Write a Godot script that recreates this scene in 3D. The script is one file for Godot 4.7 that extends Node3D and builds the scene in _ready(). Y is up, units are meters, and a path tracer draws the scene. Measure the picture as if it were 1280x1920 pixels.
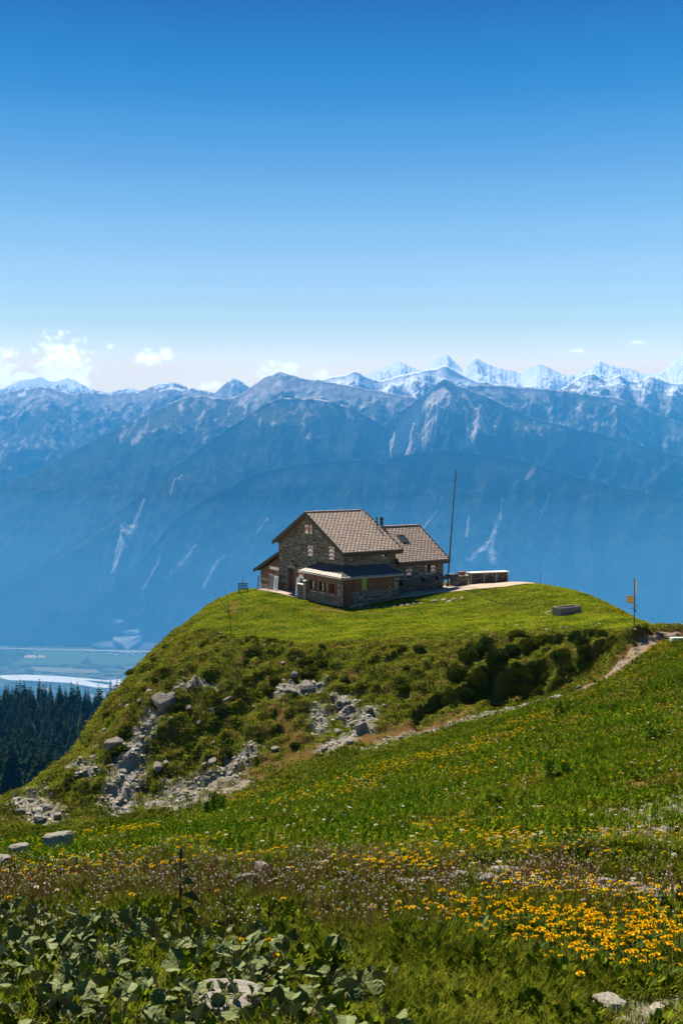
extends Node3D
# An alpine hut on a grassy spur above a wide valley, snow peaks behind. Metres, y up, the eye stands 1.7 m above the meadow at the origin.

var rng := RandomNumberGenerator.new()
var noise_a := FastNoiseLite.new()      # plain simplex, one cell a metre
var noise_b := FastNoiseLite.new()      # five octaves
var noise_r := FastNoiseLite.new()      # ridged
var noise_c := FastNoiseLite.new()      # cells, for hummocks
var taken := {}

# ------------------------------------------------------------------ mesh helpers
class Build:
	var v := PackedVector3Array()
	var n := PackedVector3Array()
	var c := PackedColorArray()
	var idx := PackedInt32Array()
	var tint := Color(1, 1, 1)

	func tri(a: Vector3, b: Vector3, d: Vector3) -> void:
		var k := v.size()
		var m := (d - a).cross(b - a).normalized()
		v.append(a); v.append(b); v.append(d)
		n.append(m); n.append(m); n.append(m)
		c.append(tint); c.append(tint); c.append(tint)
		idx.append(k); idx.append(k + 1); idx.append(k + 2)

	func quad(a: Vector3, b: Vector3, d: Vector3, e: Vector3) -> void:
		tri(a, b, d)
		tri(a, d, e)

	# a box given by its centre, its size and its axes, with edges bevelled by r
	func box(at: Vector3, size: Vector3, axes := Basis(), r := 0.0) -> void:
		var h := size * 0.5
		if r <= 0.0:
			var p := []
			for k in 8:
				p.append(at + axes * Vector3(h.x if k & 1 else -h.x, h.y if k & 2 else -h.y, h.z if k & 4 else -h.z))
			quad(p[4], p[6], p[7], p[5]); quad(p[1], p[3], p[2], p[0]); quad(p[0], p[2], p[6], p[4])
			quad(p[5], p[7], p[3], p[1]); quad(p[6], p[2], p[3], p[7]); quad(p[0], p[4], p[5], p[1])
			return
		r = minf(r, minf(h.x, minf(h.y, h.z)) * 0.9)
		for ax in 3:
			for s in [-1.0, 1.0]:
				var i := (ax + 1) % 3
				var j := (ax + 2) % 3
				var q := []
				for k in [[-1, -1], [1, -1], [1, 1], [-1, 1]]:
					var w := Vector3()
					w[ax] = s * h[ax]; w[i] = k[0] * (h[i] - r); w[j] = k[1] * (h[j] - r)
					q.append(at + axes * w)
				if s < 0: quad(q[0], q[1], q[2], q[3])
				else: quad(q[3], q[2], q[1], q[0])
				for t in [-1.0, 1.0]:       # bevel between this face and the next axis' face
					var e := []
					for u in [-1.0, 1.0]:
						var w1 := Vector3(); w1[ax] = s * h[ax]; w1[i] = t * (h[i] - r); w1[j] = u * (h[j] - r)
						var w2 := Vector3(); w2[ax] = s * (h[ax] - r); w2[i] = t * h[i]; w2[j] = u * (h[j] - r)
						e.append(at + axes * w1); e.append(at + axes * w2)
					if s * t > 0: quad(e[0], e[2], e[3], e[1])
					else: quad(e[1], e[3], e[2], e[0])

	# a tube through points with a radius at each
	func tube(pts: Array, radii: Array, sides := 6, caps := true) -> void:
		var rings := []
		for k in pts.size():
			var dir: Vector3 = (pts[mini(k + 1, pts.size() - 1)] - pts[maxi(k - 1, 0)]).normalized()
			var side := dir.cross(Vector3(0.31, 0.2, 0.93)).normalized()
			if side.length() < 0.1: side = Vector3.RIGHT
			var up := side.cross(dir).normalized()
			var ring := []
			for s in sides:
				var a := TAU * s / sides
				ring.append(pts[k] + (side * cos(a) + up * sin(a)) * radii[k])
			rings.append(ring)
		for k in rings.size() - 1:
			for s in sides:
				var t := (s + 1) % sides
				quad(rings[k][s], rings[k][t], rings[k + 1][t], rings[k + 1][s])
		if caps:
			for s in sides:
				var t := (s + 1) % sides
				tri(pts[0], rings[0][t], rings[0][s])
				tri(pts[-1], rings[-1][s], rings[-1][t])

	func mesh() -> ArrayMesh:
		var a := []
		a.resize(Mesh.ARRAY_MAX)
		a[Mesh.ARRAY_VERTEX] = v
		a[Mesh.ARRAY_NORMAL] = n
		a[Mesh.ARRAY_COLOR] = c
		a[Mesh.ARRAY_INDEX] = idx
		var m := ArrayMesh.new()
		m.add_surface_from_arrays(Mesh.PRIMITIVE_TRIANGLES, a)
		return m

# a sheet of (nu + 1) x (nv + 1) points with smooth normals
func sheet(nu: int, nv: int, p: PackedVector3Array, c: PackedColorArray) -> ArrayMesh:
	var n := PackedVector3Array()
	n.resize(p.size())
	var w := nu + 1
	for j in nv + 1:
		for i in w:
			var k := j * w + i
			var a := p[k + 1] if i < nu else p[k]
			var b := p[k - 1] if i > 0 else p[k]
			var d := p[k + w] if j < nv else p[k]
			var e := p[k - w] if j > 0 else p[k]
			var m := (a - b).cross(d - e)
			n[k] = (m if m.y >= 0.0 else -m).normalized()
	var idx := PackedInt32Array()
	idx.resize(nu * nv * 6)
	var q := 0
	for j in nv:
		for i in nu:
			var k := j * w + i
			var flip := ((p[k + 1] - p[k]).cross(p[k + w] - p[k])).y < 0.0
			idx[q] = k
			if flip:
				idx[q + 1] = k + w; idx[q + 2] = k + 1
				idx[q + 3] = k + 1; idx[q + 4] = k + w; idx[q + 5] = k + w + 1
			else:
				idx[q + 1] = k + 1; idx[q + 2] = k + w
				idx[q + 3] = k + 1; idx[q + 4] = k + w + 1; idx[q + 5] = k + w
			# front faces run clockwise seen from above
			var t := idx[q + 1]; idx[q + 1] = idx[q + 2]; idx[q + 2] = t
			t = idx[q + 4]; idx[q + 4] = idx[q + 5]; idx[q + 5] = t
			q += 6
	var a := []
	a.resize(Mesh.ARRAY_MAX)
	a[Mesh.ARRAY_VERTEX] = p
	a[Mesh.ARRAY_NORMAL] = n
	a[Mesh.ARRAY_COLOR] = c
	a[Mesh.ARRAY_INDEX] = idx
	var out := ArrayMesh.new()
	out.add_surface_from_arrays(Mesh.PRIMITIVE_TRIANGLES, a)
	return out

func numbered(called: String) -> String:
	if not taken.has(called):
		taken[called] = 0
		return called
	taken[called] += 1
	return "%s_%03d" % [called, taken[called]]

func obj(called: String, mesh, material: Material, parent: Node = self) -> MeshInstance3D:
	var o := MeshInstance3D.new()
	o.mesh = mesh.mesh() if mesh is Build else mesh
	o.material_override = material
	o.name = numbered(called) if parent == self else called
	parent.add_child(o, true)
	return o

func thing(called: String, label: String, category: String, at := Vector3.ZERO, turn := 0.0, group := "") -> Node3D:
	var o := Node3D.new()
	o.name = numbered(called)
	add_child(o)
	o.position = at
	o.rotation.y = turn
	return tag(o, label, category, group)

func tag(o: Node, label: String, category: String, group := "", kind := "") -> Node:
	o.set_meta("label", label)
	o.set_meta("category", category)
	if group: o.set_meta("group", group)
	if kind: o.set_meta("kind", kind)
	return o

func structure(o: Node, label: String, category: String) -> Node:
	return tag(o, label, category, "", "structure")

func copy(o: Node3D, label := "") -> Node3D:
	var r: Node3D = o.duplicate()
	r.name = numbered(String(o.name).rstrip("0123456789").trim_suffix("_"))
	add_child(r)
	if label: r.set_meta("label", label)
	return r

# ------------------------------------------------------------------ material helpers
func lin(r: float, g: float, b: float) -> Color:      # a linear base colour as albedo_color wants it
	return Color(r, g, b).linear_to_srgb()

func mat(r: float, g: float, b: float, rough := 0.85, metal := 0.0) -> StandardMaterial3D:
	var m := StandardMaterial3D.new()
	m.albedo_color = lin(r, g, b)
	m.roughness = rough
	m.metallic = metal
	if rough > 0.84: m.metallic_specular = 0.0 if rough < 0.905 else 0.1
	return m

func vmat(rough := 0.9, r := 1.0, g := 1.0, b := 1.0) -> StandardMaterial3D:      # colour from the vertices
	var m := mat(r, g, b, rough)
	m.vertex_color_use_as_albedo = true
	return m

func noise_tex(freq: float, dark: float, light: float, octaves := 4, size := 512, seed_ := 1, kind := FastNoiseLite.TYPE_SIMPLEX_SMOOTH) -> NoiseTexture2D:
	var f := FastNoiseLite.new()
	f.noise_type = kind
	f.frequency = freq
	f.fractal_octaves = octaves
	f.seed = seed_
	var t := NoiseTexture2D.new()
	t.width = size
	t.height = size
	t.seamless = true
	t.noise = f
	var g := Gradient.new()
	g.set_color(0, Color(dark, dark, dark))
	g.set_color(1, Color(light, light, light))
	t.color_ramp = g
	return t

func grained(m: StandardMaterial3D, freq: float, dark: float, light: float, per_metre: float, world := true, octaves := 4, seed_ := 1) -> StandardMaterial3D:
	m.albedo_texture = noise_tex(freq, dark, light, octaves, 512, seed_)
	m.uv1_triplanar = true
	m.uv1_world_triplanar = world
	m.uv1_scale = Vector3.ONE * per_metre
	return m

# ------------------------------------------------------------------ the near ground: a thin-plate surface through surveyed points
const X0 := -48.0
const Z0 := 6.0
const CELL := 0.25
const NX := 400
const NZ := 620
var ctrl := [Vector3(-2.15, -0.91, -5.00), Vector3(-1.61, -1.02, -5.20), Vector3(-0.82, -1.07, -5.30), Vector3(0.00, -1.12, -5.40), Vector3(0.85, -1.17, -5.50), Vector3(1.73, -1.23, -5.60), Vector3(2.36, -1.28, -5.70), Vector3(-4.52, -2.69, -10.60), Vector3(-3.22, -2.65, -10.50), Vector3(-1.61, -2.65, -10.50), Vector3(0.00, -2.65, -10.50), Vector3(1.61, -2.65, -10.50), Vector3(3.07, -2.44, -10.00), Vector3(3.92, -2.23, -9.50), Vector3(-10.04, -7.55, -25.00), Vector3(-7.65, -7.49, -25.00), Vector3(-4.21, -6.33, -22.00), Vector3(-3.06, -5.60, -20.00), Vector3(0.00, -4.32, -16.50), Vector3(2.37, -3.96, -15.50), Vector3(4.59, -3.78, -15.00), Vector3(5.96, -3.59, -14.50), Vector3(-11.01, -11.18, -36.00), Vector3(-5.80, -11.16, -38.00), Vector3(0.00, -5.90, -22.00), Vector3(3.21, -5.35, -21.00), Vector3(6.11, -5.02, -20.00), Vector3(7.80, -4.68, -19.00), Vector3(0.00, -9.38, -35.00), Vector3(-2.75, -10.22, -36.00), Vector3(0.00, -12.91, -50.00), Vector3(3.05, -9.99, -40.00), Vector3(5.03, -7.94, -33.00), Vector3(6.39, -9.56, -42.00), Vector3(8.20, -11.35, -54.00), Vector3(8.23, -6.19, -27.00), Vector3(10.23, -5.61, -25.00), Vector3(8.21, -7.95, -36.00), Vector3(11.55, -7.57, -38.00), Vector3(15.75, -8.50, -52.00), Vector3(18.46, -8.81, -61.00), Vector3(17.53, -7.76, -43.00), Vector3(23.58, -8.29, -58.00), Vector3(-24.25, -18.97, -57.00), Vector3(-17.73, -18.63, -58.00), Vector3(-14.89, -18.74, -60.00), Vector3(-11.93, -18.99, -62.50), Vector3(-9.61, -18.54, -63.00), Vector3(-5.70, -17.63, -63.00), Vector3(-1.21, -15.63, -63.50), Vector3(3.65, -14.54, -64.00), Vector3(7.17, -13.22, -63.00), Vector3(10.41, -11.87, -61.00), Vector3(12.58, -11.00, -59.00), Vector3(10.25, -9.90, -48.00), Vector3(15.01, -9.54, -61.00), Vector3(16.68, -9.15, -63.00), Vector3(18.00, -9.02, -64.00), Vector3(19.66, -9.06, -65.00), Vector3(26.81, -8.73, -66.00), Vector3(-8.34, -12.65, -84.00), Vector3(-2.99, -12.17, -79.00), Vector3(0.73, -11.67, -77.00), Vector3(4.31, -11.39, -76.00), Vector3(7.09, -11.15, -75.00), Vector3(9.09, -10.77, -74.00), Vector3(12.42, -10.35, -73.00), Vector3(13.95, -10.09, -72.00), Vector3(15.65, -9.69, -69.00), Vector3(16.34, -9.22, -66.50), Vector3(-6.08, -12.40, -92.00), Vector3(0.00, -12.11, -93.00), Vector3(5.55, -11.92, -98.00), Vector3(-3.25, -12.29, -86.00), Vector3(4.87, -11.68, -86.00), Vector3(10.80, -11.36, -88.00), Vector3(11.90, -11.32, -97.00), Vector3(14.28, -10.77, -84.00), Vector3(15.86, -10.25, -80.00), Vector3(17.09, -9.01, -66.00), Vector3(17.23, -9.94, -76.00), Vector3(-8.26, -12.50, -112.00), Vector3(-3.87, -12.25, -103.00), Vector3(0.23, -12.10, -96.40), Vector3(2.76, -11.90, -98.00), Vector3(4.98, -11.65, -101.00), Vector3(9.52, -11.45, -104.00), Vector3(14.07, -11.40, -107.00), Vector3(17.92, -11.25, -106.00), Vector3(0.00, -12.80, -115.00), Vector3(5.64, -13.10, -120.00), Vector3(14.41, -13.30, -118.00), Vector3(-10.56, -12.80, -112.00), Vector3(-16.56, -18.80, -117.00), Vector3(-26.56, -32.80, -125.00), Vector3(-11.55, -12.81, -102.00), Vector3(-17.55, -18.81, -107.00), Vector3(-27.55, -32.81, -115.00), Vector3(-12.82, -13.36, -92.00), Vector3(-18.82, -19.36, -97.00), Vector3(-28.82, -33.36, -105.00), Vector3(-12.90, -13.54, -88.00), Vector3(-18.90, -19.54, -93.00), Vector3(-28.90, -33.54, -101.00), Vector3(-13.97, -14.07, -82.00), Vector3(-17.17, -18.57, -84.20), Vector3(-26.97, -34.07, -91.00), Vector3(-15.31, -15.02, -76.00), Vector3(-18.51, -19.52, -78.20), Vector3(-28.31, -35.02, -85.00), Vector3(-15.77, -15.81, -73.50), Vector3(-18.97, -20.31, -75.70), Vector3(-28.77, -35.81, -82.50), Vector3(-16.03, -17.06, -71.00), Vector3(-19.23, -21.56, -73.20), Vector3(-29.03, -37.06, -80.00), Vector3(-17.99, -18.49, -70.00), Vector3(-21.19, -22.99, -72.20), Vector3(-30.99, -38.49, -79.00), Vector3(-20.45, -19.89, -67.00), Vector3(-23.65, -24.39, -69.20), Vector3(-33.45, -39.89, -76.00), Vector3(-26.46, -20.47, -66.00), Vector3(-29.66, -24.97, -68.20), Vector3(-39.46, -40.47, -75.00), Vector3(18.59, -11.37, -106.00), Vector3(23.59, -15.37, -111.00), Vector3(32.59, -26.37, -120.00), Vector3(19.41, -10.71, -98.00), Vector3(24.41, -14.71, -103.00), Vector3(33.41, -25.71, -112.00), Vector3(20.17, -10.47, -91.00), Vector3(25.17, -14.47, -96.00), Vector3(34.17, -25.47, -105.00), Vector3(19.98, -10.19, -83.00), Vector3(24.98, -14.19, -88.00), Vector3(33.98, -25.19, -97.00), Vector3(19.83, -9.76, -75.00), Vector3(24.83, -13.76, -80.00), Vector3(33.83, -24.76, -89.00), Vector3(19.56, -9.33, -69.00), Vector3(24.56, -13.33, -74.00), Vector3(33.56, -24.33, -83.00), Vector3(-4.70, -15.30, -125.00), Vector3(6.20, -16.30, -132.00), Vector3(15.87, -16.30, -130.00), Vector3(-5.26, -32.30, -140.00), Vector3(6.95, -32.30, -148.00), Vector3(17.83, -32.30, -146.00), Vector3(27.90, -32.30, -135.00), Vector3(-15.87, -32.30, -130.00), Vector3(30.29, -13.30, -75.00), Vector3(38.37, -24.30, -95.00), Vector3(-3.00, 0.05, 0.00), Vector3(0.00, 0.10, 0.00), Vector3(3.00, 0.20, 0.00), Vector3(-6.00, 1.50, 6.00), Vector3(6.00, 1.80, 6.00), Vector3(0.00, 1.70, 6.00), Vector3(20.00, 1.00, 0.00), Vector3(-20.00, -1.20, 0.00), Vector3(45.00, -1.80, -20.00), Vector3(-45.00, -8.50, -20.00), Vector3(48.00, -5.50, -45.00), Vector3(-48.00, -16.50, -45.00)]
var weight := PackedFloat64Array()
var coarse := PackedFloat32Array()
const CW := 52
const CH := 79
var height := PackedFloat32Array()
var bare := PackedFloat32Array()        # how much scree or soil shows
var dirt := PackedFloat32Array()
var scree_lines := []
var soil_lines := []

func tps(r2: float) -> float:
	return 0.5 * r2 * log(r2) if r2 > 1e-9 else 0.0

func solve_surface() -> void:
	var n: int = ctrl.size()
	var m := n + 3
	var rows := []
	for i in m:
		var row := PackedFloat64Array()
		row.resize(m + 1)
		rows.append(row)
	for i in n:
		var p := Vector2(ctrl[i].x, ctrl[i].z) * 0.05
		for j in n:
			rows[i][j] = tps(p.distance_squared_to(Vector2(ctrl[j].x, ctrl[j].z) * 0.05)) + (0.002 if i == j else 0.0)
		rows[i][n] = 1.0; rows[i][n + 1] = p.x; rows[i][n + 2] = p.y
		rows[n][i] = 1.0; rows[n + 1][i] = p.x; rows[n + 2][i] = p.y
		rows[i][m] = ctrl[i].y
	for k in m:
		var best := k
		for i in range(k + 1, m):
			if absf(rows[i][k]) > absf(rows[best][k]): best = i
		var hold = rows[k]; rows[k] = rows[best]; rows[best] = hold
		var top: PackedFloat64Array = rows[k]
		for i in range(k + 1, m):
			var row: PackedFloat64Array = rows[i]
			var f := row[k] / top[k]
			if f == 0.0: continue
			for j in range(k, m + 1):
				row[j] -= f * top[j]
			rows[i] = row
	weight.resize(m)
	for k in range(m - 1, -1, -1):
		var s: float = rows[k][m]
		for j in range(k + 1, m):
			s -= rows[k][j] * weight[j]
		weight[k] = s / rows[k][k]
	coarse.resize(CW * CH)
	for j in CH:
		for i in CW:
			var q := Vector2(X0 - 2.0 + i * 2.0, Z0 + 2.0 - j * 2.0) * 0.05
			var s := weight[n] + weight[n + 1] * q.x + weight[n + 2] * q.y
			for k in n:
				s += weight[k] * tps(q.distance_squared_to(Vector2(ctrl[k].x, ctrl[k].z) * 0.05))
			coarse[j * CW + i] = s

func cub(a: float, b: float, c: float, d: float, t: float) -> float:
	return b + 0.5 * t * (c - a + t * (2.0 * a - 5.0 * b + 4.0 * c - d + t * (3.0 * (b - c) + d - a)))

func base_height(x: float, z: float) -> float:
	var fx := clampf((x - X0 + 2.0) * 0.5, 1.0, CW - 2.01)
	var fz := clampf((Z0 + 2.0 - z) * 0.5, 1.0, CH - 2.01)
	var i := int(fx)
	var j := int(fz)
	var t := fx - i
	var k := (j - 1) * CW + i
	var a := cub(coarse[k - 1], coarse[k], coarse[k + 1], coarse[k + 2], t); k += CW
	var b := cub(coarse[k - 1], coarse[k], coarse[k + 1], coarse[k + 2], t); k += CW
	var c := cub(coarse[k - 1], coarse[k], coarse[k + 1], coarse[k + 2], t); k += CW
	var d := cub(coarse[k - 1], coarse[k], coarse[k + 1], coarse[k + 2], t)
	return cub(a, b, c, d, fz - j)

func seg(p: Vector2, a: Vector2, b: Vector2) -> float:
	var d := b - a
	var t := clampf((p - a).dot(d) / maxf(d.length_squared(), 1e-6), 0.0, 1.0)
	return p.distance_to(a + d * t)

# where the spur's face begins (the gully) and ends (the rim of the lawn), as z for each x
var gully := [Vector2(-40, -59), Vector2(-17.79, -58.21), Vector2(-14.94, -60.20), Vector2(-11.92, -62.45), Vector2(-9.60, -62.94), Vector2(-5.70, -62.97), Vector2(-1.21, -63.39), Vector2(3.64, -63.80), Vector2(7.14, -62.71), Vector2(10.37, -60.73), Vector2(12.51, -58.64), Vector2(14, -60), Vector2(30, -64)]
var rim := [Vector2(-40, -75), Vector2(-13, -90), Vector2(-10.5, -88), Vector2(-8.32, -83.85), Vector2(-2.96, -78.31), Vector2(0.72, -76.62), Vector2(4.29, -75.63), Vector2(9.10, -74.07), Vector2(13.95, -72.02), Vector2(15.62, -68.88), Vector2(16.34, -66.52), Vector2(30, -66)]
var path_line := [Vector2(19.26, -64.18), Vector2(18.23, -64.30), Vector2(17.32, -63.72), Vector2(16.50, -62.34), Vector2(15.51, -60.73), Vector2(14.42, -59.72), Vector2(13.48, -59.28), Vector2(12.69, -58.85)]
var ledge := [Vector2(6.23, -67.41), Vector2(7.77, -68.38), Vector2(9.33, -67.94), Vector2(11.10, -67.02), Vector2(12.76, -65.78), Vector2(14.36, -64.63), Vector2(15.53, -64.43)]
var ledge_drop := [0.7, 2.9, 2.7, 2.2, 1.8, 1.1, 0.3]

func along(line: Array, x: float) -> float:
	for k in line.size() - 1:
		if x <= line[k + 1].x:
			var t := clampf((x - line[k].x) / maxf(line[k + 1].x - line[k].x, 0.01), 0.0, 1.0)
			return lerpf(line[k].y, line[k + 1].y, t)
	return line[-1].y

func path_dist(p: Vector2) -> float:
	var d := 99.0
	if p.x < 9.0 or p.y > -54.0 or p.y < -72.0: return d
	for k in path_line.size() - 1:
		d = minf(d, seg(p, path_line[k], path_line[k + 1]))
	return d

# how far the point stands on the spur's rough face: 0 on meadow and lawn, 1 on the face
func face(x: float, z: float) -> float:
	var g := along(gully, x)
	var r := along(rim, x)
	var left := smoothstep(-9.0, -14.0, x - (z + 75.0) * 0.02)
	return smoothstep(g + 1.0, g - 3.0, z) * maxf(smoothstep(r - 2.5, r + 2.0, z), left)

func make_heights() -> void:
	height.resize((NX + 1) * (NZ + 1))
	bare.resize(height.size())
	dirt.resize(height.size())
	for j in NZ + 1:
		var z := Z0 - j * CELL
		for i in NX + 1:
			var x := X0 + i * CELL
			var p := Vector2(x, z)
			var h := base_height(x, z)
			var f := face(x, z) if z < -50.0 else 0.0
			var broad := noise_b.get_noise_2d(x * 0.35, z * 0.35)
			if f > 0.01:
				var hum := absf(noise_a.get_noise_2d(x * 0.5 + 40.0, z * 0.5)) + 0.5 * absf(noise_a.get_noise_2d(x * 1.1 - 9.0, z * 1.1 + 70.0))
				h += f * (0.5 * (hum - 0.4) + 0.22 * broad + 0.4 * noise_b.get_noise_2d(x * 0.11 + 7.0, z * 0.11))
				# little stepped terraces, as cattle tread them
				h += f * 0.07 * sin(h * 5.2 + broad * 4.0)
			elif z > -75.0:
				h += 0.10 * broad + 0.05 * noise_a.get_noise_2d(x * 1.3, z * 1.3)
			else:
				h += 0.05 * broad
			# the undercut ledge
			if x > 4.0 and x < 22.0 and z < -56.0 and z > -80.0:
				var near := 99.0
				var s := 0.0
				var drop := 0.0
				for k in ledge.size() - 1:
					var a: Vector2 = ledge[k]
					var d: Vector2 = ledge[k + 1] - a
					var t := clampf((p - a).dot(d) / d.length_squared(), 0.0, 1.0)
					var q := p.distance_to(a + d * t)
					if q < near:
						near = q
						s = q * signf(d.cross(p - a))
						drop = lerpf(ledge_drop[k], ledge_drop[k + 1], t)
				var wob := 0.7 * noise_a.get_noise_2d(x * 0.3, z * 0.3) + 0.1 * noise_a.get_noise_2d(x * 1.3, z * 1.3)
				var rag := 0.5 + 0.5 * noise_a.get_noise_2d(x * 0.9 + 20.0, z * 0.9)
				h -= drop * (0.75 * smoothstep(-0.15, 0.5 + 0.5 * rag, s + wob) + 0.25 * smoothstep(0.4, 1.6, s + wob * 2.0)) * smoothstep(6.5, 1.8, s)
				if s + wob > -0.2 and s + wob < 1.6: h += 0.35 * (rag - 0.5)
			var sc := 0.0
			for l in scree_lines:
				var d := seg(p, l[0], l[1])
				if d < l[2]:
					sc = maxf(sc, l[3] * (1.0 - d / l[2]))
			if sc > 0.0:
				sc = clampf(sc * 1.5 + 0.9 * noise_b.get_noise_2d(x * 1.9, z * 1.9), 0.0, 1.0)
				h -= 0.05 * sc
			var so := 0.0
			for l in soil_lines:
				var d := seg(p, l[0], l[1])
				if d < l[2]:
					so = maxf(so, l[3] * (1.0 - d / l[2]))
			if so > 0.0:
				so = clampf(so * 1.5 + 0.9 * noise_b.get_noise_2d(x * 1.5 + 31.0, z * 1.5), 0.0, 1.0)
			if f > 0.3:
				so = maxf(so, f * 0.8 * smoothstep(0.24, 0.5, noise_b.get_noise_2d(x * 0.7 + 90.0, z * 0.7)))
			var pd := path_dist(p)
			if pd < 1.6:
				h -= 0.22 * smoothstep(1.2, 0.5, pd)
				so = maxf(so, smoothstep(1.0, 0.55, pd))
			var k := j * (NX + 1) + i
			height[k] = h
			bare[k] = sc
			dirt[k] = so

func ground(x: float, z: float) -> float:
	var fx := clampf((x - X0) / CELL, 0.0, NX - 0.01)
	var fz := clampf((Z0 - z) / CELL, 0.0, NZ - 0.01)
	var i := int(fx)
	var j := int(fz)
	var k := j * (NX + 1) + i
	return lerpf(lerpf(height[k], height[k + 1], fx - i), lerpf(height[k + NX + 1], height[k + NX + 2], fx - i), fz - j)

func mask(m: PackedFloat32Array, x: float, z: float) -> float:
	var i := clampi(int((x - X0) / CELL + 0.5), 0, NX)
	var j := clampi(int((Z0 - z) / CELL + 0.5), 0, NZ)
	return m[j * (NX + 1) + i]

func on_ground(p: Vector2, lift := 0.0) -> Vector3:
	return Vector3(p.x, ground(p.x, p.y) + lift, p.y)

func slope_up(x: float, z: float) -> Vector3:
	return Vector3(ground(x - 0.4, z) - ground(x + 0.4, z), 0.8, ground(x, z - 0.4) - ground(x, z + 0.4)).normalized()

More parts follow.
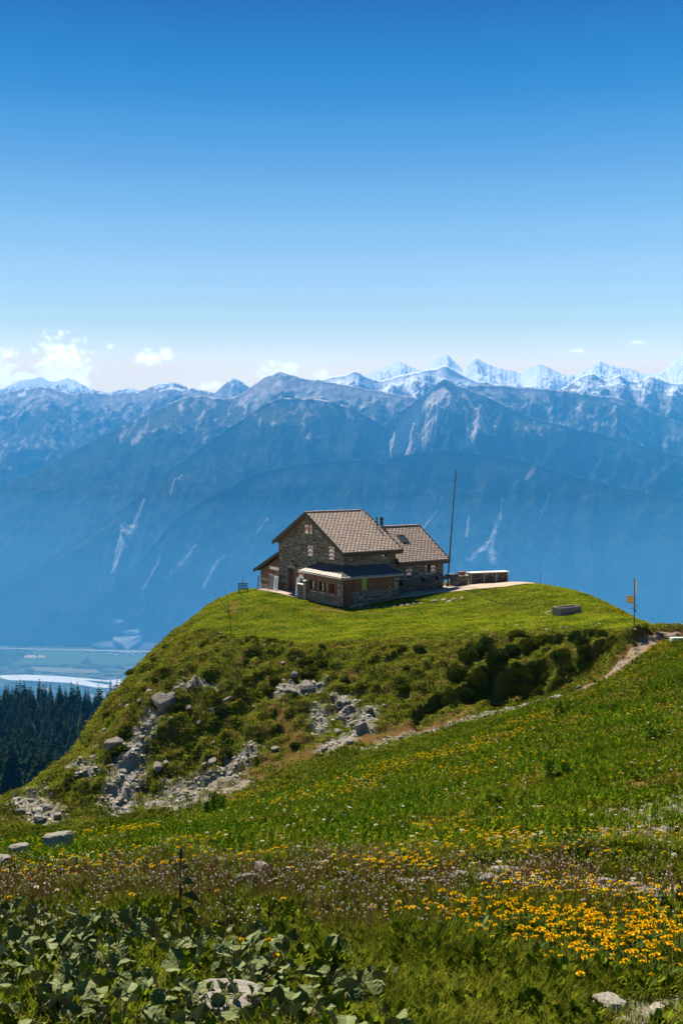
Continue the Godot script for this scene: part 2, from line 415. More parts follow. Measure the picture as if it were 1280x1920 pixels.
func build_ground() -> void:
	scree_lines = [
		[Vector2(-11.83, -70.20), Vector2(-12.65, -67.31), 0.9, 0.8], [Vector2(-12.65, -67.31), Vector2(-12.56, -63.49), 1.3, 0.9], [Vector2(-9.54, -64.63), Vector2(-6.46, -64.61), 1.2, 0.55], [Vector2(-10.64, -63.77), Vector2(-8.50, -63.67), 0.9, 0.55],
		[Vector2(-6.52, -65.29), Vector2(-5.35, -66.15), 0.9, 0.7], [Vector2(-3.69, -70.85), Vector2(-1.69, -71.20), 0.9, 0.9], [Vector2(-1.30, -68.54), Vector2(-1.26, -66.25), 0.8, 0.7], [Vector2(0.00, -69.23), Vector2(0.63, -66.66), 0.9, 0.65],
		[Vector2(1.59, -67.20), Vector2(1.24, -65.14), 0.9, 0.75], [Vector2(-0.76, -63.96), Vector2(0.31, -64.48), 0.9, 0.8], [Vector2(-18.03, -64.10), Vector2(-16.16, -61.59), 1.4, 0.6], [Vector2(-15.75, -67.53), Vector2(-14.86, -66.40), 0.9, 0.5],
		[Vector2(-8.22, -72.28), Vector2(-10.28, -72.29), 0.7, 0.5], [Vector2(12.31, -58.36), Vector2(9.21, -60.65), 0.8, 0.4], [Vector2(9.21, -60.65), Vector2(4.82, -63.50), 1.1, 0.45], [Vector2(4.82, -63.50), Vector2(1.78, -62.44), 0.8, 0.35],
		[Vector2(-9.30, -62.90), Vector2(-5.43, -63.36), 0.8, 0.5],
		[Vector2(0.71, -12.36), Vector2(1.61, -12.95), 0.65, 0.8], [Vector2(1.61, -12.95), Vector2(2.10, -11.86), 0.5, 0.7], [Vector2(2.68, -12.42), Vector2(3.06, -10.84), 0.7, 0.9], [Vector2(-2.27, -16.92), Vector2(-1.58, -15.74), 0.5, 0.6], [Vector2(2.61, -18.19), Vector2(2.65, -16.28), 0.6, 0.4],
		[Vector2(4.61, -18.55), Vector2(6.91, -23.00), 1.6, 0.45], [Vector2(-1.21, -12.60), Vector2(-0.69, -13.10), 0.5, 0.6], [Vector2(1.50, -5.76), Vector2(1.93, -6.25), 0.25, 0.7]]
	soil_lines = [
		[Vector2(6.35, -63.67), Vector2(1.52, -63.93), 1.7, 0.8], [Vector2(-7.40, -64.71), Vector2(-0.61, -63.86), 1.6, 0.5], [Vector2(6.76, -26.29), Vector2(8.51, -27.95), 1.4, 0.6], [Vector2(-2.50, -65.74), Vector2(-3.92, -68.88), 1.0, 0.5],
		[Vector2(-2.27, -96.36), Vector2(0.44, -94.17), 1.0, 0.9], [Vector2(2.19, -92.59), Vector2(6.82, -90.32), 0.7, 0.4], [Vector2(14.48, -69.63), Vector2(15.62, -70.33), 0.8, 0.6], [Vector2(-9.13, -94.35), Vector2(-9.35, -101.59), 0.5, 0.7], [Vector2(3.85, -44.95), Vector2(1.64, -57.43), 1.2, 0.3]]
	solve_surface()
	make_heights()
	var p := PackedVector3Array()
	var c := PackedColorArray()
	p.resize(height.size())
	c.resize(height.size())
	var grass := Color(0.058, 0.074, 0.008)
	var dry := Color(0.09, 0.08, 0.014)
	var soil := Color(0.12, 0.07, 0.028)
	var stone := Color(0.28, 0.26, 0.225)
	for j in NZ + 1:
		for i in NX + 1:
			var k := j * (NX + 1) + i
			var x := X0 + i * CELL
			var z := Z0 - j * CELL
			p[k] = Vector3(x, height[k], z)
			var t := noise_b.get_noise_2d(x * 0.9, z * 0.9)
			var q := grass.lerp(dry, clampf(0.35 + t * 1.3, 0.0, 1.0))
			q = q.lerp(soil, clampf(dirt[k] + 0.25 * t, 0.0, 1.0))
			q = q.lerp(stone, clampf(bare[k] * 1.2 - 0.15, 0.0, 0.85))
			c[k] = q
	var m := grained(vmat(0.9), 0.05, 0.55, 1.35, 0.9, true, 5, 4)
	structure(obj("ground", sheet(NX, NZ, p, c), m), "grassy spur and flowery meadow sloping down to it", "ground")
	# the path: a ribbon of trodden gravel, a little above the groove made for it
	var pp := PackedVector3Array()
	var pc := PackedColorArray()
	var line := Curve2D.new()
	for q in path_line:
		line.add_point(q)
	var n := 120
	for k in n + 1:
		var s := line.get_baked_length() * k / n
		var q := line.sample_baked(s)
		var dir := (line.sample_baked(minf(s + 0.3, line.get_baked_length())) - line.sample_baked(maxf(s - 0.3, 0.0))).normalized()
		var side := Vector2(-dir.y, dir.x)
		for e in 9:
			var off := (e / 8.0 - 0.5) * (1.05 + 0.35 * noise_a.get_noise_1d(s * 0.7 + (30.0 if e < 4 else 0.0)))
			var w := q + side * off
			pp.append(Vector3(w.x, ground(w.x, w.y) + 0.035 + 0.03 * noise_a.get_noise_2d(w.x * 3.0, w.y * 3.0) - 0.05 * pow(absf(e / 4.0 - 1.0), 4.0), w.y))
			var g := 0.9 + 0.5 * noise_b.get_noise_2d(w.x * 5.0, w.y * 5.0)
			pc.append(Color(0.215 * g, 0.17 * g, 0.13 * g))
	structure(obj("path", sheet(8, n, pp, pc), grained(vmat(0.95), 0.12, 0.6, 1.3, 1.6, true, 4, 8)), "trodden gravel footpath climbing past the signpost", "path")

func _ready() -> void:
	rng.seed = 20240617
	noise_a.noise_type = FastNoiseLite.TYPE_SIMPLEX_SMOOTH
	noise_a.frequency = 1.0
	noise_a.fractal_type = FastNoiseLite.FRACTAL_NONE
	noise_a.seed = 3
	noise_b.noise_type = FastNoiseLite.TYPE_SIMPLEX_SMOOTH
	noise_b.frequency = 1.0
	noise_b.fractal_octaves = 4
	noise_b.seed = 11
	noise_r.noise_type = FastNoiseLite.TYPE_SIMPLEX_SMOOTH
	noise_r.frequency = 1.0
	noise_r.fractal_type = FastNoiseLite.FRACTAL_RIDGED
	noise_r.fractal_octaves = 2
	noise_r.seed = 29
	# camera
	var cam := Camera3D.new()
	cam.name = "camera"
	cam.position = Vector3(0, 1.7, 0)
	cam.rotation_degrees = Vector3(-3.354, 0, 0)
	cam.fov = 48.46
	cam.near = 0.1
	cam.far = 90000.0
	add_child(cam)
	cam.make_current()
	# sky, air and exposure
	var env := Environment.new()
	env.background_mode = Environment.BG_SKY
	var sky := Sky.new()
	var sm := PanoramaSkyMaterial.new()
	sm.panorama = sky_picture()
	sky.sky_material = sm
	env.sky = sky
	env.tonemap_mode = Environment.TONE_MAPPER_LINEAR
	env.tonemap_exposure = 2.95
	env.fog_enabled = true
	env.fog_density = 0.000054
	env.fog_light_color = lin(0.05, 0.355, 0.95)
	env.volumetric_fog_enabled = true
	env.volumetric_fog_density = 0.0
	env.sdfgi_enabled = true
	env.ssao_enabled = true
	env.ssil_enabled = true
	var we := WorldEnvironment.new()
	we.name = "world"
	we.environment = env
	add_child(we)
	# the sun stands high behind the hut, a little to the left
	var sun := DirectionalLight3D.new()
	sun.name = "sun"
	sun.light_energy = 1.55
	sun.light_color = Color(1.0, 0.955, 0.88)
	sun.light_angular_distance = 0.5
	sun.shadow_enabled = true
	add_child(sun)
	sun.look_at_from_position(Vector3.ZERO, -Vector3(-0.259, 0.72, -0.64), Vector3.UP)
	build_ground()
	build_far()
	build_hut()
	build_things()
	build_plants()

# clear air, deep blue above and pale towards the horizon, the same all round, with fair-weather cumulus low over the far ranges
var air := [[0, 1.3000, 1.0000, 0.5000], [3.8, 1.3640, 0.8950, 0.2710], [4.3, 1.0484, 0.8164, 0.3805], [4.8, 0.7895, 0.6728, 0.3565], [5.4, 0.5983, 0.5429, 0.3195], [6.1, 0.4209, 0.4317, 0.2921], [7, 0.3301, 0.4459, 0.3083], [7.9, 0.2605, 0.3110, 0.3110], [10, 0.1550, 0.2255, 0.2823], [12, 0.0913, 0.1628, 0.2483], [13.8, 0.0530, 0.1145, 0.2211], [15, 0.0314, 0.0958, 0.2061], [16.8, 0.0116, 0.0660, 0.1725], [18.5, 0.0034, 0.0466, 0.1515], [20.9, 0.0010, 0.0162, 0.1118], [35, 0.0020, 0.0150, 0.0671], [90, 0.0016, 0.0090, 0.0447]]      # elevation in degrees, radiance

func air_at(el: float) -> Color:
	for k in air.size() - 1:
		if el < air[k + 1][0]:
			var t := clampf((el - air[k][0]) / (air[k + 1][0] - air[k][0]), 0.0, 1.0)
			t = lerpf(t, t * t * (3.0 - 2.0 * t), 0.3)
			return Color(air[k][1], air[k][2], air[k][3]).lerp(Color(air[k + 1][1], air[k + 1][2], air[k + 1][3]), t)
	return Color(air[-1][1], air[-1][2], air[-1][3])

func sky_picture() -> ImageTexture:
	var w := 4096
	var h := 2048
	var im := Image.create(w, h, false, Image.FORMAT_RGBF)
	for y in h:
		var el := (0.5 - (y + 0.5) / h) * 180.0
		im.fill_rect(Rect2i(0, y, w, 1), air_at(maxf(el, 0.0)))
	var clouds := []       # azimuth, elevation of the base, half width, height, all in degrees
	for k in [[-13.9, 2.75, 1.5, 2.6], [-13.2, 3.3, 1.1, 1.9], [-15.6, 2.7, 1.3, 1.2], [-16.9, 2.8, 1.2, 1.6], [-16.3, 4.35, 0.55, 0.4], [-9.6, 4.1, 0.7, 0.6], [-8.7, 4.35, 0.55, 0.5], [-3.4, 3.45, 0.8, 0.75], [-2.6, 3.6, 0.55, 0.6], [-1.0, 3.4, 0.45, 0.4], [-11.4, 4.8, 0.2, 0.2], [11.6, 4.55, 0.5, 0.16], [14.5, 4.9, 0.5, 0.14], [-6.5, 2.9, 0.8, 0.35]]:
		clouds.append(k)
	var r := RandomNumberGenerator.new()
	r.seed = 77
	for k in 90:
		var az := r.randf_range(22.0, 338.0)
		clouds.append([az if az < 180.0 else az - 360.0, r.randf_range(2.6, 4.5), r.randf_range(0.3, 1.6), r.randf_range(0.3, 1.9)])
	for cl in clouds:
		var x0 := int(((cl[0] - cl[2] * 1.5) / 360.0) * w)
		var x1 := int(((cl[0] + cl[2] * 1.5) / 360.0) * w)
		var y0 := int((0.5 - (cl[1] + cl[3] * 1.4) / 180.0) * h)
		var y1 := int((0.5 - (cl[1] - cl[3] * 0.4) / 180.0) * h)
		for y in range(maxi(y0, 0), mini(y1, h / 2)):
			var el := (0.5 - (y + 0.5) / h) * 180.0
			for x in range(x0, x1 + 1):
				var az := (x + 0.5) / w * 360.0
				var dx: float = (az - cl[0]) / cl[2]
				var dy: float = (el - cl[1]) / cl[3]
				var body := 1.0 - dx * dx - (dy * dy if dy > 0.0 else dy * dy * 9.0)
				var puff := noise_b.get_noise_2d(az * 1.5, el * 2.2) + 0.5 * noise_b.get_noise_2d(az * 6.0 + 50.0, el * 7.0)
				var a := smoothstep(0.0, 1.25, body + puff * 1.1)
				if a <= 0.0: continue
				var xx := posmod(x, w)
				var lit := 1.7 * (0.86 + 0.14 * clampf(puff + 0.5, 0.0, 1.0))
				im.set_pixel(xx, y, im.get_pixel(xx, y).lerp(Color(lit, lit * 0.98, lit * 0.95), a))
	return ImageTexture.create_from_image(im)

# ------------------------------------------------------------------ the far country
func spline(line: Array, t: float) -> Vector3:
	var f := clampf(t, 0.0, 1.0) * (line.size() - 1)
	var k := mini(int(f), line.size() - 2)
	var u := f - k
	var a: Vector3 = line[maxi(k - 1, 0)]
	var b: Vector3 = line[k]
	var c: Vector3 = line[k + 1]
	var d: Vector3 = line[mini(k + 2, line.size() - 1)]
	# straight between points with a little rounding keeps crests crisp
	return b.lerp(c, u).lerp(b.cubic_interpolate(c, a, d, u), 0.5)

const VALLEY := -1650.0

# a range: a crest line, a front that falls to foot (share of the crest's distance from the origin) and a back
# o: foot, floor, nu, nv, spur (m), gully (m between spurs), jag (m), wood (tree line), rock (rock line), snow (snow line), seed, streaks
func mountain(label: String, crest: Array, o: Dictionary) -> MeshInstance3D:
	var nu: int = o.nu
	var nv: int = o.nv
	var nb := 6
	var p := PackedVector3Array()
	var c := PackedColorArray()
	var total := nv + nb
	p.resize((nu + 1) * (total + 1))
	c.resize(p.size())
	var lens := PackedFloat32Array()
	var tops := PackedVector3Array()
	var run := 0.0
	var sd: float = o.seed * 17.3
	# even steps along the crest
	var fine := PackedVector3Array()
	var acc := PackedFloat32Array()
	for k in 601:
		fine.append(spline(crest, k / 600.0))
		if k > 0:
			run += Vector2(fine[k].x - fine[k - 1].x, fine[k].z - fine[k - 1].z).length()
		acc.append(run)
	var at := 0
	for i in nu + 1:
		var s := run * i / nu
		while at < 599 and acc[at + 1] < s: at += 1
		var t := clampf((s - acc[at]) / maxf(acc[at + 1] - acc[at], 0.01), 0.0, 1.0)
		var q := fine[at].lerp(fine[at + 1], t)
		q.y += o.jag * (noise_b.get_noise_2d(s / (o.jag * 16.0), sd) + 0.35 * noise_a.get_noise_2d(s / (o.jag * 1.4), sd + 5.0))
		tops.append(q)
		lens.append(s)
	var snow := Color(0.86, 0.88, 0.9)
	var rockc := Color(0.235, 0.21, 0.2)
	var pale := Color(0.46, 0.41, 0.39)
	var alp := Color(0.06, 0.062, 0.034)
	var wood := Color(0.010, 0.016, 0.009)
	var wood2 := Color(0.034, 0.048, 0.02)
	for j in total + 1:
		for i in nu + 1:
			var q := tops[i]
			var s := lens[i]
			var x: float
			var y: float
			var z: float
			var v := float(j - nb) / nv
			if j < nb:
				var b := float(nb - j) / nb
				var far := 1.0 + b * b * 0.12
				x = q.x * far; z = q.z * far
				y = q.y - (q.y - o.floor) * 0.55 * b * b - b * 60.0
			else:
				var warp := 150.0 * noise_b.get_noise_2d(s / 2600.0 + sd, v * 1.6)
				var k: float = 1.0 + (o.foot / -q.z - 1.0) * v
				x = q.x * k; z = q.z * k
				y = q.y + (o.floor - q.y) * pow(v, o.get("bend", 0.88))
				var open := smoothstep(0.0, 0.16, v) * smoothstep(1.02, 0.82, v)
				var spur := noise_r.get_noise_2d((s + warp) / (o.gully * 2.0), v * 0.6 + sd)
				y += open * o.spur * (spur * 0.75 + 0.35 * noise_b.get_noise_2d(x / 900.0, z / 900.0 + sd))
				y += open * o.spur * 0.12 * noise_b.get_noise_2d((s + warp * 0.5) / 150.0, v * 4.0 + sd)
				var crag: float = smoothstep(o.wood - 100.0, o.rock, y)
				y += open * (15.0 + 22.0 * crag) * noise_b.get_noise_2d(x / 95.0, z / 140.0 + sd)
			var m := j * (nu + 1) + i
			p[m] = Vector3(x, y, z)
			# what covers the ground here
			var n1 := noise_b.get_noise_2d(x / 700.0 + sd, y / 420.0)
			var n2 := noise_b.get_noise_2d(x / 150.0, y / 110.0 + sd)
			var strip := noise_b.get_noise_2d((s + v * 500.0 + n1 * 160.0) / 170.0 + sd, v * 8.0)
			var n3 := noise_a.get_noise_2d(x / 34.0, y / 30.0 + sd)
			var col := wood.lerp(wood2, clampf(0.35 + n2 * 1.3 + n3 * 0.5 + strip * 0.9, 0.0, 1.0))
			var up: float = y + n1 * 260.0 + strip * 90.0
			col = col.lerp(alp, smoothstep(o.wood - 60.0, o.wood + 60.0, up))
			if up > o.wood:
				col = col.lerp(pale, 0.5 * smoothstep(0.16, 0.4, strip + n3 * 0.12))
			var r2: float = y + n1 * 200.0 + strip * 260.0 + n2 * 120.0
			col = col.lerp(rockc.lerp(pale, clampf(0.3 + n2 * 1.3, 0.0, 1.0)), smoothstep(o.rock - 60.0, o.rock + 60.0, r2 + n3 * 60.0))
			var s2: float = y + n1 * 240.0 + n2 * 330.0 + n3 * 70.0 - absf(strip) * 120.0
			col = col.lerp(snow, smoothstep(o.snow - 14.0, o.snow + 14.0, s2))
			c[m] = col
	for st in o.get("streaks", []):        # scree fans and landslips: a line over the ground, its widths and how pale
		for m in p.size():
			var q := Vector2(p[m].x, p[m].z)
			if q.x < st.x0 or q.x > st.x1: continue
			var best := 9e9
			var wide := 1.0
			for k in st.line.size() - 1:
				var d := seg(q, st.line[k], st.line[k + 1])
				if d < best:
					best = d
					var a: Vector2 = st.line[k]
					var b: Vector2 = st.line[k + 1]
					var t := clampf((q - a).dot(b - a) / (b - a).length_squared(), 0.0, 1.0)
					wide = lerpf(st.width[k], st.width[k + 1], t)
			if best < wide * 2.0:
				var e := best / wide + 0.9 * noise_b.get_noise_2d(q.x / 22.0, q.y / 150.0)
				c[m] = c[m].lerp(pale.lerp(Color(0.62, 0.58, 0.55), 0.6), st.strength * smoothstep(1.2, 0.2, e))
	var mm := grained(vmat(0.98), 0.03, 0.45, 1.5, 1.0 / 260.0, true, 5, 20 + int(o.seed))
	var ob := obj("mountain", sheet(nu, total, p, c), mm)
	structure(ob, label, "mountain")
	return ob

func build_far() -> void:
	# far snow giants
	mountain("distant white snow peaks with glaciers on the skyline", [Vector3(233.22, 1433.52, -25000.00), Vector3(582.87, 1572.70, -25000.00), Vector3(874.09, 1677.02, -25000.00), Vector3(1223.26, 1839.20, -25000.00), Vector3(1456.62, 1734.96, -25000.00), Vector3(1690.00, 1653.84, -25000.00), Vector3(1864.68, 1688.61, -25000.00), Vector3(2050.25, 1873.94, -25000.00), Vector3(2306.03, 1966.55, -25000.00), Vector3(2470.02, 1804.46, -25000.00), Vector3(2657.31, 1665.43, -25000.00), Vector3(2772.65, 1850.78, -25000.00), Vector3(2946.99, 1908.67, -25000.00), Vector3(3146.04, 1769.71, -25000.00), Vector3(3438.09, 1677.02, -25000.00), Vector3(3753.48, 1595.88, -25000.00), Vector3(3940.21, 1572.70, -25000.00), Vector3(4102.07, 1711.79, -25000.00), Vector3(4334.67, 1758.13, -25000.00), Vector3(4568.59, 1677.02, -25000.00), Vector3(4896.38, 1549.51, -25000.00), Vector3(5130.38, 1479.92, -25000.00), Vector3(5360.95, 1688.61, -25000.00), Vector3(5638.80, 1827.62, -25000.00), Vector3(5849.79, 1734.96, -25000.00), Vector3(6118.47, 1688.61, -25000.00), Vector3(6527.80, 1595.88, -25000.00), Vector3(6877.88, 1572.70, -25000.00), Vector3(7109.08, 1688.61, -25000.00), Vector3(7280.92, 1862.36, -25000.00), Vector3(7476.72, 1989.69, -25000.00), Vector3(7916.24, 2151.64, -25000.00), Vector3(8619.90, 1897.10, -25000.00), Vector3(9439.93, 1688.61, -25000.00)],
		{"foot": 16500.0, "floor": 0.0, "nu": 520, "nv": 90, "spur": 230.0, "gully": 700.0, "jag": 42.0, "wood": -900.0, "rock": 200.0, "snow": 900.0, "seed": 1, "bend": 0.95})
	mountain("pale faraway snow range dissolving in haze beneath the clouds", [Vector3(-10836.28, 1322.40, -27000.00), Vector3(-9574.15, 1422.72, -27000.00), Vector3(-8569.39, 1259.68, -27000.00), Vector3(-8064.21, 1322.40, -27000.00), Vector3(-7556.89, 1523.00, -27000.00), Vector3(-7102.31, 1598.18, -27000.00), Vector3(-6801.57, 1497.93, -27000.00), Vector3(-6422.48, 1585.65, -27000.00), Vector3(-6047.16, 1397.65, -27000.00), Vector3(-5797.41, 1222.04, -27000.00), Vector3(-5039.85, 1347.49, -27000.00), Vector3(-4411.32, 1196.94, -27000.00), Vector3(-3529.54, 1134.19, -27000.00)],
		{"foot": 19500.0, "floor": 0.0, "nu": 240, "nv": 40, "spur": 300.0, "gully": 900.0, "jag": 42.0, "wood": -900.0, "rock": 200.0, "snow": 1200.0, "seed": 2})
	# middle distance
	mountain("hazy blue ridge beyond the deep side valley", [Vector3(-8118.87, 777.66, -18500.00), Vector3(-6563.65, 803.46, -18500.00), Vector3(-5873.70, 751.86, -18500.00), Vector3(-5526.68, 837.86, -18500.00), Vector3(-5136.82, 915.22, -18500.00), Vector3(-4790.97, 949.59, -18500.00), Vector3(-4558.89, 880.84, -18500.00), Vector3(-4317.84, 829.26, -18500.00), Vector3(-4040.94, 872.25, -18500.00), Vector3(-3756.42, 837.86, -18500.00), Vector3(-3298.56, 855.05, -18500.00), Vector3(-3021.08, 975.36, -18500.00), Vector3(-2744.42, 1026.90, -18500.00), Vector3(-2486.12, 949.59, -18500.00), Vector3(-2141.36, 872.25, -18500.00), Vector3(-1727.42, 777.66, -18500.00), Vector3(-1036.73, 691.63, -18500.00), Vector3(0.00, 562.49, -18500.00)],
		{"foot": 13500.0, "floor": -1300.0, "nu": 360, "nv": 120, "spur": 330.0, "gully": 900.0, "jag": 28.0, "wood": -150.0, "rock": 560.0, "snow": 1000.0, "seed": 3})
	mountain("small sharp pyramid peak behind the ridges", [Vector3(-2488.89, 794.82, -20500.00), Vector3(-2277.42, 928.25, -20500.00), Vector3(-2104.20, 1090.14, -20500.00), Vector3(-1931.41, 1204.33, -20500.00), Vector3(-1759.73, 1118.70, -20500.00), Vector3(-1530.87, 966.36, -20500.00), Vector3(-1148.72, 794.82, -20500.00)],
		{"foot": 18000.0, "floor": -300.0, "nu": 90, "nv": 40, "spur": 150.0, "gully": 500.0, "jag": 16.0, "wood": -150.0, "rock": 700.0, "snow": 1150.0, "seed": 4})
	mountain("rocky snow-flecked range below the white peaks", [Vector3(-634.51, 912.20, -17000.00), Vector3(-317.19, 975.33, -17000.00), Vector3(-118.93, 1022.66, -17000.00), Vector3(15.86, 1046.32, -17000.00), Vector3(190.23, 1101.51, -17000.00), Vector3(396.44, 1006.89, -17000.00), Vector3(594.74, 967.44, -17000.00), Vector3(792.83, 1022.66, -17000.00), Vector3(967.15, 1054.21, -17000.00), Vector3(1188.86, 1117.28, -17000.00), Vector3(1386.85, 1148.80, -17000.00), Vector3(1521.33, 1196.07, -17000.00), Vector3(1664.32, 1133.04, -17000.00), Vector3(1863.26, 1006.89, -17000.00), Vector3(2101.58, 943.77, -17000.00), Vector3(2300.16, 904.31, -17000.00), Vector3(2736.85, 856.94, -17000.00), Vector3(3173.50, 825.36, -17000.00), Vector3(3347.40, 880.63, -17000.00), Vector3(3551.90, 1022.66, -17000.00), Vector3(3725.71, 1069.98, -17000.00), Vector3(3933.10, 975.33, -17000.00), Vector3(4122.51, 1038.44, -17000.00), Vector3(4345.92, 943.77, -17000.00), Vector3(4598.19, 1038.44, -17000.00), Vector3(4837.61, 943.77, -17000.00), Vector3(5115.73, 912.20, -17000.00), Vector3(5630.66, 943.77, -17000.00), Vector3(6426.16, 833.25, -17000.00)],
		{"foot": 13500.0, "floor": -900.0, "nu": 520, "nv": 120, "spur": 280.0, "gully": 520.0, "jag": 20.0, "wood": -200.0, "rock": 430.0, "snow": 790.0, "seed": 5})
	mountain("long grassy shoulder running down behind the rocky peak", [Vector3(1560.32, 787.57, -15200.00), Vector3(1843.86, 808.74, -15200.00), Vector3(2092.13, 801.68, -15200.00), Vector3(2553.46, 766.39, -15200.00), Vector3(2979.52, 724.02, -15200.00), Vector3(3405.82, 674.58, -15200.00), Vector3(3690.24, 632.18, -15200.00), Vector3(3975.84, 519.06, -15200.00), Vector3(4261.81, 398.75, -15200.00), Vector3(4583.45, 285.42, -15200.00), Vector3(5120.19, 93.95, -15200.00), Vector3(5979.78, -176.00, -15200.00)],
		{"foot": 11800.0, "floor": -1300.0, "nu": 320, "nv": 120, "spur": 240.0, "gully": 520.0, "jag": 14.0, "wood": 60.0, "rock": 620.0, "snow": 1050.0, "seed": 6})
	mountain("broad forested mountain falling left into the main valley", [Vector3(-5746.87, -1432.58, -11500.00), Vector3(-4941.53, -1079.17, -11800.00), Vector3(-4354.99, -741.99, -12200.00), Vector3(-3842.65, -489.83, -12800.00), Vector3(-3364.18, -191.13, -13300.00), Vector3(-2840.03, 149.87, -13800.00), Vector3(-2388.66, 392.47, -14200.00), Vector3(-1997.04, 609.89, -14500.00), Vector3(-1770.51, 638.78, -14700.00), Vector3(-1554.80, 601.83, -14800.00), Vector3(-1321.56, 654.37, -14900.00), Vector3(-1119.66, 819.01, -15000.00), Vector3(-965.37, 909.51, -15000.00), Vector3(-769.33, 965.17, -15000.00), Vector3(-524.71, 881.67, -15000.00), Vector3(-279.88, 853.83, -15000.00), Vector3(0.00, 805.09, -15000.00), Vector3(560.09, 700.58, -15000.00), Vector3(1120.64, 595.98, -15000.00)],
		{"foot": 9300.0, "floor": VALLEY - 15.0, "nu": 560, "nv": 260, "spur": 200.0, "gully": 640.0, "jag": 14.0, "wood": 160.0, "rock": 560.0, "snow": 1060.0, "seed": 7})
	mountain("wooded spur in front of the forested mountain", [Vector3(-3269.79, -1373.95, -9900.00), Vector3(-2813.67, -1112.18, -10300.00), Vector3(-2516.66, -927.89, -10700.00), Vector3(-2175.31, -618.02, -11300.00), Vector3(-1728.28, -204.25, -11900.00), Vector3(-1381.10, 76.35, -12300.00), Vector3(-1008.80, 357.11, -12700.00), Vector3(-770.98, 518.78, -12900.00), Vector3(-485.56, 540.93, -13000.00), Vector3(-182.10, 516.75, -13000.00), Vector3(121.45, 426.02, -13000.00), Vector3(486.28, 214.05, -13000.00)],
		{"foot": 9270.0, "floor": VALLEY - 15.0, "nu": 460, "nv": 220, "spur": 150.0, "gully": 520.0, "jag": 12.0, "wood": 230.0, "rock": 560.0, "snow": 1200.0, "seed": 8, "streaks": SLIP})
	mountain("peak with a bare lilac rock face above the wooded ridge", [Vector3(-681.71, -650.52, -12100.00), Vector3(-234.30, -261.46, -12500.00), Vector3(0.00, -99.25, -12700.00), Vector3(301.73, 104.08, -12900.00), Vector3(612.17, 343.90, -13100.00), Vector3(938.38, 569.98, -13400.00), Vector3(1102.29, 712.21, -13500.00), Vector3(1224.30, 786.92, -13600.00), Vector3(1332.47, 730.10, -13600.00), Vector3(1543.67, 643.24, -13500.00), Vector3(1764.91, 549.11, -13500.00), Vector3(2017.92, 448.63, -13500.00), Vector3(2254.58, 320.52, -13400.00), Vector3(2674.05, 218.95, -13300.00), Vector3(3110.89, 107.26, -13300.00), Vector3(3521.67, -16.83, -13200.00), Vector3(3987.24, -140.27, -13200.00), Vector3(4667.92, -396.88, -13100.00)],
		{"foot": 10800.0, "floor": -1500.0, "nu": 520, "nv": 220, "spur": 260.0, "gully": 430.0, "jag": 13.0, "wood": 160.0, "rock": 480.0, "snow": 1200.0, "seed": 9, "streaks": FACE})
	mountain("near dark wooded ridge with pale landslip scars", [Vector3(-2310.14, -1572.74, -9400.00), Vector3(-2083.90, -1355.06, -9600.00), Vector3(-1903.13, -1156.78, -9850.00), Vector3(-1750.40, -990.09, -10050.00), Vector3(-1646.81, -834.82, -10300.00), Vector3(-1526.60, -686.10, -10550.00), Vector3(-1352.40, -547.43, -10750.00), Vector3(-1083.47, -405.22, -11000.00), Vector3(-839.87, -265.58, -11200.00), Vector3(-425.36, -178.79, -11350.00), Vector3(0.00, -142.24, -11400.00), Vector3(266.96, -136.91, -11400.00), Vector3(416.54, -174.25, -11400.00), Vector3(546.92, -110.73, -11450.00), Vector3(861.46, -68.20, -11500.00), Vector3(1141.28, -41.32, -11500.00), Vector3(1303.04, -78.96, -11500.00), Vector3(1572.34, -89.71, -11500.00), Vector3(1922.60, -184.93, -11400.00), Vector3(2330.70, -305.03, -11300.00), Vector3(2690.79, -393.35, -11250.00), Vector3(3047.77, -470.45, -11200.00), Vector3(3374.94, -510.23, -11150.00), Vector3(3961.23, -622.71, -11100.00), Vector3(4963.36, -798.33, -11000.00)],
		{"foot": 9240.0, "floor": VALLEY - 15.0, "nu": 760, "nv": 280, "spur": 110.0, "gully": 460.0, "jag": 11.0, "wood": 900.0, "rock": 1500.0, "snow": 2500.0, "seed": 10, "streaks": SCARS})
	build_valley()
	build_forest()
	# the thicker haze that lies in the valley, in three layers
	for k in 3:
		var fog := FogVolume.new()
		fog.name = "valley_haze" if k == 0 else "valley_haze_%03d" % k
		fog.shape = RenderingServer.FOG_VOLUME_SHAPE_BOX
		var top: float = [-1150.0, -850.0, -500.0][k]
		fog.size = Vector3(13000.0, top - VALLEY + 40.0, 7600.0)
		fog.position = Vector3(-600.0, (top + VALLEY - 40.0) * 0.5, -8600.0)
		var fm := FogMaterial.new()
		fm.density = 0.00006
		fm.albedo = lin(0.12, 0.46, 0.95)
		fog.material = fm
		add_child(fog)
		tag(fog, "bluish haze lying in the valley", "haze", "", "stuff")

var FACE := [
	{"line": [Vector2(1097, -13434), Vector2(797, -13093), Vector2(475, -12646)], "width": [90, 140, 100], "strength": 0.75, "x0": 185, "x1": 1387}, {"line": [Vector2(1262, -13384), Vector2(1002, -12986), Vector2(726, -12676)], "width": [70, 120, 90], "strength": 0.75, "x0": 476, "x1": 1512}, {"line": [Vector2(1570, -13014), Vector2(1386, -12764)], "width": [90, 100], "strength": 0.8, "x0": 1176, "x1": 1780},
	{"line": [Vector2(1379, -13553), Vector2(1541, -13299), Vector2(1750, -13127)], "width": [16, 28, 14], "strength": 0.7, "x0": 1313, "x1": 1816}, {"line": [Vector2(931, -13283), Vector2(626, -12731)], "width": [60, 50], "strength": 0.6, "x0": 496, "x1": 1061}, {"line": [Vector2(1443, -13447), Vector2(1634, -13191)], "width": [14, 20], "strength": 0.6, "x0": 1393, "x1": 1684}]
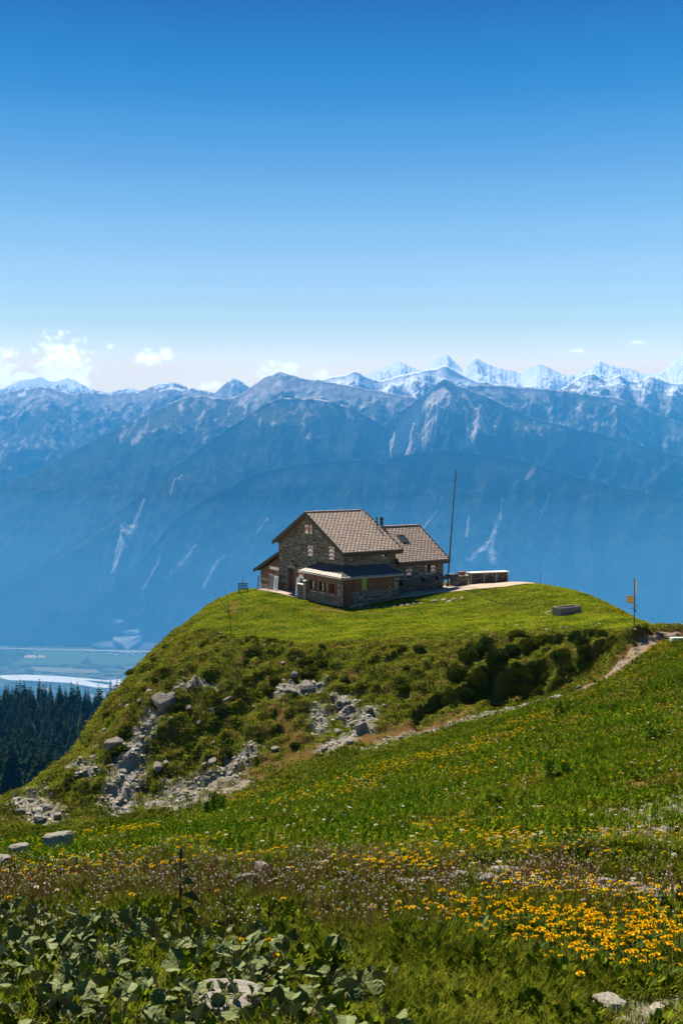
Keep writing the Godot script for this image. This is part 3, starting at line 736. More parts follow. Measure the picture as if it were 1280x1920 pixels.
var SCARS := [
	{"line": [Vector2(1550, -10975), Vector2(1497, -10728), Vector2(1408, -10509), Vector2(1271, -10311), Vector2(1116, -10128)], "width": [10, 16, 24, 30, 14], "strength": 0.95, "x0": 1046, "x1": 1620}, {"line": [Vector2(1413, -10509), Vector2(1366, -10365), Vector2(1358, -10187)], "width": [14, 24, 46], "strength": 0.75, "x0": 1256, "x1": 1515}, {"line": [Vector2(1204, -10775), Vector2(1152, -10471)], "width": [8, 14], "strength": 0.6, "x0": 1114, "x1": 1242},
	{"line": [Vector2(-1323, -10304), Vector2(-1430, -10127), Vector2(-1539, -9901)], "width": [12, 26, 10], "strength": 0.55, "x0": -1601, "x1": -1261}, {"line": [Vector2(-1058, -10225), Vector2(-1141, -10024), Vector2(-1203, -9820)], "width": [10, 24, 12], "strength": 0.55, "x0": -1261, "x1": -1000}, {"line": [Vector2(-692, -10682), Vector2(-792, -10524)], "width": [14, 10], "strength": 0.6, "x0": -830, "x1": -654}, {"line": [Vector2(1917, -11362), Vector2(1819, -11218)], "width": [28, 20], "strength": 0.4, "x0": 1753, "x1": 1983},
	{"line": [Vector2(916, -10832), Vector2(744, -10547), Vector2(630, -10291)], "width": [8, 16, 10], "strength": 0.35, "x0": 588, "x1": 958}, {"line": [Vector2(-1610, -10056), Vector2(-1675, -9821), Vector2(-1709, -9664)], "width": [10, 20, 10], "strength": 0.45, "x0": -1759, "x1": -1560}, {"line": [Vector2(469, -10491), Vector2(407, -10177)], "width": [8, 14], "strength": 0.35, "x0": 369, "x1": 507}, {"line": [Vector2(2028, -11090), Vector2(1857, -10682)], "width": [8, 10], "strength": 0.3, "x0": 1827, "x1": 2058}]
var SLIP := [{"line": [Vector2(-1988, -11427), Vector2(-2022, -11207), Vector2(-2073, -10921), Vector2(-2058, -10565), Vector2(-2083, -10352)], "width": [14, 30, 44, 48, 24], "strength": 0.8, "x0": -2189, "x1": -1882}, {"line": [Vector2(-1655, -11780), Vector2(-1713, -11421)], "width": [10, 14], "strength": 0.4, "x0": -1751, "x1": -1617}, {"line": [Vector2(-2080, -10843), Vector2(-2098, -10529)], "width": [12, 16], "strength": 0.6, "x0": -2140, "x1": -2038}]

func flat_patch(called: String, label: String, outline: Array, y: float, m: Material) -> void:
	var pts := PackedVector2Array(outline)
	var tris := Geometry2D.triangulate_polygon(pts)
	var b := Build.new()
	for k in range(0, tris.size(), 3):
		var a := pts[tris[k]]
		var d := pts[tris[k + 1]]
		var e := pts[tris[k + 2]]
		if (d - a).cross(e - a) < 0.0:
			var h := d; d = e; e = h
		b.tri(Vector3(a.x, y, a.y), Vector3(d.x, y, d.y), Vector3(e.x, y, e.y))
	structure(obj(called, b, m), label, called)

func build_valley() -> void:
	# the hillside below the spur, down to the valley
	var nu := 80
	var nv := 100
	var p := PackedVector3Array()
	var c := PackedColorArray()
	for j in nv + 1:
		for i in nu + 1:
			var z := -66.0 - 4300.0 * pow(j / float(nv), 1.8)
			var x := -900.0 + 1700.0 * i / nu
			if z < -900.0: x *= 1.0 + (-z - 900.0) * 0.0012
			p.append(Vector3(x, hillside(x, z), z))
			var g := 0.8 + 0.9 * noise_b.get_noise_2d(x / 60.0, z / 60.0)
			c.append(Color(0.05 * g, 0.06 * g, 0.02 * g))
	structure(obj("hillside", sheet(nu, nv, p, c), grained(vmat(0.95), 0.05, 0.6, 1.3, 0.05, true, 4, 5)), "wooded hillside dropping from the spur to the valley", "hillside")
	# the valley floor, patched with fields
	var cells := FastNoiseLite.new()
	cells.noise_type = FastNoiseLite.TYPE_CELLULAR
	cells.cellular_return_type = FastNoiseLite.RETURN_CELL_VALUE
	cells.cellular_distance_function = FastNoiseLite.DISTANCE_MANHATTAN
	cells.frequency = 1.0
	cells.seed = 6
	var greens := [Color(0.09, 0.14, 0.05), Color(0.05, 0.075, 0.035), Color(0.13, 0.17, 0.07), Color(0.2, 0.18, 0.11), Color(0.06, 0.1, 0.05), Color(0.03, 0.045, 0.025), Color(0.16, 0.2, 0.1)]
	p = PackedVector3Array()
	c = PackedColorArray()
	nu = 360
	nv = 190
	for j in nv + 1:
		for i in nu + 1:
			var z := -3600.0 - 7400.0 * j / nv
			var x := -5600.0 + 9000.0 * i / nu
			p.append(Vector3(x, VALLEY, z))
			var f := cells.get_noise_2d(x / 420.0, z / 150.0 + x / 900.0)
			var q: Color = greens[int(absf(f) * 6.99)]
			var n := noise_b.get_noise_2d(x / 130.0, z / 90.0)
			q = q.lerp(Color(0.03, 0.045, 0.022), smoothstep(0.05, 0.25, n))
			c.append(q)
	structure(obj("valley_floor", sheet(nu, nv, p, c), grained(vmat(0.95), 0.04, 0.7, 1.2, 1.0 / 120.0, true, 4, 6)), "flat valley floor with meadows and groves", "valley")
	flat_patch("river", "pale braided river bed across the valley floor", [Vector2(-3028.9, -7992.8), Vector2(-2674.7, -8067.5), Vector2(-2454.0, -8095.9), Vector2(-2267.5, -8114.9), Vector2(-2025.2, -8067.5), Vector2(-1796.3, -7983.5), Vector2(-1650.8, -7919.4), Vector2(-1564.1, -7955.9), Vector2(-1264.1, -7847.3), Vector2(-796.5, -7638.7), Vector2(-818.4, -7505.6), Vector2(-1217.6, -7555.0), Vector2(-1505.8, -7655.7), Vector2(-1674.5, -7681.3), Vector2(-1891.9, -7829.5), Vector2(-2173.5, -7910.3), Vector2(-2333.6, -7919.4), Vector2(-2428.6, -8011.3), Vector2(-2632.2, -7937.6), Vector2(-2967.7, -7829.5)], VALLEY + 2.0, grained(mat(0.5, 0.52, 0.52, 0.6), 0.03, 0.75, 1.1, 1.0 / 160.0, true, 4, 7))
	flat_patch("river_island", "dark wooded bar inside the pale river bed", [Vector2(-1800.0, -7915.7), Vector2(-1680.7, -7883.2), Vector2(-1587.7, -7829.5), Vector2(-1601.1, -7767.8), Vector2(-1706.5, -7829.5)], VALLEY + 4.0, mat(0.07, 0.085, 0.06))
	flat_patch("railway", "straight pale railway line along the foot of the mountain", [Vector2(-3696.2, -9305.1), Vector2(-2786.5, -9206.2), Vector2(-2248.7, -9143.0), Vector2(-1453.6, -9037.9), Vector2(-933.3, -8967.6), Vector2(-929.5, -8930.6), Vector2(-1446.8, -8995.6), Vector2(-2239.3, -9104.5), Vector2(-2776.3, -9172.0), Vector2(-3682.5, -9270.3)], VALLEY + 2.5, mat(0.42, 0.43, 0.42))
	var green := grained(mat(0.11, 0.17, 0.07), 0.02, 0.75, 1.15, 1.0 / 200.0, true, 3, 9)
	flat_patch("field", "long pale green field beside the railway", [Vector2(-2487.1, -9097.3), Vector2(-2076.2, -9049.7), Vector2(-1979.6, -8807.8), Vector2(-1972.5, -8504.5), Vector2(-2289.0, -8483.6), Vector2(-2501.9, -8525.5), Vector2(-2463.3, -8675.2)], VALLEY + 2.0, green)
	flat_patch("field", "smaller green field between groves and quarry", [Vector2(-1995.6, -9014.4), Vector2(-1599.5, -8944.5), Vector2(-1429.8, -8631.9), Vector2(-1642.5, -8462.8), Vector2(-1884.0, -8504.5), Vector2(-1967.1, -8807.8)], VALLEY + 2.0, green)
	flat_patch("field", "brown ploughed field in the middle of the green", [Vector2(-2486.0, -8875.6), Vector2(-2328.9, -8852.9), Vector2(-2300.1, -8774.3), Vector2(-2463.1, -8763.2)], VALLEY + 4.0, mat(0.5, 0.33, 0.22))
	flat_patch("field", "dry tan field strip south of the green fields", [Vector2(-2312.3, -8421.6), Vector2(-1807.8, -8300.2), Vector2(-1743.6, -8182.2), Vector2(-2014.9, -8182.2), Vector2(-2245.1, -8260.5)], VALLEY + 2.0, mat(0.22, 0.21, 0.14))
	flat_patch("field", "tan field on the near side of the river", [Vector2(-2081.8, -7707.0), Vector2(-1950.7, -7621.8), Vector2(-1919.5, -7555.0), Vector2(-2033.0, -7605.0)], VALLEY + 2.0, mat(0.3, 0.27, 0.19))
	flat_patch("field", "pale field below the wood, near side of river", [Vector2(-1679.3, -7456.9), Vector2(-1544.5, -7489.3), Vector2(-1515.5, -7330.0), Vector2(-1619.7, -7345.6)], VALLEY + 2.0, mat(0.27, 0.25, 0.17))
	build_valley_houses()
	# gravel works at the foot of the slope: terraces cut into the fan
	var q := thing("quarry", "pale terraced gravel quarry at the foot of the mountain", "quarry", Vector3(-1758.01, -1614.65, -9180.00))
	var o := q.position
	var pale := grained(mat(0.72, 0.66, 0.6), 0.05, 0.72, 1.1, 1.0 / 90.0, true, 4, 12)
	var grey := grained(mat(0.42, 0.36, 0.33), 0.05, 0.6, 1.15, 1.0 / 60.0, true, 4, 13)
	for t in [["terrace", grey, [Vector3(-2035.96, -1622.56, -9200.00), Vector3(-1981.16, -1601.45, -9230.00), Vector3(-1810.38, -1591.69, -9250.00), Vector3(-1501.27, -1614.65, -9230.00), Vector3(-1499.09, -1659.20, -9160.00), Vector3(-1731.25, -1666.12, -9150.00), Vector3(-1906.35, -1659.20, -9160.00), Vector3(-2014.39, -1636.55, -9180.00)]], ["cut_face", pale, [Vector3(-1875.36, -1570.84, -9270.00), Vector3(-1708.78, -1564.21, -9270.00), Vector3(-1638.59, -1555.38, -9270.00), Vector3(-1638.02, -1585.57, -9240.00), Vector3(-1731.06, -1648.65, -9150.00), Vector3(-1748.37, -1648.65, -9150.00), Vector3(-1781.65, -1616.41, -9190.00), Vector3(-1858.82, -1588.25, -9230.00)]], ["terrace", pale, [Vector3(-1834.04, -1534.34, -9330.00), Vector3(-1680.48, -1517.00, -9360.00), Vector3(-1664.86, -1546.02, -9320.00), Vector3(-1797.09, -1554.90, -9320.00)]], ["terrace", grey, [Vector3(-1977.99, -1452.35, -9520.00), Vector3(-1778.52, -1468.92, -9510.00), Vector3(-1762.29, -1480.75, -9470.00), Vector3(-1923.36, -1485.26, -9470.00)]], ["terrace", pale, [Vector3(-2008.76, -1621.68, -9195.00), Vector3(-1890.86, -1603.24, -9215.00), Vector3(-1847.46, -1639.14, -9170.00), Vector3(-1961.28, -1640.03, -9175.00)]]]:
		var b := Build.new()
		var pts: Array = t[2]
		var mid := Vector3.ZERO
		for k in pts: mid += k / pts.size()
		for k in pts.size():
			var e: Vector3 = pts[k]
			var f: Vector3 = pts[(k + 1) % pts.size()]
			b.tri(mid - o + Vector3(0, 2, 0), e - o, f - o)
			b.quad(e - o, e - o - Vector3(0, 14, 0), f - o - Vector3(0, 14, 0), f - o)
		obj(t[0], b, t[1], q)

func build_valley_houses() -> void:
	var wall := mat(0.6, 0.57, 0.52)
	var roof := mat(0.3, 0.22, 0.18)
	var steel := mat(0.5, 0.52, 0.54)
	var b := Build.new()
	b.box(Vector3(0, 4, 0), Vector3(14, 8, 11))
	var body := b.mesh()
	var r := Build.new()
	for s in [-1.0, 1.0]:
		r.quad(Vector3(-8, 7.6, s * 6.6), Vector3(-8, 12, 0), Vector3(8, 12, 0), Vector3(8, 7.6, s * 6.6))
		r.tri(Vector3(s * 7.9, 7.6, -6.5), Vector3(s * 7.9, 7.6, 6.5), Vector3(s * 7.9, 11.9, 0))
	var top := r.mesh()
	var k := 0
	for q in [Vector2(-2469.2, -8875.6), Vector2(-2448.0, -8921.4), Vector2(-2381.5, -8830.3), Vector2(-2788.4, -9330.2), Vector2(-2732.8, -9230.7), Vector2(-1831.3, -8898.4), Vector2(-1759.2, -8852.9), Vector2(-1692.6, -8944.5), Vector2(-1654.5, -8875.6), Vector2(-1646.0, -8967.6), Vector2(-1595.4, -8921.4), Vector2(-1747.8, -8967.6), Vector2(-1913.1, -7473.1), Vector2(-1854.7, -7408.8), Vector2(-1837.6, -7424.8), Vector2(-1994.0, -7538.5), Vector2(-2041.7, -7424.8), Vector2(-2170.4, -7505.6), Vector2(-2098.8, -7377.1), Vector2(-1710.4, -7361.3), Vector2(-2247.2, -7672.7), Vector2(-2021.0, -7505.6)]:
		var works := k >= 5 and k < 12
		var h := thing("valley_building", "pale works hall beside the gravel quarry" if works else ("pale farmhouse between the fields by the railway" if k < 5 else "tiny pale village house on the near side of the river"), "building", Vector3(q.x, VALLEY + 1.5, q.y), k * 0.9, "works halls by the quarry" if works else ("farmhouses by the railway" if k < 5 else "village houses by the river"))
		obj("wall", body, steel if works else wall, h)
		obj("roof", top, steel if works else roof, h)
		h.scale = Vector3(2.2, 1.0, 1.6) if works else Vector3.ONE * (1.0 + 0.3 * (k % 3))
		k += 1

func hillside(x: float, z: float) -> float:
	var d := -z
	var y: float
	if d < 520.0: y = -160.0 + (520.0 - d) * 0.3
	elif d < 940.0: y = -160.0 - (d - 520.0) * 0.129
	else: y = -214.0 - (d - 940.0) * 0.5
	y += 9.0 * noise_b.get_noise_2d(x / 160.0, z / 160.0) * smoothstep(300.0, 520.0, d)
	return maxf(y, VALLEY - 20.0)

# one conifer: a tapered trunk and drooping boughs in whorls, each bough a bent spray of needle faces
func conifer(label: String, tall: float, wide: float, seed_: int) -> Node3D:
	var r := RandomNumberGenerator.new()
	r.seed = seed_
	var t := thing("conifer", label, "tree", Vector3.ZERO, 0.0, "conifers of the wood below the spur")
	var tr := Build.new()
	tr.tube([Vector3(0, -1.0, 0), Vector3(0, tall * 0.5, 0), Vector3(0, tall * 0.98, 0)], [tall * 0.018, tall * 0.011, 0.02], 6)
	obj("trunk", tr, bark_mat, t)
	var b := Build.new()
	var levels := 15
	for k in levels:
		var f := (k + 0.5) / levels
		var y := tall * (0.1 + 0.88 * f)
		var reach := wide * 0.5 * pow(1.0 - f, 0.6) * r.randf_range(0.8, 1.15) + 0.15
		var boughs := 9 if f < 0.6 else 6
		for s in boughs:
			var a := TAU * (s + r.randf_range(-0.3, 0.3)) / boughs + k * 0.7
			var dir := Vector3(cos(a), 0, sin(a))
			var side := Vector3(-sin(a), 0, cos(a))
			var len := reach * r.randf_range(0.65, 1.15)
			var sag := len * r.randf_range(0.25, 0.5)
			var g := r.randf_range(0.65, 1.25)
			b.tint = Color(0.02 * g, 0.036 * g, 0.014 * g)
			var root := Vector3(0, y, 0)
			var tip := root + dir * len + Vector3(0, -sag, 0)
			var mid := root + dir * len * 0.55 + Vector3(0, -sag * 0.25, 0)
			var w := len * r.randf_range(0.28, 0.4)
			b.tri(root, mid + side * w - Vector3(0, w * 0.4, 0), mid)
			b.tri(root, mid, mid - side * w - Vector3(0, w * 0.4, 0))
			b.tri(mid, mid + side * w - Vector3(0, w * 0.4, 0), tip)
			b.tri(mid, tip, mid - side * w - Vector3(0, w * 0.4, 0))
			b.tri(mid + side * w * 0.4, mid + side * w * 1.3 + dir * w * 0.9 - Vector3(0, w * 0.9, 0), tip)
			b.tri(mid - side * w * 0.4, tip, mid - side * w * 1.3 + dir * w * 0.9 - Vector3(0, w * 0.9, 0))
	var lead := Vector3(0, tall * 1.02, 0)
	for s in 4:
		var a := TAU * s / 4.0
		b.tri(lead, Vector3(cos(a) * 0.35, tall * 0.93, sin(a) * 0.35), Vector3(cos(a + 1.0) * 0.35, tall * 0.93, sin(a + 1.0) * 0.35))
	obj("crown", b, needle_mat, t)
	return t

var bark_mat: StandardMaterial3D
var needle_mat: StandardMaterial3D

func build_forest() -> void:
	bark_mat = mat(0.09, 0.065, 0.045)
	needle_mat = vmat(0.9)
	var kinds := []
	for k in 5:
		kinds.append(conifer("dark green conifer standing in the dense wood below the spur", [17.0, 20.0, 15.0, 22.0, 18.0][k], [7.4, 8.4, 8.0, 8.8, 6.4][k], 40 + k))
	var r := RandomNumberGenerator.new()
	r.seed = 5
	var made := 0
	var step := 10.5
	for j in 52:
		for i in 30:
			var d := 440.0 + j * step + r.randf_range(-4.5, 4.5)
			var x := -0.325 * d + i * step + r.randf_range(-4.5, 4.5)
			if x > -0.19 * d or d > 958.0: continue
			if noise_a.get_noise_2d(x / 70.0, d / 70.0) > 0.62: continue
			var at := Vector3(x, hillside(x, -d) - 0.3, -d)
			# leave out trees that the spur hides
			var k: int = r.randi() % 5
			var top := at + Vector3(0, [17.0, 20.0, 15.0, 22.0, 18.0][k], 0)
			var seen := true
			for s in range(56, 120, 2):
				var f := s / d
				if s < 120 and 1.7 + (top.y - 1.7) * f < ground(x * f, -float(s)): seen = false
			if not seen or made >= 295: continue
			var t: Node3D = kinds[k] if made == k and false else copy(kinds[k])
			t.position = at
			t.rotation.y = r.randf() * TAU
			var sc := r.randf_range(0.7, 1.3)
			t.scale = Vector3(sc * r.randf_range(0.9, 1.1), sc, sc * r.randf_range(0.9, 1.1))
			made += 1
	for k in 5:
		kinds[k].position = Vector3(-0.3 * 940.0 + k * 9.0, hillside(-280.0, -945.0), -945.0 - k * 2.0)
	var lone := copy(kinds[0], "lone spruce tip showing over the right edge of the spur")
	lone.remove_meta("group")
	lone.position = Vector3(29.6, -26.2, -97.0)
	lone.scale = Vector3.ONE * 0.8

# ------------------------------------------------------------------ the hut
const HUT := Vector3(0.19, -11.9, -99.0)      # foot of the corner between the gable and the long wall
const HUT_TURN := 0.5585
var hut: Node3D
var M := {}

func hut_point(x: float, y: float, z: float) -> Vector3:
	return HUT + Basis(Vector3.UP, HUT_TURN) * Vector3(x, y, z)

# a wall seen from outside: runs from o along u, outward is n; openings are [from, to, low, high]; its top is a line through tops [[s, y], ...]
func top_at(tops: Array, s: float) -> float:
	for k in tops.size() - 1:
		if s <= tops[k + 1][0]:
			return lerpf(tops[k][1], tops[k + 1][1], clampf((s - tops[k][0]) / (tops[k + 1][0] - tops[k][0]), 0.0, 1.0))
	return tops[-1][1]

func wall_shell(b: Build, o: Vector3, u: Vector3, n: Vector3, length: float, low: float, tops: Array, openings: Array, deep := 0.32) -> void:
	var cuts := [0.0, length]
	for t in tops: cuts.append(clampf(t[0], 0.0, length))
	for q in openings: cuts.append(q[0]); cuts.append(q[1])
	cuts.sort()
	var at := func(s: float, y: float, d := 0.0) -> Vector3: return o + u * s + Vector3(0, y, 0) - n * d
	var right := u.cross(Vector3.UP).dot(n) > 0.0       # keeps faces turned outward
	var face := func(a: Vector3, c: Vector3, d: Vector3, e: Vector3) -> void:
		if right: b.quad(a, e, d, c)
		else: b.quad(a, c, d, e)
	for k in cuts.size() - 1:
		var s0: float = cuts[k]
		var s1: float = cuts[k + 1]
		if s1 - s0 < 0.001: continue
		var mid := (s0 + s1) * 0.5
		var holes := []
		for q in openings:
			if q[0] < mid and mid < q[1]: holes.append(q)
		holes.sort_custom(func(p, r): return p[2] < r[2])
		var y := low
		for q in holes:
			if q[2] > y: face.call(at.call(s0, y), at.call(s1, y), at.call(s1, q[2]), at.call(s0, q[2]))
			y = q[3]
		face.call(at.call(s0, y), at.call(s1, y), at.call(s1, top_at(tops, s1 - 0.0005)), at.call(s0, top_at(tops, s0 + 0.0005)))
	for q in openings:
		face.call(at.call(q[0], q[2], deep), at.call(q[0], q[2]), at.call(q[0], q[3]), at.call(q[0], q[3], deep))
		face.call(at.call(q[1], q[2]), at.call(q[1], q[2], deep), at.call(q[1], q[3], deep), at.call(q[1], q[3]))
		face.call(at.call(q[0], q[3]), at.call(q[1], q[3]), at.call(q[1], q[3], deep), at.call(q[0], q[3], deep))
		face.call(at.call(q[0], q[2], deep), at.call(q[1], q[2], deep), at.call(q[1], q[2]), at.call(q[0], q[2]))

# rough stones bedded in that wall, each proud by a few centimetres
func wall_stones(b: Build, o: Vector3, u: Vector3, n: Vector3, length: float, low: float, tops: Array, openings: Array, seed_: int) -> void:
	var r := RandomNumberGenerator.new()
	r.seed = seed_
	var y := low
	var peak := 0.0
	for t in tops: peak = maxf(peak, t[1])
	while y < peak:
		var h := r.randf_range(0.11, 0.25)
		var s := -0.02
		while s < length:
			var w := r.randf_range(0.16, 0.62)
			var s0 := s + 0.015
			var s1 := minf(s + w, length + 0.02) - 0.015
			s += w
			var y0 := y + r.randf_range(0.0, 0.03)
			var y1 := y + h - r.randf_range(0.01, 0.03)
			y1 = minf(y1, minf(top_at(tops, s0), top_at(tops, s1)) - 0.01)
			var keep := y1 - y0 > 0.05
			for q in openings:
				if s1 > q[0] - 0.02 and s0 < q[1] + 0.02 and y1 > q[2] - 0.02 and y0 < q[3] + 0.02:
					if s0 < q[0] - 0.1: s1 = q[0] - 0.02
					elif s1 > q[1] + 0.1: s0 = q[1] + 0.02
					else: keep = false
			if not keep or s1 - s0 < 0.07: continue
			var g := r.randf_range(0.5, 1.25) * (1.9 if r.randf() < 0.1 else 1.0)
			var warm := r.randf_range(0.0, 1.0)
			b.tint = Color(lerpf(0.125, 0.14, warm) * g, lerpf(0.127, 0.122, warm) * g, lerpf(0.132, 0.1, warm) * g)
			var d := r.randf_range(0.025, 0.075)
			var e := 0.03
			var p := []
			for k in [[s0, y0], [s1, y0], [s1, y1], [s0, y1]]:
				p.append(o + u * (k[0] + r.randf_range(-0.02, 0.02)) + Vector3(0, k[1] + r.randf_range(-0.012, 0.012), 0) - n * 0.01)
			var c := []
			for k in [[s0 + e, y0 + e], [s1 - e, y0 + e], [s1 - e, y1 - e], [s0 + e, y1 - e]]:
				c.append(o + u * (k[0] + r.randf_range(-0.02, 0.02)) + Vector3(0, k[1] + r.randf_range(-0.015, 0.015), 0) + n * (d + r.randf_range(-0.012, 0.012)))
			var out := u.cross(Vector3.UP).dot(n) > 0.0
			for k in 4:
				var m := (k + 1) % 4
				if out: b.quad(p[k], c[k], c[m], p[m])
				else: b.quad(p[k], p[m], c[m], c[k])
			if out: b.quad(c[0], c[3], c[2], c[1])
			else: b.quad(c[0], c[1], c[2], c[3])
		y += h

func stone_wall(o: Vector3, u: Vector3, n: Vector3, length: float, low: float, tops: Array, openings: Array, seed_: int) -> void:
	var b := Build.new()
	wall_shell(b, o, u, n, length, low, tops, openings)
	var w := obj("wall", b, M.mortar, hut)
	var s := Build.new()
	wall_stones(s, o, u, n, length, low, tops, openings, seed_)
	obj("stone_facing", s, M.stone, w).set_meta("kind", "stuff")

# boards side by side
func boards(called: String, o: Vector3, u: Vector3, n: Vector3, length: float, low: float, tops: Array, openings: Array, m: Material, seed_: int, wide := 0.15) -> MeshInstance3D:
	var r := RandomNumberGenerator.new()
	r.seed = seed_
	var b := Build.new()
	var s := 0.0
	var up := Basis(u, Vector3.UP, n)
	while s < length - 0.02:
		var e := minf(s + wide, length)
		var runs := [[low, minf(top_at(tops, s + 0.01), top_at(tops, e - 0.01))]]
		for q in openings:
			if e > q[0] + 0.02 and s < q[1] - 0.02:
				var next := []
				for t in runs:
					if q[2] > t[0]: next.append([t[0], minf(t[1], q[2])])
					if q[3] < t[1]: next.append([maxf(t[0], q[3]), t[1]])
				runs = next
		var g := r.randf_range(0.7, 1.2)
		b.tint = Color(g, g * r.randf_range(0.95, 1.05), g)
		for t in runs:
			if t[1] - t[0] > 0.03:
				b.box(o + u * ((s + e) * 0.5) + Vector3(0, (t[0] + t[1]) * 0.5, 0) + n * (0.012 + r.randf_range(-0.004, 0.004)), Vector3(e - s - 0.012, t[1] - t[0], 0.03), up)
		s = e
	return obj(called, b, m, hut)

# slates on a roof slope: from the eave corner o, along u for length, up the slope v for run
func slates(called: String, o: Vector3, u: Vector3, v: Vector3, length: float, run: float, seed_: int, parent: Node) -> void:
	var r := RandomNumberGenerator.new()
	r.seed = seed_
	var n := v.cross(u).normalized()
	if n.y < 0.0: n = -n
	var b := Build.new()
	var rows := int(run / 0.27)
	var tall := run / rows
	for j in rows:
		var s := -fposmod(j * 0.2, 0.4)
		while s < length:
			var s0 := maxf(s, 0.0)
			var s1 := minf(s + 0.4, length) - 0.085
			s += 0.4
			if s1 - s0 < 0.04: continue
			var g := r.randf_range(0.82, 1.14)
			b.tint = Color(0.235 * g, 0.175 * g, 0.14 * g * r.randf_range(0.95, 1.06))
			var lift := r.randf_range(0.03, 0.05)
			var a := o + u * s0 + v * (j * tall - 0.02) + n * lift
			var c := o + u * s1 + v * (j * tall - 0.02) + n * (lift + r.randf_range(-0.004, 0.004))
			var d := o + u * s1 + v * ((j + 1) * tall + 0.01) + n * 0.008
			var e := o + u * s0 + v * ((j + 1) * tall + 0.01) + n * 0.008
			var low := n * 0.03
			var flip := (c - a).cross(e - a).dot(n) < 0.0
			if flip:
				b.quad(a, c, d, e); b.quad(a, a - low, c - low, c)
			else:
				b.quad(a, e, d, c); b.quad(c, c - low, a - low, a)
	obj(called, b, M.slate, parent).set_meta("kind", "stuff")

# a saddle roof along x: ridge height and z, pitch, ends, half spans to the front and back eave
func saddle(x0: float, x1: float, zr: float, yr: float, pitch: float, front: float, back: float, seed_: int, right_edge := true) -> MeshInstance3D:
	var deck := Build.new()
	var t := 0.16
	for side in [1.0, -1.0]:
		var span: float = front if side > 0.0 else back
		var v := Vector3(0, -pitch, side).normalized()
		var n := Vector3(0, 1, pitch * side).normalized()
		var run := span * sqrt(1.0 + pitch * pitch)
		deck.box(Vector3((x0 + x1) * 0.5, yr, zr) + v * (run * 0.5) - n * (t * 0.5 + 0.004 * side), Vector3(x1 - x0, t, run), Basis(Vector3.RIGHT, n, v) if side > 0.0 else Basis(Vector3.LEFT, n, v))
	var roof := obj("roof", deck, M.roof_wood, hut)
	for side in [1.0, -1.0]:
		var span: float = front if side > 0.0 else back
		slates("slates", Vector3(x0, yr - pitch * span, zr + side * span), Vector3.RIGHT, Vector3(0, pitch, -side).normalized(), x1 - x0, span * sqrt(1.0 + pitch * pitch), seed_ + int(side), roof)
	var cap := Build.new()
	for k in int((x1 - x0) / 0.4):
		cap.box(Vector3(x0 + 0.2 + k * 0.4, yr + 0.035, zr), Vector3(0.39, 0.05, 0.3), Basis(Vector3.BACK, 0.02 * (k % 2)), 0.02)
	obj("ridge_cap", cap, M.ridge, roof)
	# fascia and gutter along the front eave, barge boards up the verges
	var f := Build.new()
	var ye := yr - pitch * front
	f.box(Vector3((x0 + x1) * 0.5, ye - 0.22, zr + front + 0.022), Vector3(x1 - x0 + 0.04, 0.36, 0.04))
	obj("fascia", f, M.dark_wood, roof)  # real board, but its height and darkness also paint the eave's shadow band
	var g := Build.new()
	g.tube([Vector3(x0 - 0.05, ye - 0.06, zr + front + 0.11), Vector3(x1 + 0.05, ye - 0.1, zr + front + 0.11)], [0.065, 0.065], 8)
	obj("gutter", g, M.gutter, roof)
	for x in ([x0 - 0.022, x1 + 0.022] if right_edge else [x0 - 0.022]):
		for side in [1.0, -1.0]:
			var span: float = front if side > 0.0 else back
			var v := Vector3(0, -pitch, side).normalized()
			var n := Vector3(0, 1, pitch * side).normalized()
			var run := span * sqrt(1.0 + pitch * pitch)
			var bb := Build.new()
			bb.box(Vector3(x, yr, zr) + v * (run * 0.5) - n * 0.13, Vector3(0.05, 0.36, run + 0.05), Basis(Vector3.RIGHT, n, v) if side > 0.0 else Basis(Vector3.LEFT, n, v))
			obj("barge_board", bb, M.dark_wood, roof)
	return roof

# a window in an opening of the wall o, u, n: frame, mullion and dark panes set back from the face
func window(o: Vector3, u: Vector3, n: Vector3, q: Array, back := 0.16, frame_mat: Material = null) -> Node3D:
	var w := Node3D.new()
	w.name = "window"
	hut.add_child(w, true)
	var ax := Basis(u, Vector3.UP, n)
	var mid: Vector3 = o + u * ((q[0] + q[1]) * 0.5) + Vector3(0, (q[2] + q[3]) * 0.5, 0) - n * back
	var wd: float = q[1] - q[0]
	var ht: float = q[3] - q[2]
	var f := Build.new()
	for s in [-1.0, 1.0]:
		f.box(mid + u * (s * (wd * 0.5 - 0.035)), Vector3(0.07, ht, 0.06), ax)
		f.box(mid + Vector3(0, s * (ht * 0.5 - 0.035), 0), Vector3(wd - 0.142, 0.07, 0.06), ax)
	f.box(mid, Vector3(0.05, ht - 0.142, 0.05), ax)
	obj("frame", f, frame_mat if frame_mat else M.dark_wood, w)
	for s in [-1.0, 1.0]:
		var p := Build.new()
		p.box(mid + u * (s * wd * 0.25) - n * 0.012, Vector3(wd * 0.5 - 0.075, ht - 0.14, 0.012), ax)
		obj("pane", p, M.glass, w)
	var sill := Build.new()
	sill.box(mid - Vector3(0, ht * 0.5 + 0.032, 0) + n * (back * 0.5 + 0.04), Vector3(wd + 0.1, 0.06, back + 0.12), ax)
	obj("sill", sill, M.sill, w)
	# a curtain inside
	var room := Build.new()
	room.box(mid - n * 0.3, Vector3(wd + 0.1, ht + 0.1, 0.02), ax)
	obj("curtain", room, M.room, w)
	return w

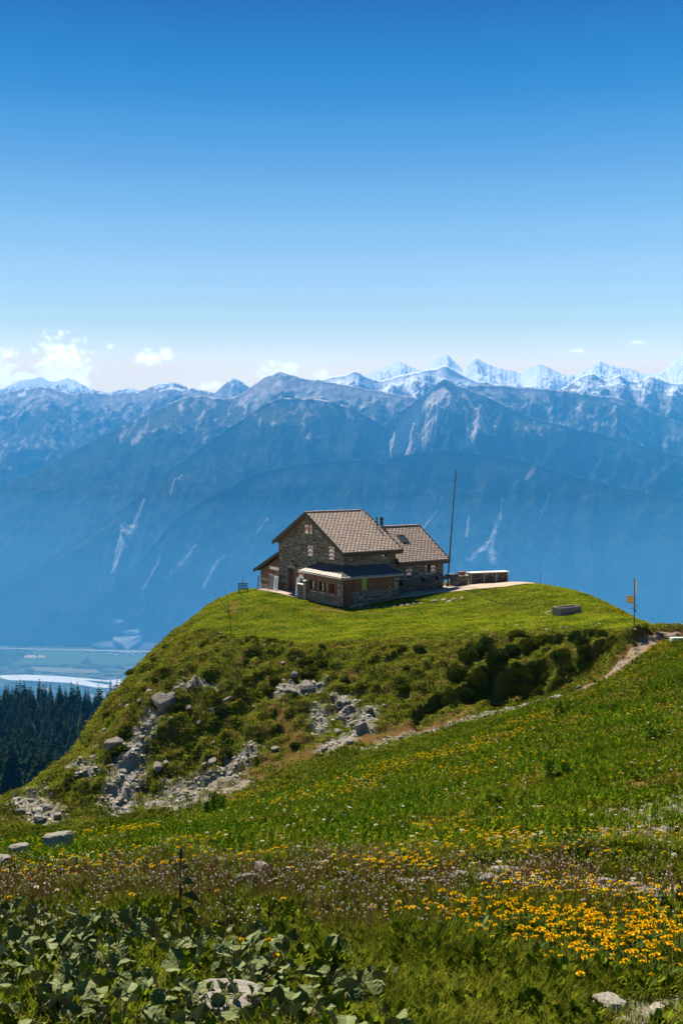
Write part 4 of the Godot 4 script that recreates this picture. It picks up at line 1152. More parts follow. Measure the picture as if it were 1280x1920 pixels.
# a shutter painted white with red chevrons pointing up; the paint is a separate thin layer
func shutter(at: Vector3, u: Vector3, n: Vector3, wide: float, tall: float, bands: int, ground_red := false) -> void:
	var ax := Basis(u, Vector3.UP, n)
	var s := Build.new()
	s.box(at, Vector3(wide, tall, 0.04), ax, 0.008)
	var leaf := obj("shutter", s, M.red if ground_red else M.white, hut)
	var c := Build.new()
	var step := tall / bands
	var right := u.cross(Vector3.UP).dot(n) > 0.0
	for k in bands:
		var y := -tall * 0.5 + step * (k + 0.12)
		var h := step * 0.42
		var rise := minf(step * 0.5, tall * 0.5 - y - h) * 0.95
		for side in [-1.0, 1.0]:
			var a: Vector3 = at + u * (side * wide * 0.49) + Vector3(0, y, 0) + n * 0.0235
			var b := at + Vector3(0, y + rise, 0) + n * 0.0235
			var a2 := a + Vector3(0, h, 0)
			var b2 := b + Vector3(0, h, 0)
			if (side > 0.0) == right: c.quad(a, a2, b2, b)
			else: c.quad(a, b, b2, a2)
	obj("chevron", c, M.white if ground_red else M.red, leaf)

func build_hut() -> void:
	M.mortar = grained(mat(0.235, 0.22, 0.19, 0.95), 0.1, 0.7, 1.2, 0.8, true, 4, 31)
	M.stone = grained(vmat(0.9), 0.12, 0.6, 1.35, 1.1, true, 4, 32)
	M.slate = grained(vmat(0.8), 0.1, 0.85, 1.15, 0.9, true, 3, 33)
	M.ridge = mat(0.3, 0.2, 0.145, 0.7)
	M.roof_wood = mat(0.06, 0.034, 0.02, 0.85)
	M.dark_wood = grained(mat(0.03, 0.021, 0.017, 0.75), 0.1, 0.7, 1.3, 0.5, true, 3, 34)
	M.wood = grained(vmat(0.75, 0.135, 0.058, 0.032), 0.09, 0.65, 1.3, 1.4, true, 4, 35)
	M.old_wood = grained(mat(0.27, 0.2, 0.14, 0.85), 0.09, 0.65, 1.2, 1.4, true, 4, 36)
	M.gutter = mat(0.06, 0.045, 0.04, 0.45, 0.6)
	M.glass = mat(0.25, 0.28, 0.3, 0.05)
	M.glass.transparency = BaseMaterial3D.TRANSPARENCY_ALPHA
	M.glass.albedo_color.a = 0.15
	M.room = mat(0.3, 0.27, 0.22)
	M.sill = mat(0.3, 0.3, 0.31, 0.8)
	M.white = mat(0.72, 0.72, 0.7, 0.6)
	M.red = mat(0.36, 0.025, 0.04, 0.55)
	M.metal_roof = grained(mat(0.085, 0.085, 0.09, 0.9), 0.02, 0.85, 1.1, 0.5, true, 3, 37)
	M.green = mat(0.14, 0.3, 0.02, 0.6)
	M.concrete = grained(mat(0.4, 0.39, 0.36, 0.9), 0.05, 0.75, 1.1, 0.7, true, 4, 38)
	M.concrete_pink = grained(mat(0.42, 0.34, 0.28, 0.9), 0.06, 0.75, 1.12, 0.6, true, 4, 39)
	M.gravel = grained(mat(0.4, 0.33, 0.255, 0.95), 0.12, 0.7, 1.15, 0.8, true, 4, 40)
	M.black = mat(0.012, 0.013, 0.016, 0.6)
	hut = thing("mountain_hut", "stone mountain hut with brown slate roofs on the grassy spur", "hut", HUT, HUT_TURN)
	var right := Vector3.RIGHT
	var back := Vector3.FORWARD
	# gable towards the left, and the long wall
	var gable := [[8.59, 10.11, -0.6, 2.03], [5.25, 6.5, 5.55, 6.3], [5.15, 6.15, 3.55, 4.4], [1.43, 2.42, 3.52, 4.62], [8.83, 9.25, 2.55, 2.86], [6.9, 7.9, 1.3, 2.1]]
	stone_wall(Vector3.ZERO, back, Vector3.LEFT, 11.7, -1.4, [[0.0, 4.42], [5.85, 7.3], [11.7, 4.42]], gable, 1)
	var long := [[3.96, 4.49, 3.6, 4.24]]
	stone_wall(Vector3.ZERO, right, Vector3.BACK, 5.5, -1.4, [[0.0, 4.5], [5.5, 4.5]], long, 2)
	stone_wall(Vector3(5.5, 0, 0), back, Vector3.RIGHT, 11.7, -1.4, [[0.0, 4.42], [5.85, 7.3], [11.7, 4.42]], [], 3)
	stone_wall(Vector3(0, 0, -11.7), right, Vector3.FORWARD, 5.5, -1.4, [[0.0, 4.5], [5.5, 4.5]], [], 4)
	var main := saddle(-0.45, 5.85, -5.85, 7.52, 0.4957, 6.45, 6.35, 11)
	var rod := Build.new()
	rod.tube([Vector3(5.75, 7.4, -5.85), Vector3(5.75, 9.7, -5.85)], [0.03, 0.018], 6)
	obj("lightning_rod", rod, M.gutter, main)
	var pipe := Build.new()
	pipe.tube([Vector3(5.55, 5.8, -3.1), Vector3(5.55, 6.95, -3.1)], [0.07, 0.07], 8)
	pipe.tube([Vector3(5.55, 6.9, -3.1), Vector3(5.55, 7.0, -3.1)], [0.1, 0.1], 8)
	obj("vent_pipe", pipe, M.black, main)
	# soffit boards under the verge, of brown wood
	var soff := Build.new()
	for side in [1.0, -1.0]:
		var v := Vector3(0, -0.4957, side).normalized()
		var n := Vector3(0, 1, 0.4957 * side).normalized()
		soff.box(Vector3(-0.19, 7.52, -5.85) + v * 3.5 - n * 0.2, Vector3(0.36, 0.05, 6.8), Basis(Vector3.RIGHT, n, v) if side > 0.0 else Basis(Vector3.LEFT, n, v))
	obj("soffit", soff, mat(0.26, 0.13, 0.06, 0.7), main)
	var beam := Build.new()
	beam.box(Vector3(2.75, 4.28, 0.14), Vector3(5.4, 0.16, 0.14))
	obj("wall_plate", beam, M.roof_wood, hut)
	# gable windows and their shutters
	window(Vector3.ZERO, back, Vector3.LEFT, gable[1])
	shutter(Vector3(-0.09, 5.92, -6.2), back, Vector3.LEFT, 0.6, 0.74, 1)
	shutter(Vector3(-0.09, 5.92, -5.42), back, Vector3.LEFT, 0.26, 0.74, 1)
	window(Vector3.ZERO, back, Vector3.LEFT, gable[2])
	shutter(Vector3(-0.09, 3.97, -5.55), back, Vector3.LEFT, 0.8, 0.84, 2)
	window(Vector3.ZERO, back, Vector3.LEFT, gable[3])
	shutter(Vector3(-0.09, 4.06, -1.83), back, Vector3.LEFT, 0.82, 1.08, 3)
	window(Vector3.ZERO, back, Vector3.LEFT, gable[4])
	window(Vector3.ZERO, back, Vector3.LEFT, gable[5])
	shutter(Vector3(-0.09, 1.68, -7.25), back, Vector3.LEFT, 1.05, 0.82, 1)
	window(Vector3.ZERO, right, Vector3.BACK, long[0])
	# the door, deep in its opening
	var d := Build.new()
	d.box(Vector3(0.42, 0.7, -9.35), Vector3(0.06, 2.6, 1.6))
	var door := obj("door", d, mat(0.07, 0.018, 0.012, 0.7), hut)
	var kn := Build.new()
	kn.tube([Vector3(0.39, 0.75, -8.85), Vector3(0.31, 0.75, -8.85), Vector3(0.31, 0.75, -8.98)], [0.018, 0.018, 0.014], 6)
	obj("handle", kn, M.gutter, door)
	var step := Build.new()
	step.box(Vector3(-0.45, -0.42, -9.1), Vector3(0.9, 0.3, 2.4), Basis(), 0.03)
	step.box(Vector3(-1.1, -0.55, -8.6), Vector3(0.5, 0.25, 1.6), Basis(), 0.03)
	obj("step", step, M.concrete, hut)
	var lamp := Build.new()
	lamp.tube([Vector3(-0.05, 2.55, -8.12), Vector3(-0.22, 2.6, -8.12), Vector3(-0.22, 2.5, -8.12)], [0.02, 0.02, 0.02], 6)
	lamp.tube([Vector3(-0.22, 2.52, -8.12), Vector3(-0.22, 2.45, -8.12), Vector3(-0.22, 2.2, -8.12)], [0.04, 0.1, 0.07], 8)
	obj("wall_lamp", lamp, M.black, hut)
	# the wing
	var wing := [[8.84 - 5.5, 9.91 - 5.5, 1.95, 2.66], [6.75 - 5.5, 7.4 - 5.5, 1.5, 2.35]]
	stone_wall(Vector3(5.5, 0, -0.06), right, Vector3.BACK, 5.4, -1.4, [[0.0, 3.3], [5.4, 3.3]], wing, 5)
	stone_wall(Vector3(10.9, 0, -0.06), back, Vector3.RIGHT, 8.7, -1.4, [[0.0, 3.3], [4.32, 5.8], [8.7, 3.3]], [], 6)
	stone_wall(Vector3(5.5, 0, -8.76), right, Vector3.FORWARD, 5.4, -1.4, [[0.0, 3.3], [5.4, 3.3]], [], 7)
	var wr := saddle(5.53, 11.25, -4.38, 6.0, 0.59, 4.85, 4.85, 21)
	var wp := Build.new()
	wp.box(Vector3(8.2, 3.1, 0.08), Vector3(5.3, 0.24, 0.14))
	obj("wall_plate", wp, mat(0.16, 0.075, 0.035, 0.7), hut)
	var sky_n := Vector3(0, 1, 0.59).normalized()
	var sky_v := Vector3(0, -0.59, 1).normalized()
	var sl := Build.new()
	var slc := Vector3(8.05, 6.0, -4.38) + sky_v * 2.2 + sky_n * 0.07
	for s in [-1.0, 1.0]:
		sl.box(slc + Vector3(s * 0.36, 0, 0), Vector3(0.09, 0.12, 1.1), Basis(Vector3.RIGHT, sky_n, sky_v))
		sl.box(slc + sky_v * (s * 0.51), Vector3(0.63, 0.12, 0.08), Basis(Vector3.RIGHT, sky_n, sky_v))
	var skylight := obj("skylight", sl, M.black, wr)
	skylight.set_meta("label", "dark framed skylight in the wing roof")
	var pn := Build.new()
	pn.box(slc, Vector3(0.63, 0.05, 0.94), Basis(Vector3.RIGHT, sky_n, sky_v))
	obj("skylight_pane", pn, mat(0.03, 0.05, 0.07, 0.05), wr)
	var ch := Build.new()
	for k in [[5.6, 6.35, 0.14], [6.35, 6.45, 0.2], [6.45, 6.62, 0.12], [6.62, 6.72, 0.2], [6.72, 6.9, 0.15]]:
		ch.tube([Vector3(7.1, k[0], -4.6), Vector3(7.1, k[1], -4.6)], [k[2], k[2]], 10)
	obj("chimney", ch, M.black, wr)
	window(Vector3(5.5, 0, -0.06), right, Vector3.BACK, wing[0])
	shutter(Vector3(9.62, 2.3, 0.03), right, Vector3.BACK, 0.5, 0.68, 2, true)
	window(Vector3(5.5, 0, -0.06), right, Vector3.BACK, wing[1])
	shutter(Vector3(6.95, 2.1, 0.03), right, Vector3.BACK, 0.6, 0.5, 1)
	# the glazed porch round the front corner: stone below, boards above
	var pl := [[0.0, 2.28], [6.35, 2.28]]
	var o1 := Vector3(-1.4, 0, 2.2)
	var porch_windows := [[1.6, 2.06, 0.78, 1.6], [2.8, 3.82, 0.76, 1.6], [4.32, 5.49, 0.72, 1.58]]
	stone_wall(o1, back, Vector3.LEFT, 6.35, -1.2, [[0.0, 1.98], [1.0, 1.98], [1.001, 0.68], [6.35, 0.68]], [], 8)
	var o1b := Vector3(-1.37, 0, 2.2)
	var pb := Build.new()
	wall_shell(pb, o1b + Vector3(0.03, 0, 0), back, Vector3.LEFT, 6.35, 0.66, pl, porch_windows, 0.2)
	obj("porch_wall", pb, M.roof_wood, hut)
	boards("boarding", o1b, back, Vector3.LEFT, 6.35, 0.7, pl, porch_windows, M.wood, 51)
	for q in porch_windows:
		window(o1b, back, Vector3.LEFT, q, 0.1, M.roof_wood)
		for s in [-1.0, 1.0]:
			var lf := Build.new()
			var mid: float = (q[0] + q[1]) * 0.5 + s * ((q[1] - q[0]) * 0.5 - 0.05)
			lf.box(o1b + back * mid + Vector3(-0.13, (q[2] + q[3]) * 0.5, 0), Vector3(0.2, q[3] - q[2], 0.03))
			obj("shutter", lf, mat(0.17, 0.045, 0.03, 0.7), hut)
	var cur := Build.new()
	cur.box(o1b + back * 3.15 + Vector3(0.1, 1.2, 0), Vector3(0.01, 0.78, 0.3))
	cur.box(o1b + back * 4.6 + Vector3(0.1, 1.2, 0), Vector3(0.01, 0.78, 0.2))
	obj("curtain", cur, M.green, hut)
	var o2 := Vector3(-1.4, 0, 2.2)
	stone_wall(o2 + Vector3(0.85, 0, 0), right, Vector3.BACK, 4.9, -1.2, [[0.0, 1.05], [4.38, 1.05], [4.381, 2.02], [4.9, 2.02]], [], 9)
	var pr := [[1.86, 2.38, 1.2, 2.22]]
	var pb2 := Build.new()
	wall_shell(pb2, o2 + Vector3(0, 0, -0.03), right, Vector3.BACK, 5.75, -0.9, [[0.0, 2.3], [5.75, 2.3]], pr, 0.1)
	obj("porch_wall", pb2, M.roof_wood, hut)
	boards("boarding", o2 + Vector3(0, 0, 0.01), right, Vector3.BACK, 5.7, 1.07, [[0.0, 2.3], [5.7, 2.3]], [[0.12, 0.84, -1.0, 1.82], pr[0], [5.2, 5.7, 1.0, 2.0]], M.wood, 52)
	var gs := Build.new()
	gs.box(o2 + Vector3(2.12, 1.71, -0.02), Vector3(0.5, 1.0, 0.03))
	obj("green_blind", gs, M.green, hut)
	var gsl := Build.new()
	gsl.box(o2 + Vector3(2.12, 1.17, 0.06), Vector3(0.62, 0.05, 0.16))
	obj("sill", gsl, M.sill, hut)
	var pd := Build.new()
	pd.box(o2 + Vector3(0.48, 0.6, 0.0), Vector3(0.7, 2.4, 0.06))
	var pdoor := obj("door", pd, mat(0.09, 0.03, 0.02, 0.7), hut)
	var ph := Build.new()
	ph.box(o2 + Vector3(0.74, 0.75, 0.06), Vector3(0.12, 0.03, 0.03))
	obj("handle", ph, M.gutter, pdoor)
	var la := Build.new()
	la.box(o2 + Vector3(4.75, 1.2, 0.06), Vector3(0.05, 0.16, 0.03))
	obj("latch", la, M.white, hut)
	var ends := Build.new()
	wall_shell(ends, Vector3(4.35, 0, 2.2), back, Vector3.RIGHT, 2.2, -1.0, [[0.0, 2.3], [2.2, 2.85]], [])
	wall_shell(ends, Vector3(-1.4, 0, -4.15), right, Vector3.FORWARD, 1.4, -1.0, [[0.0, 2.3], [1.4, 2.75]], [])
	obj("porch_wall", ends, M.mortar, hut)
	# its hipped roof: two slopes that meet over the corner
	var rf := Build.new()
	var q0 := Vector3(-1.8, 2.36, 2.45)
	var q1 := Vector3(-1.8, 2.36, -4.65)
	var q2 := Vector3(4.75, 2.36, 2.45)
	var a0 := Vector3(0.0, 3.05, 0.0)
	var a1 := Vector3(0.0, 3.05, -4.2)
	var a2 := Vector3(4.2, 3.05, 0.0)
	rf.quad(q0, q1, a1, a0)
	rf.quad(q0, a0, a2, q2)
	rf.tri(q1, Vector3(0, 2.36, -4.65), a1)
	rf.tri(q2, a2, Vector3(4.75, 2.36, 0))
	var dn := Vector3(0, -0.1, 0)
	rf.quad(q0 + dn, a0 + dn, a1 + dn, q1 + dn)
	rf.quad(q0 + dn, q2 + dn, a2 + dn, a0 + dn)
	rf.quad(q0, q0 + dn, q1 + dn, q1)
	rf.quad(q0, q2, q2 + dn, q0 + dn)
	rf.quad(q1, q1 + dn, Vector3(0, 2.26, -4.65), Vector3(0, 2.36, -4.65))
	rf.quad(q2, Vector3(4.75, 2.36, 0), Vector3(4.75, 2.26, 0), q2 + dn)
	var porch_roof := obj("porch_roof", rf, M.metal_roof, hut)  # shade from the main house is put into this dark colour
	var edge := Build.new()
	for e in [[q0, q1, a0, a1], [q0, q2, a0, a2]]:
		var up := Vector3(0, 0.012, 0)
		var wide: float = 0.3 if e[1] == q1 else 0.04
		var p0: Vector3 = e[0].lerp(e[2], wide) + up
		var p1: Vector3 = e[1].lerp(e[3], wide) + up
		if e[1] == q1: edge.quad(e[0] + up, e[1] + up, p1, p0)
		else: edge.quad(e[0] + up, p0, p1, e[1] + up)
	obj("painted_sunlit_eave", edge, mat(0.46, 0.42, 0.36, 0.9), porch_roof)  # pale strip that paints sunlight along the roof edge, not a flashing
	var seams := Build.new()
	for k in 13:
		var f := k / 12.0
		seams.tube([q0.lerp(q1, f) + Vector3(0, 0.02, 0), a0.lerp(a1, f) + Vector3(0, 0.02, 0)], [0.015, 0.015], 4)
	for k in range(1, 12):
		var f := k / 11.0
		seams.tube([q0.lerp(q2, f) + Vector3(0, 0.02, 0), a0.lerp(a2, f) + Vector3(0, 0.02, 0)], [0.015, 0.015], 4)
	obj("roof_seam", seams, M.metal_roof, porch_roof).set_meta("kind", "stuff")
	var pg := Build.new()
	pg.tube([q1 + Vector3(-0.06, -0.1, 0), q0 + Vector3(-0.06, -0.1, 0.06), q2 + Vector3(0, -0.1, 0.06)], [0.055, 0.055, 0.055], 8)
	obj("gutter", pg, M.sill, porch_roof)
	# low stone wall with pale caps that carries on from the porch
	stone_wall(Vector3(-1.42, 0, -4.16), back, Vector3.LEFT, 1.5, -1.2, [[0.0, 1.0], [1.5, 1.0]], [], 10)
	stone_wall(Vector3(-1.42, 0, -5.66), right, Vector3.FORWARD, 0.4, -1.2, [[0.0, 1.0], [0.4, 1.0]], [], 12)
	var cap := Build.new()
	cap.box(Vector3(-1.2, 1.04, -4.92), Vector3(0.55, 0.08, 1.56), Basis(), 0.01)
	cap.box(Vector3(-1.45, 1.47, -4.0), Vector3(0.5, 0.09, 0.45), Basis(), 0.01)
	cap.box(Vector3(-1.02, 0.2, -4.92), Vector3(0.06, 1.7, 1.5))
	obj("wall_cap", cap, M.white, hut)
	var pier := Build.new()
	pier.box(Vector3(-1.45, 0.2, -4.0), Vector3(0.4, 2.45, 0.36))
	obj("pier", pier, M.mortar, hut)
	# the lean-to shed at the far end of the gable
	var st := [[0.0, 3.05], [4.35, 1.25]]
	var so := Vector3(0.35, 0, -11.72)
	var sb := Build.new()
	wall_shell(sb, so + Vector3(0.03, 0, 0), back, Vector3.LEFT, 4.35, -1.4, st, [[0.6, 1.7, -0.6, 1.5]], 0.2)
	wall_shell(sb, Vector3(0.38, 0, -16.07), right, Vector3.FORWARD, 4.6, -1.4, [[0.0, 1.25], [4.6, 1.25]], [])
	obj("shed_wall", sb, M.concrete, hut)
	boards("boarding", so, back, Vector3.LEFT, 4.35, -0.1, st, [[0.6, 1.7, -1.0, 1.5]], M.wood, 53)
	var sd := Build.new()
	sd.box(so + back * 1.15 + Vector3(0.12, 0.4, 0), Vector3(0.05, 2.1, 1.08))
	obj("shed_door", sd, mat(0.24, 0.09, 0.04, 0.7), hut)
	var sf := Build.new()
	for k in [0.55, 1.75]:
		sf.box(so + back * k + Vector3(-0.05, 0.4, 0), Vector3(0.12, 2.4, 0.12))
	obj("door_post", sf, M.old_wood, hut)
	var lint := Build.new()
	lint.box(so + back * 1.25 + Vector3(-0.08, 1.66, 0), Vector3(0.14, 0.28, 1.9))
	obj("lintel", lint, M.white, hut)
	var sn := Vector3(0, 1, -0.42).normalized()
	var sv := Vector3(0, -0.42, -1).normalized()
	var sr := Build.new()
	sr.box(Vector3(2.6, 3.18, -11.78) + sv * 2.75 + sn * 0.1, Vector3(5.3, 0.14, 5.5), Basis(Vector3.LEFT, sn, sv))
	var shed_roof := obj("shed_roof", sr, M.metal_roof, hut)
	var sbb := Build.new()
	sbb.box(Vector3(-0.07, 3.18, -11.78) + sv * 2.75 + sn * 0.04, Vector3(0.05, 0.3, 5.55), Basis(Vector3.LEFT, sn, sv))
	obj("barge_board", sbb, M.dark_wood, shed_roof)
	# paving along the hut
	strip("walkway", "pale concrete walkway along the gable of the hut", [Vector2(-8.26, -109.43), Vector2(-7.08, -107.31), Vector2(-5.45, -105.00), Vector2(-3.89, -102.95), Vector2(-1.87, -99.04), Vector2(0.14, -96.21)], Vector2(2.4, -0.9), M.concrete_pink)
	strip("terrace", "sunlit gravel terrace in front of the wing and bar", [Vector2(0.68, -95.64), Vector2(2.77, -97.71), Vector2(5.65, -99.77), Vector2(7.60, -100.69), Vector2(9.79, -101.29), Vector2(12.35, -100.75), Vector2(14.57, -99.71), Vector2(17.20, -100.52)], Vector2(1.0, -7.5), M.gravel)

func strip(called: String, label: String, front: Array, reach: Vector2, m: Material) -> void:
	var p := PackedVector3Array()
	var c := PackedColorArray()
	var n := 60
	var line := Curve2D.new()
	for q in front: line.add_point(q)
	for k in n + 1:
		var q := line.sample_baked(line.get_baked_length() * k / n)
		for e in 9:
			var w := q + reach * (maxf(e - 1, 0) / 7.0)
			p.append(Vector3(w.x, ground(w.x, w.y) + (0.06 if e > 0 else -0.1), w.y))
			c.append(Color(1, 1, 1))
	structure(obj(called, sheet(8, n, p, c), m), label, "paving")

# ------------------------------------------------------------------ things on the spur
# an angular stone: a ball cut by random planes
func rock_mesh(seed_: int, flat: float) -> ArrayMesh:
	var r := RandomNumberGenerator.new()
	r.seed = seed_
	var planes := []
	for k in 13:
		var n := Vector3(r.randfn(), r.randfn(), r.randfn()).normalized()
		planes.append([n, r.randf_range(0.62, 1.0)])
	planes.append([Vector3(r.randf_range(-0.15, 0.15), 1, r.randf_range(-0.15, 0.15)).normalized(), 0.6])
	var b := Build.new()
	var at := func(d: Vector3) -> Vector3:
		d = d.normalized()
		var len := 1.15
		for p in planes:
			var c: float = d.dot(p[0])
			if c > 0.02: len = minf(len, p[1] / c)
		len *= 1.0 + 0.06 * noise_b.get_noise_3d(d.x * 2.6 + seed_, d.y * 2.6, d.z * 2.6)
		return Vector3(d.x * len, d.y * len * flat, d.z * len)
	var n := 7
	for ax in 3:
		for s in [-1.0, 1.0]:
			for i in n:
				for j in n:
					var q := []
					for k in [[0, 0], [1, 0], [1, 1], [0, 1]]:
						var w := Vector3()
						w[ax] = s
						w[(ax + 1) % 3] = tan(((i + k[0]) / float(n) * 2.0 - 1.0) * PI / 4.0)
						w[(ax + 2) % 3] = tan(((j + k[1]) / float(n) * 2.0 - 1.0) * PI / 4.0)
						q.append(at.call(w))
					var g := 0.9 + 0.35 * noise_b.get_noise_3d(q[0].x * 3.0, q[0].y * 5.0 + seed_, q[0].z * 3.0)
					b.tint = Color(0.25 * g, 0.23 * g, 0.2 * g)
					if s > 0: b.quad(q[3], q[2], q[1], q[0])
					else: b.quad(q[0], q[1], q[2], q[3])
	return b.mesh()

var rocks := []
var slabs := []
var rock_mat: StandardMaterial3D

# r: [place, width, height]; sunk a third into the ground and laid with the slope
func rock(r: Array, label: String, group := "", turn := -1.0, slab := false, called := "rock") -> MeshInstance3D:
	var k := rng.randi() % 6
	var o := obj(called, (slabs if slab else rocks)[k], rock_mat)
	tag(o, label, "rock", group)
	var p: Vector2 = r[0]
	var half: float = r[1] * (0.62 if r[0].y > -45.0 else 0.46)
	var tall: float = maxf(r[2], r[1] * 0.16)
	var up := slope_up(p.x, p.y).lerp(Vector3.UP, 0.35).normalized()
	var a := turn if turn >= 0.0 else rng.randf() * TAU
	var fwd := Vector3(cos(a), 0, sin(a))
	var sx := up.cross(fwd).normalized()
	var sz := sx.cross(up).normalized()
	o.transform = Transform3D(Basis(sx * half, up * (tall * (1.05 if not slab else 1.6)), sz * half * rng.randf_range(0.65, 0.95)), Vector3(p.x, ground(p.x, p.y) + tall * (0.5 if p.y > -45.0 and not slab else 0.18) + (0.06 if p.y > -45.0 else 0.0), p.y))
	return o

func local(parts: Array) -> Build:      # boxes: [centre, size, turn about y, tilt about z]
	var b := Build.new()
	for p in parts:
		var ax := Basis(Vector3.UP, p[2] if p.size() > 2 else 0.0) * Basis(Vector3.BACK, p[3] if p.size() > 3 else 0.0)
		b.box(p[0], p[1], ax, 0.006)
	return b

func build_things() -> void:
	rock_mat = grained(vmat(0.9), 0.06, 0.62, 1.25, 1.4, true, 5, 51)
	for k in 6:
		rocks.append(rock_mesh(100 + k, 0.72))
		slabs.append(rock_mesh(200 + k, 0.4))
	build_signpost()
	build_trough()
	build_hut_yard()
	build_rocks()
	build_saplings()

func build_signpost() -> void:
	var yellow := grained(mat(0.85, 0.42, 0.02, 0.6), 0.08, 0.85, 1.1, 3.0, true, 3, 55)
	var steel := mat(0.07, 0.07, 0.08, 0.4, 0.7)
	var at := on_ground(Vector2(17.14, -66.22), -0.05)
	var t := thing("signpost", "hiking signpost with stacked yellow arrow plates beside the path", "signpost", at)
	var b := Build.new()
	b.tube([Vector3(0, -0.3, 0), Vector3(0, 2.86, 0)], [0.034, 0.034], 10)
	obj("pole", b, steel, t)
	# arrow plates: y, side (+1 right), yaw, length
	var plates := [[2.7, 1.0, 1.13, 0.44], [2.53, 1.0, 1.13, 0.56], [2.38, 1.0, 1.13, 0.56], [2.23, 1.0, 1.13, 0.56], [2.08, 1.0, 1.13, 0.56], [1.93, 1.0, 1.13, 0.5], [1.76, -1.0, 0.55, 0.52], [1.61, -1.0, 0.55, 0.52], [1.46, -1.0, 0.55, 0.52]]
	for p in plates:
		var a := Build.new()
		var h := 0.066
		var l: float = p[3]
		var ax := Basis(Vector3.UP, p[2] if p[1] > 0.0 else PI - p[2])
		var shape := [Vector2(0.035, -h), Vector2(l - 0.09, -h), Vector2(l, 0), Vector2(l - 0.09, h), Vector2(0.035, h)]
		for side in [1.0, -1.0]:
			for k in range(1, 4):
				var q := [Vector3(shape[0].x, shape[0].y, side * 0.006), Vector3(shape[k].x, shape[k].y, side * 0.006), Vector3(shape[k + 1].x, shape[k + 1].y, side * 0.006)]
				if side > 0.0: a.tri(ax * q[0], ax * q[2], ax * q[1])
				else: a.tri(ax * q[0], ax * q[1], ax * q[2])
		for k in 5:
			var e: Vector2 = shape[k]
			var f: Vector2 = shape[(k + 1) % 5]
			a.quad(ax * Vector3(e.x, e.y, 0.006), ax * Vector3(f.x, f.y, 0.006), ax * Vector3(f.x, f.y, -0.006), ax * Vector3(e.x, e.y, -0.006))
		var o := obj("arrow_plate", a, yellow, t)
		o.position.y = p[0]
	var c := Build.new()
	c.box(Vector3(0.11, 1.24, 0), Vector3(0.18, 0.06, 0.015))
	obj("route_tag", c, mat(0.35, 0.17, 0.03, 0.6), t)
	var d := Build.new()
	d.box(Vector3(-0.13, 1.12, 0), Vector3(0.2, 0.06, 0.015))
	obj("route_tag", d, mat(0.4, 0.06, 0.05, 0.6), t)
	var e := Build.new()
	e.box(Vector3(0.05, 0.97, 0.05), Vector3(0.08, 0.12, 0.06), Basis(), 0.01)
	obj("clamp", e, steel, t)
	# the white beam by the path
	var w := on_ground(Vector2(18.16, -62.38), 0.13)
	var beam := thing("beam", "white painted square beam lying beside the footpath", "beam", w)
	beam.rotation = Vector3(0, 0.06, 0)
	obj("timber", local([[Vector3(1.3, 0, 0), Vector3(2.6, 0.25, 0.25)]]), grained(mat(0.74, 0.7, 0.64, 0.7), 0.1, 0.8, 1.08, 1.5, true, 3, 56), beam)
	obj("block", local([[Vector3(0.08, -0.06, 0.02), Vector3(0.16, 0.36, 0.32)], [Vector3(2.4, -0.12, 0.0), Vector3(0.16, 0.3, 0.32)]]), M.white, beam)
	# thin marker stake on the rim
	var s := thing("marker_stake", "thin dark marker stake on the rim beyond the terrace", "stake", on_ground(Vector2(17.25, -98.34), -0.1))
	var sb := Build.new()
	sb.tube([Vector3(0, 0, 0), Vector3(0.02, 1.15, 0)], [0.03, 0.022], 6)
	obj("stake", sb, mat(0.12, 0.13, 0.15, 0.7), s)
	var scap := Build.new()
	scap.tube([Vector3(0.02, 1.14, 0), Vector3(0.02, 1.2, 0)], [0.035, 0.03], 6)
	obj("tip", scap, mat(0.3, 0.3, 0.32, 0.6), s)

func build_trough() -> void:
	var m := grained(mat(0.2, 0.18, 0.155, 0.95), 0.08, 0.6, 1.3, 1.4, true, 4, 57)
	var at := on_ground(Vector2(15.97, -80.16), 0.0)
	var t := thing("trough", "weathered stone water trough standing on the lawn", "trough", at, 0.62)
	t.scale = Vector3(0.84, 0.84, 0.84)
	for z in [-0.42, 0.42]:
		obj("side_wall", local([[Vector3(0, 0.2, z), Vector3(2.5, 0.85, 0.13)]]), m, t)
	for x in [-1.18, 1.18]:
		obj("end_wall", local([[Vector3(x, 0.2, 0), Vector3(0.138, 0.846, 0.708)]]), m, t)
	obj("bottom", local([[Vector3(0, 0.0, 0), Vector3(2.22, 0.1, 0.706)]]), mat(0.05, 0.04, 0.035), t)

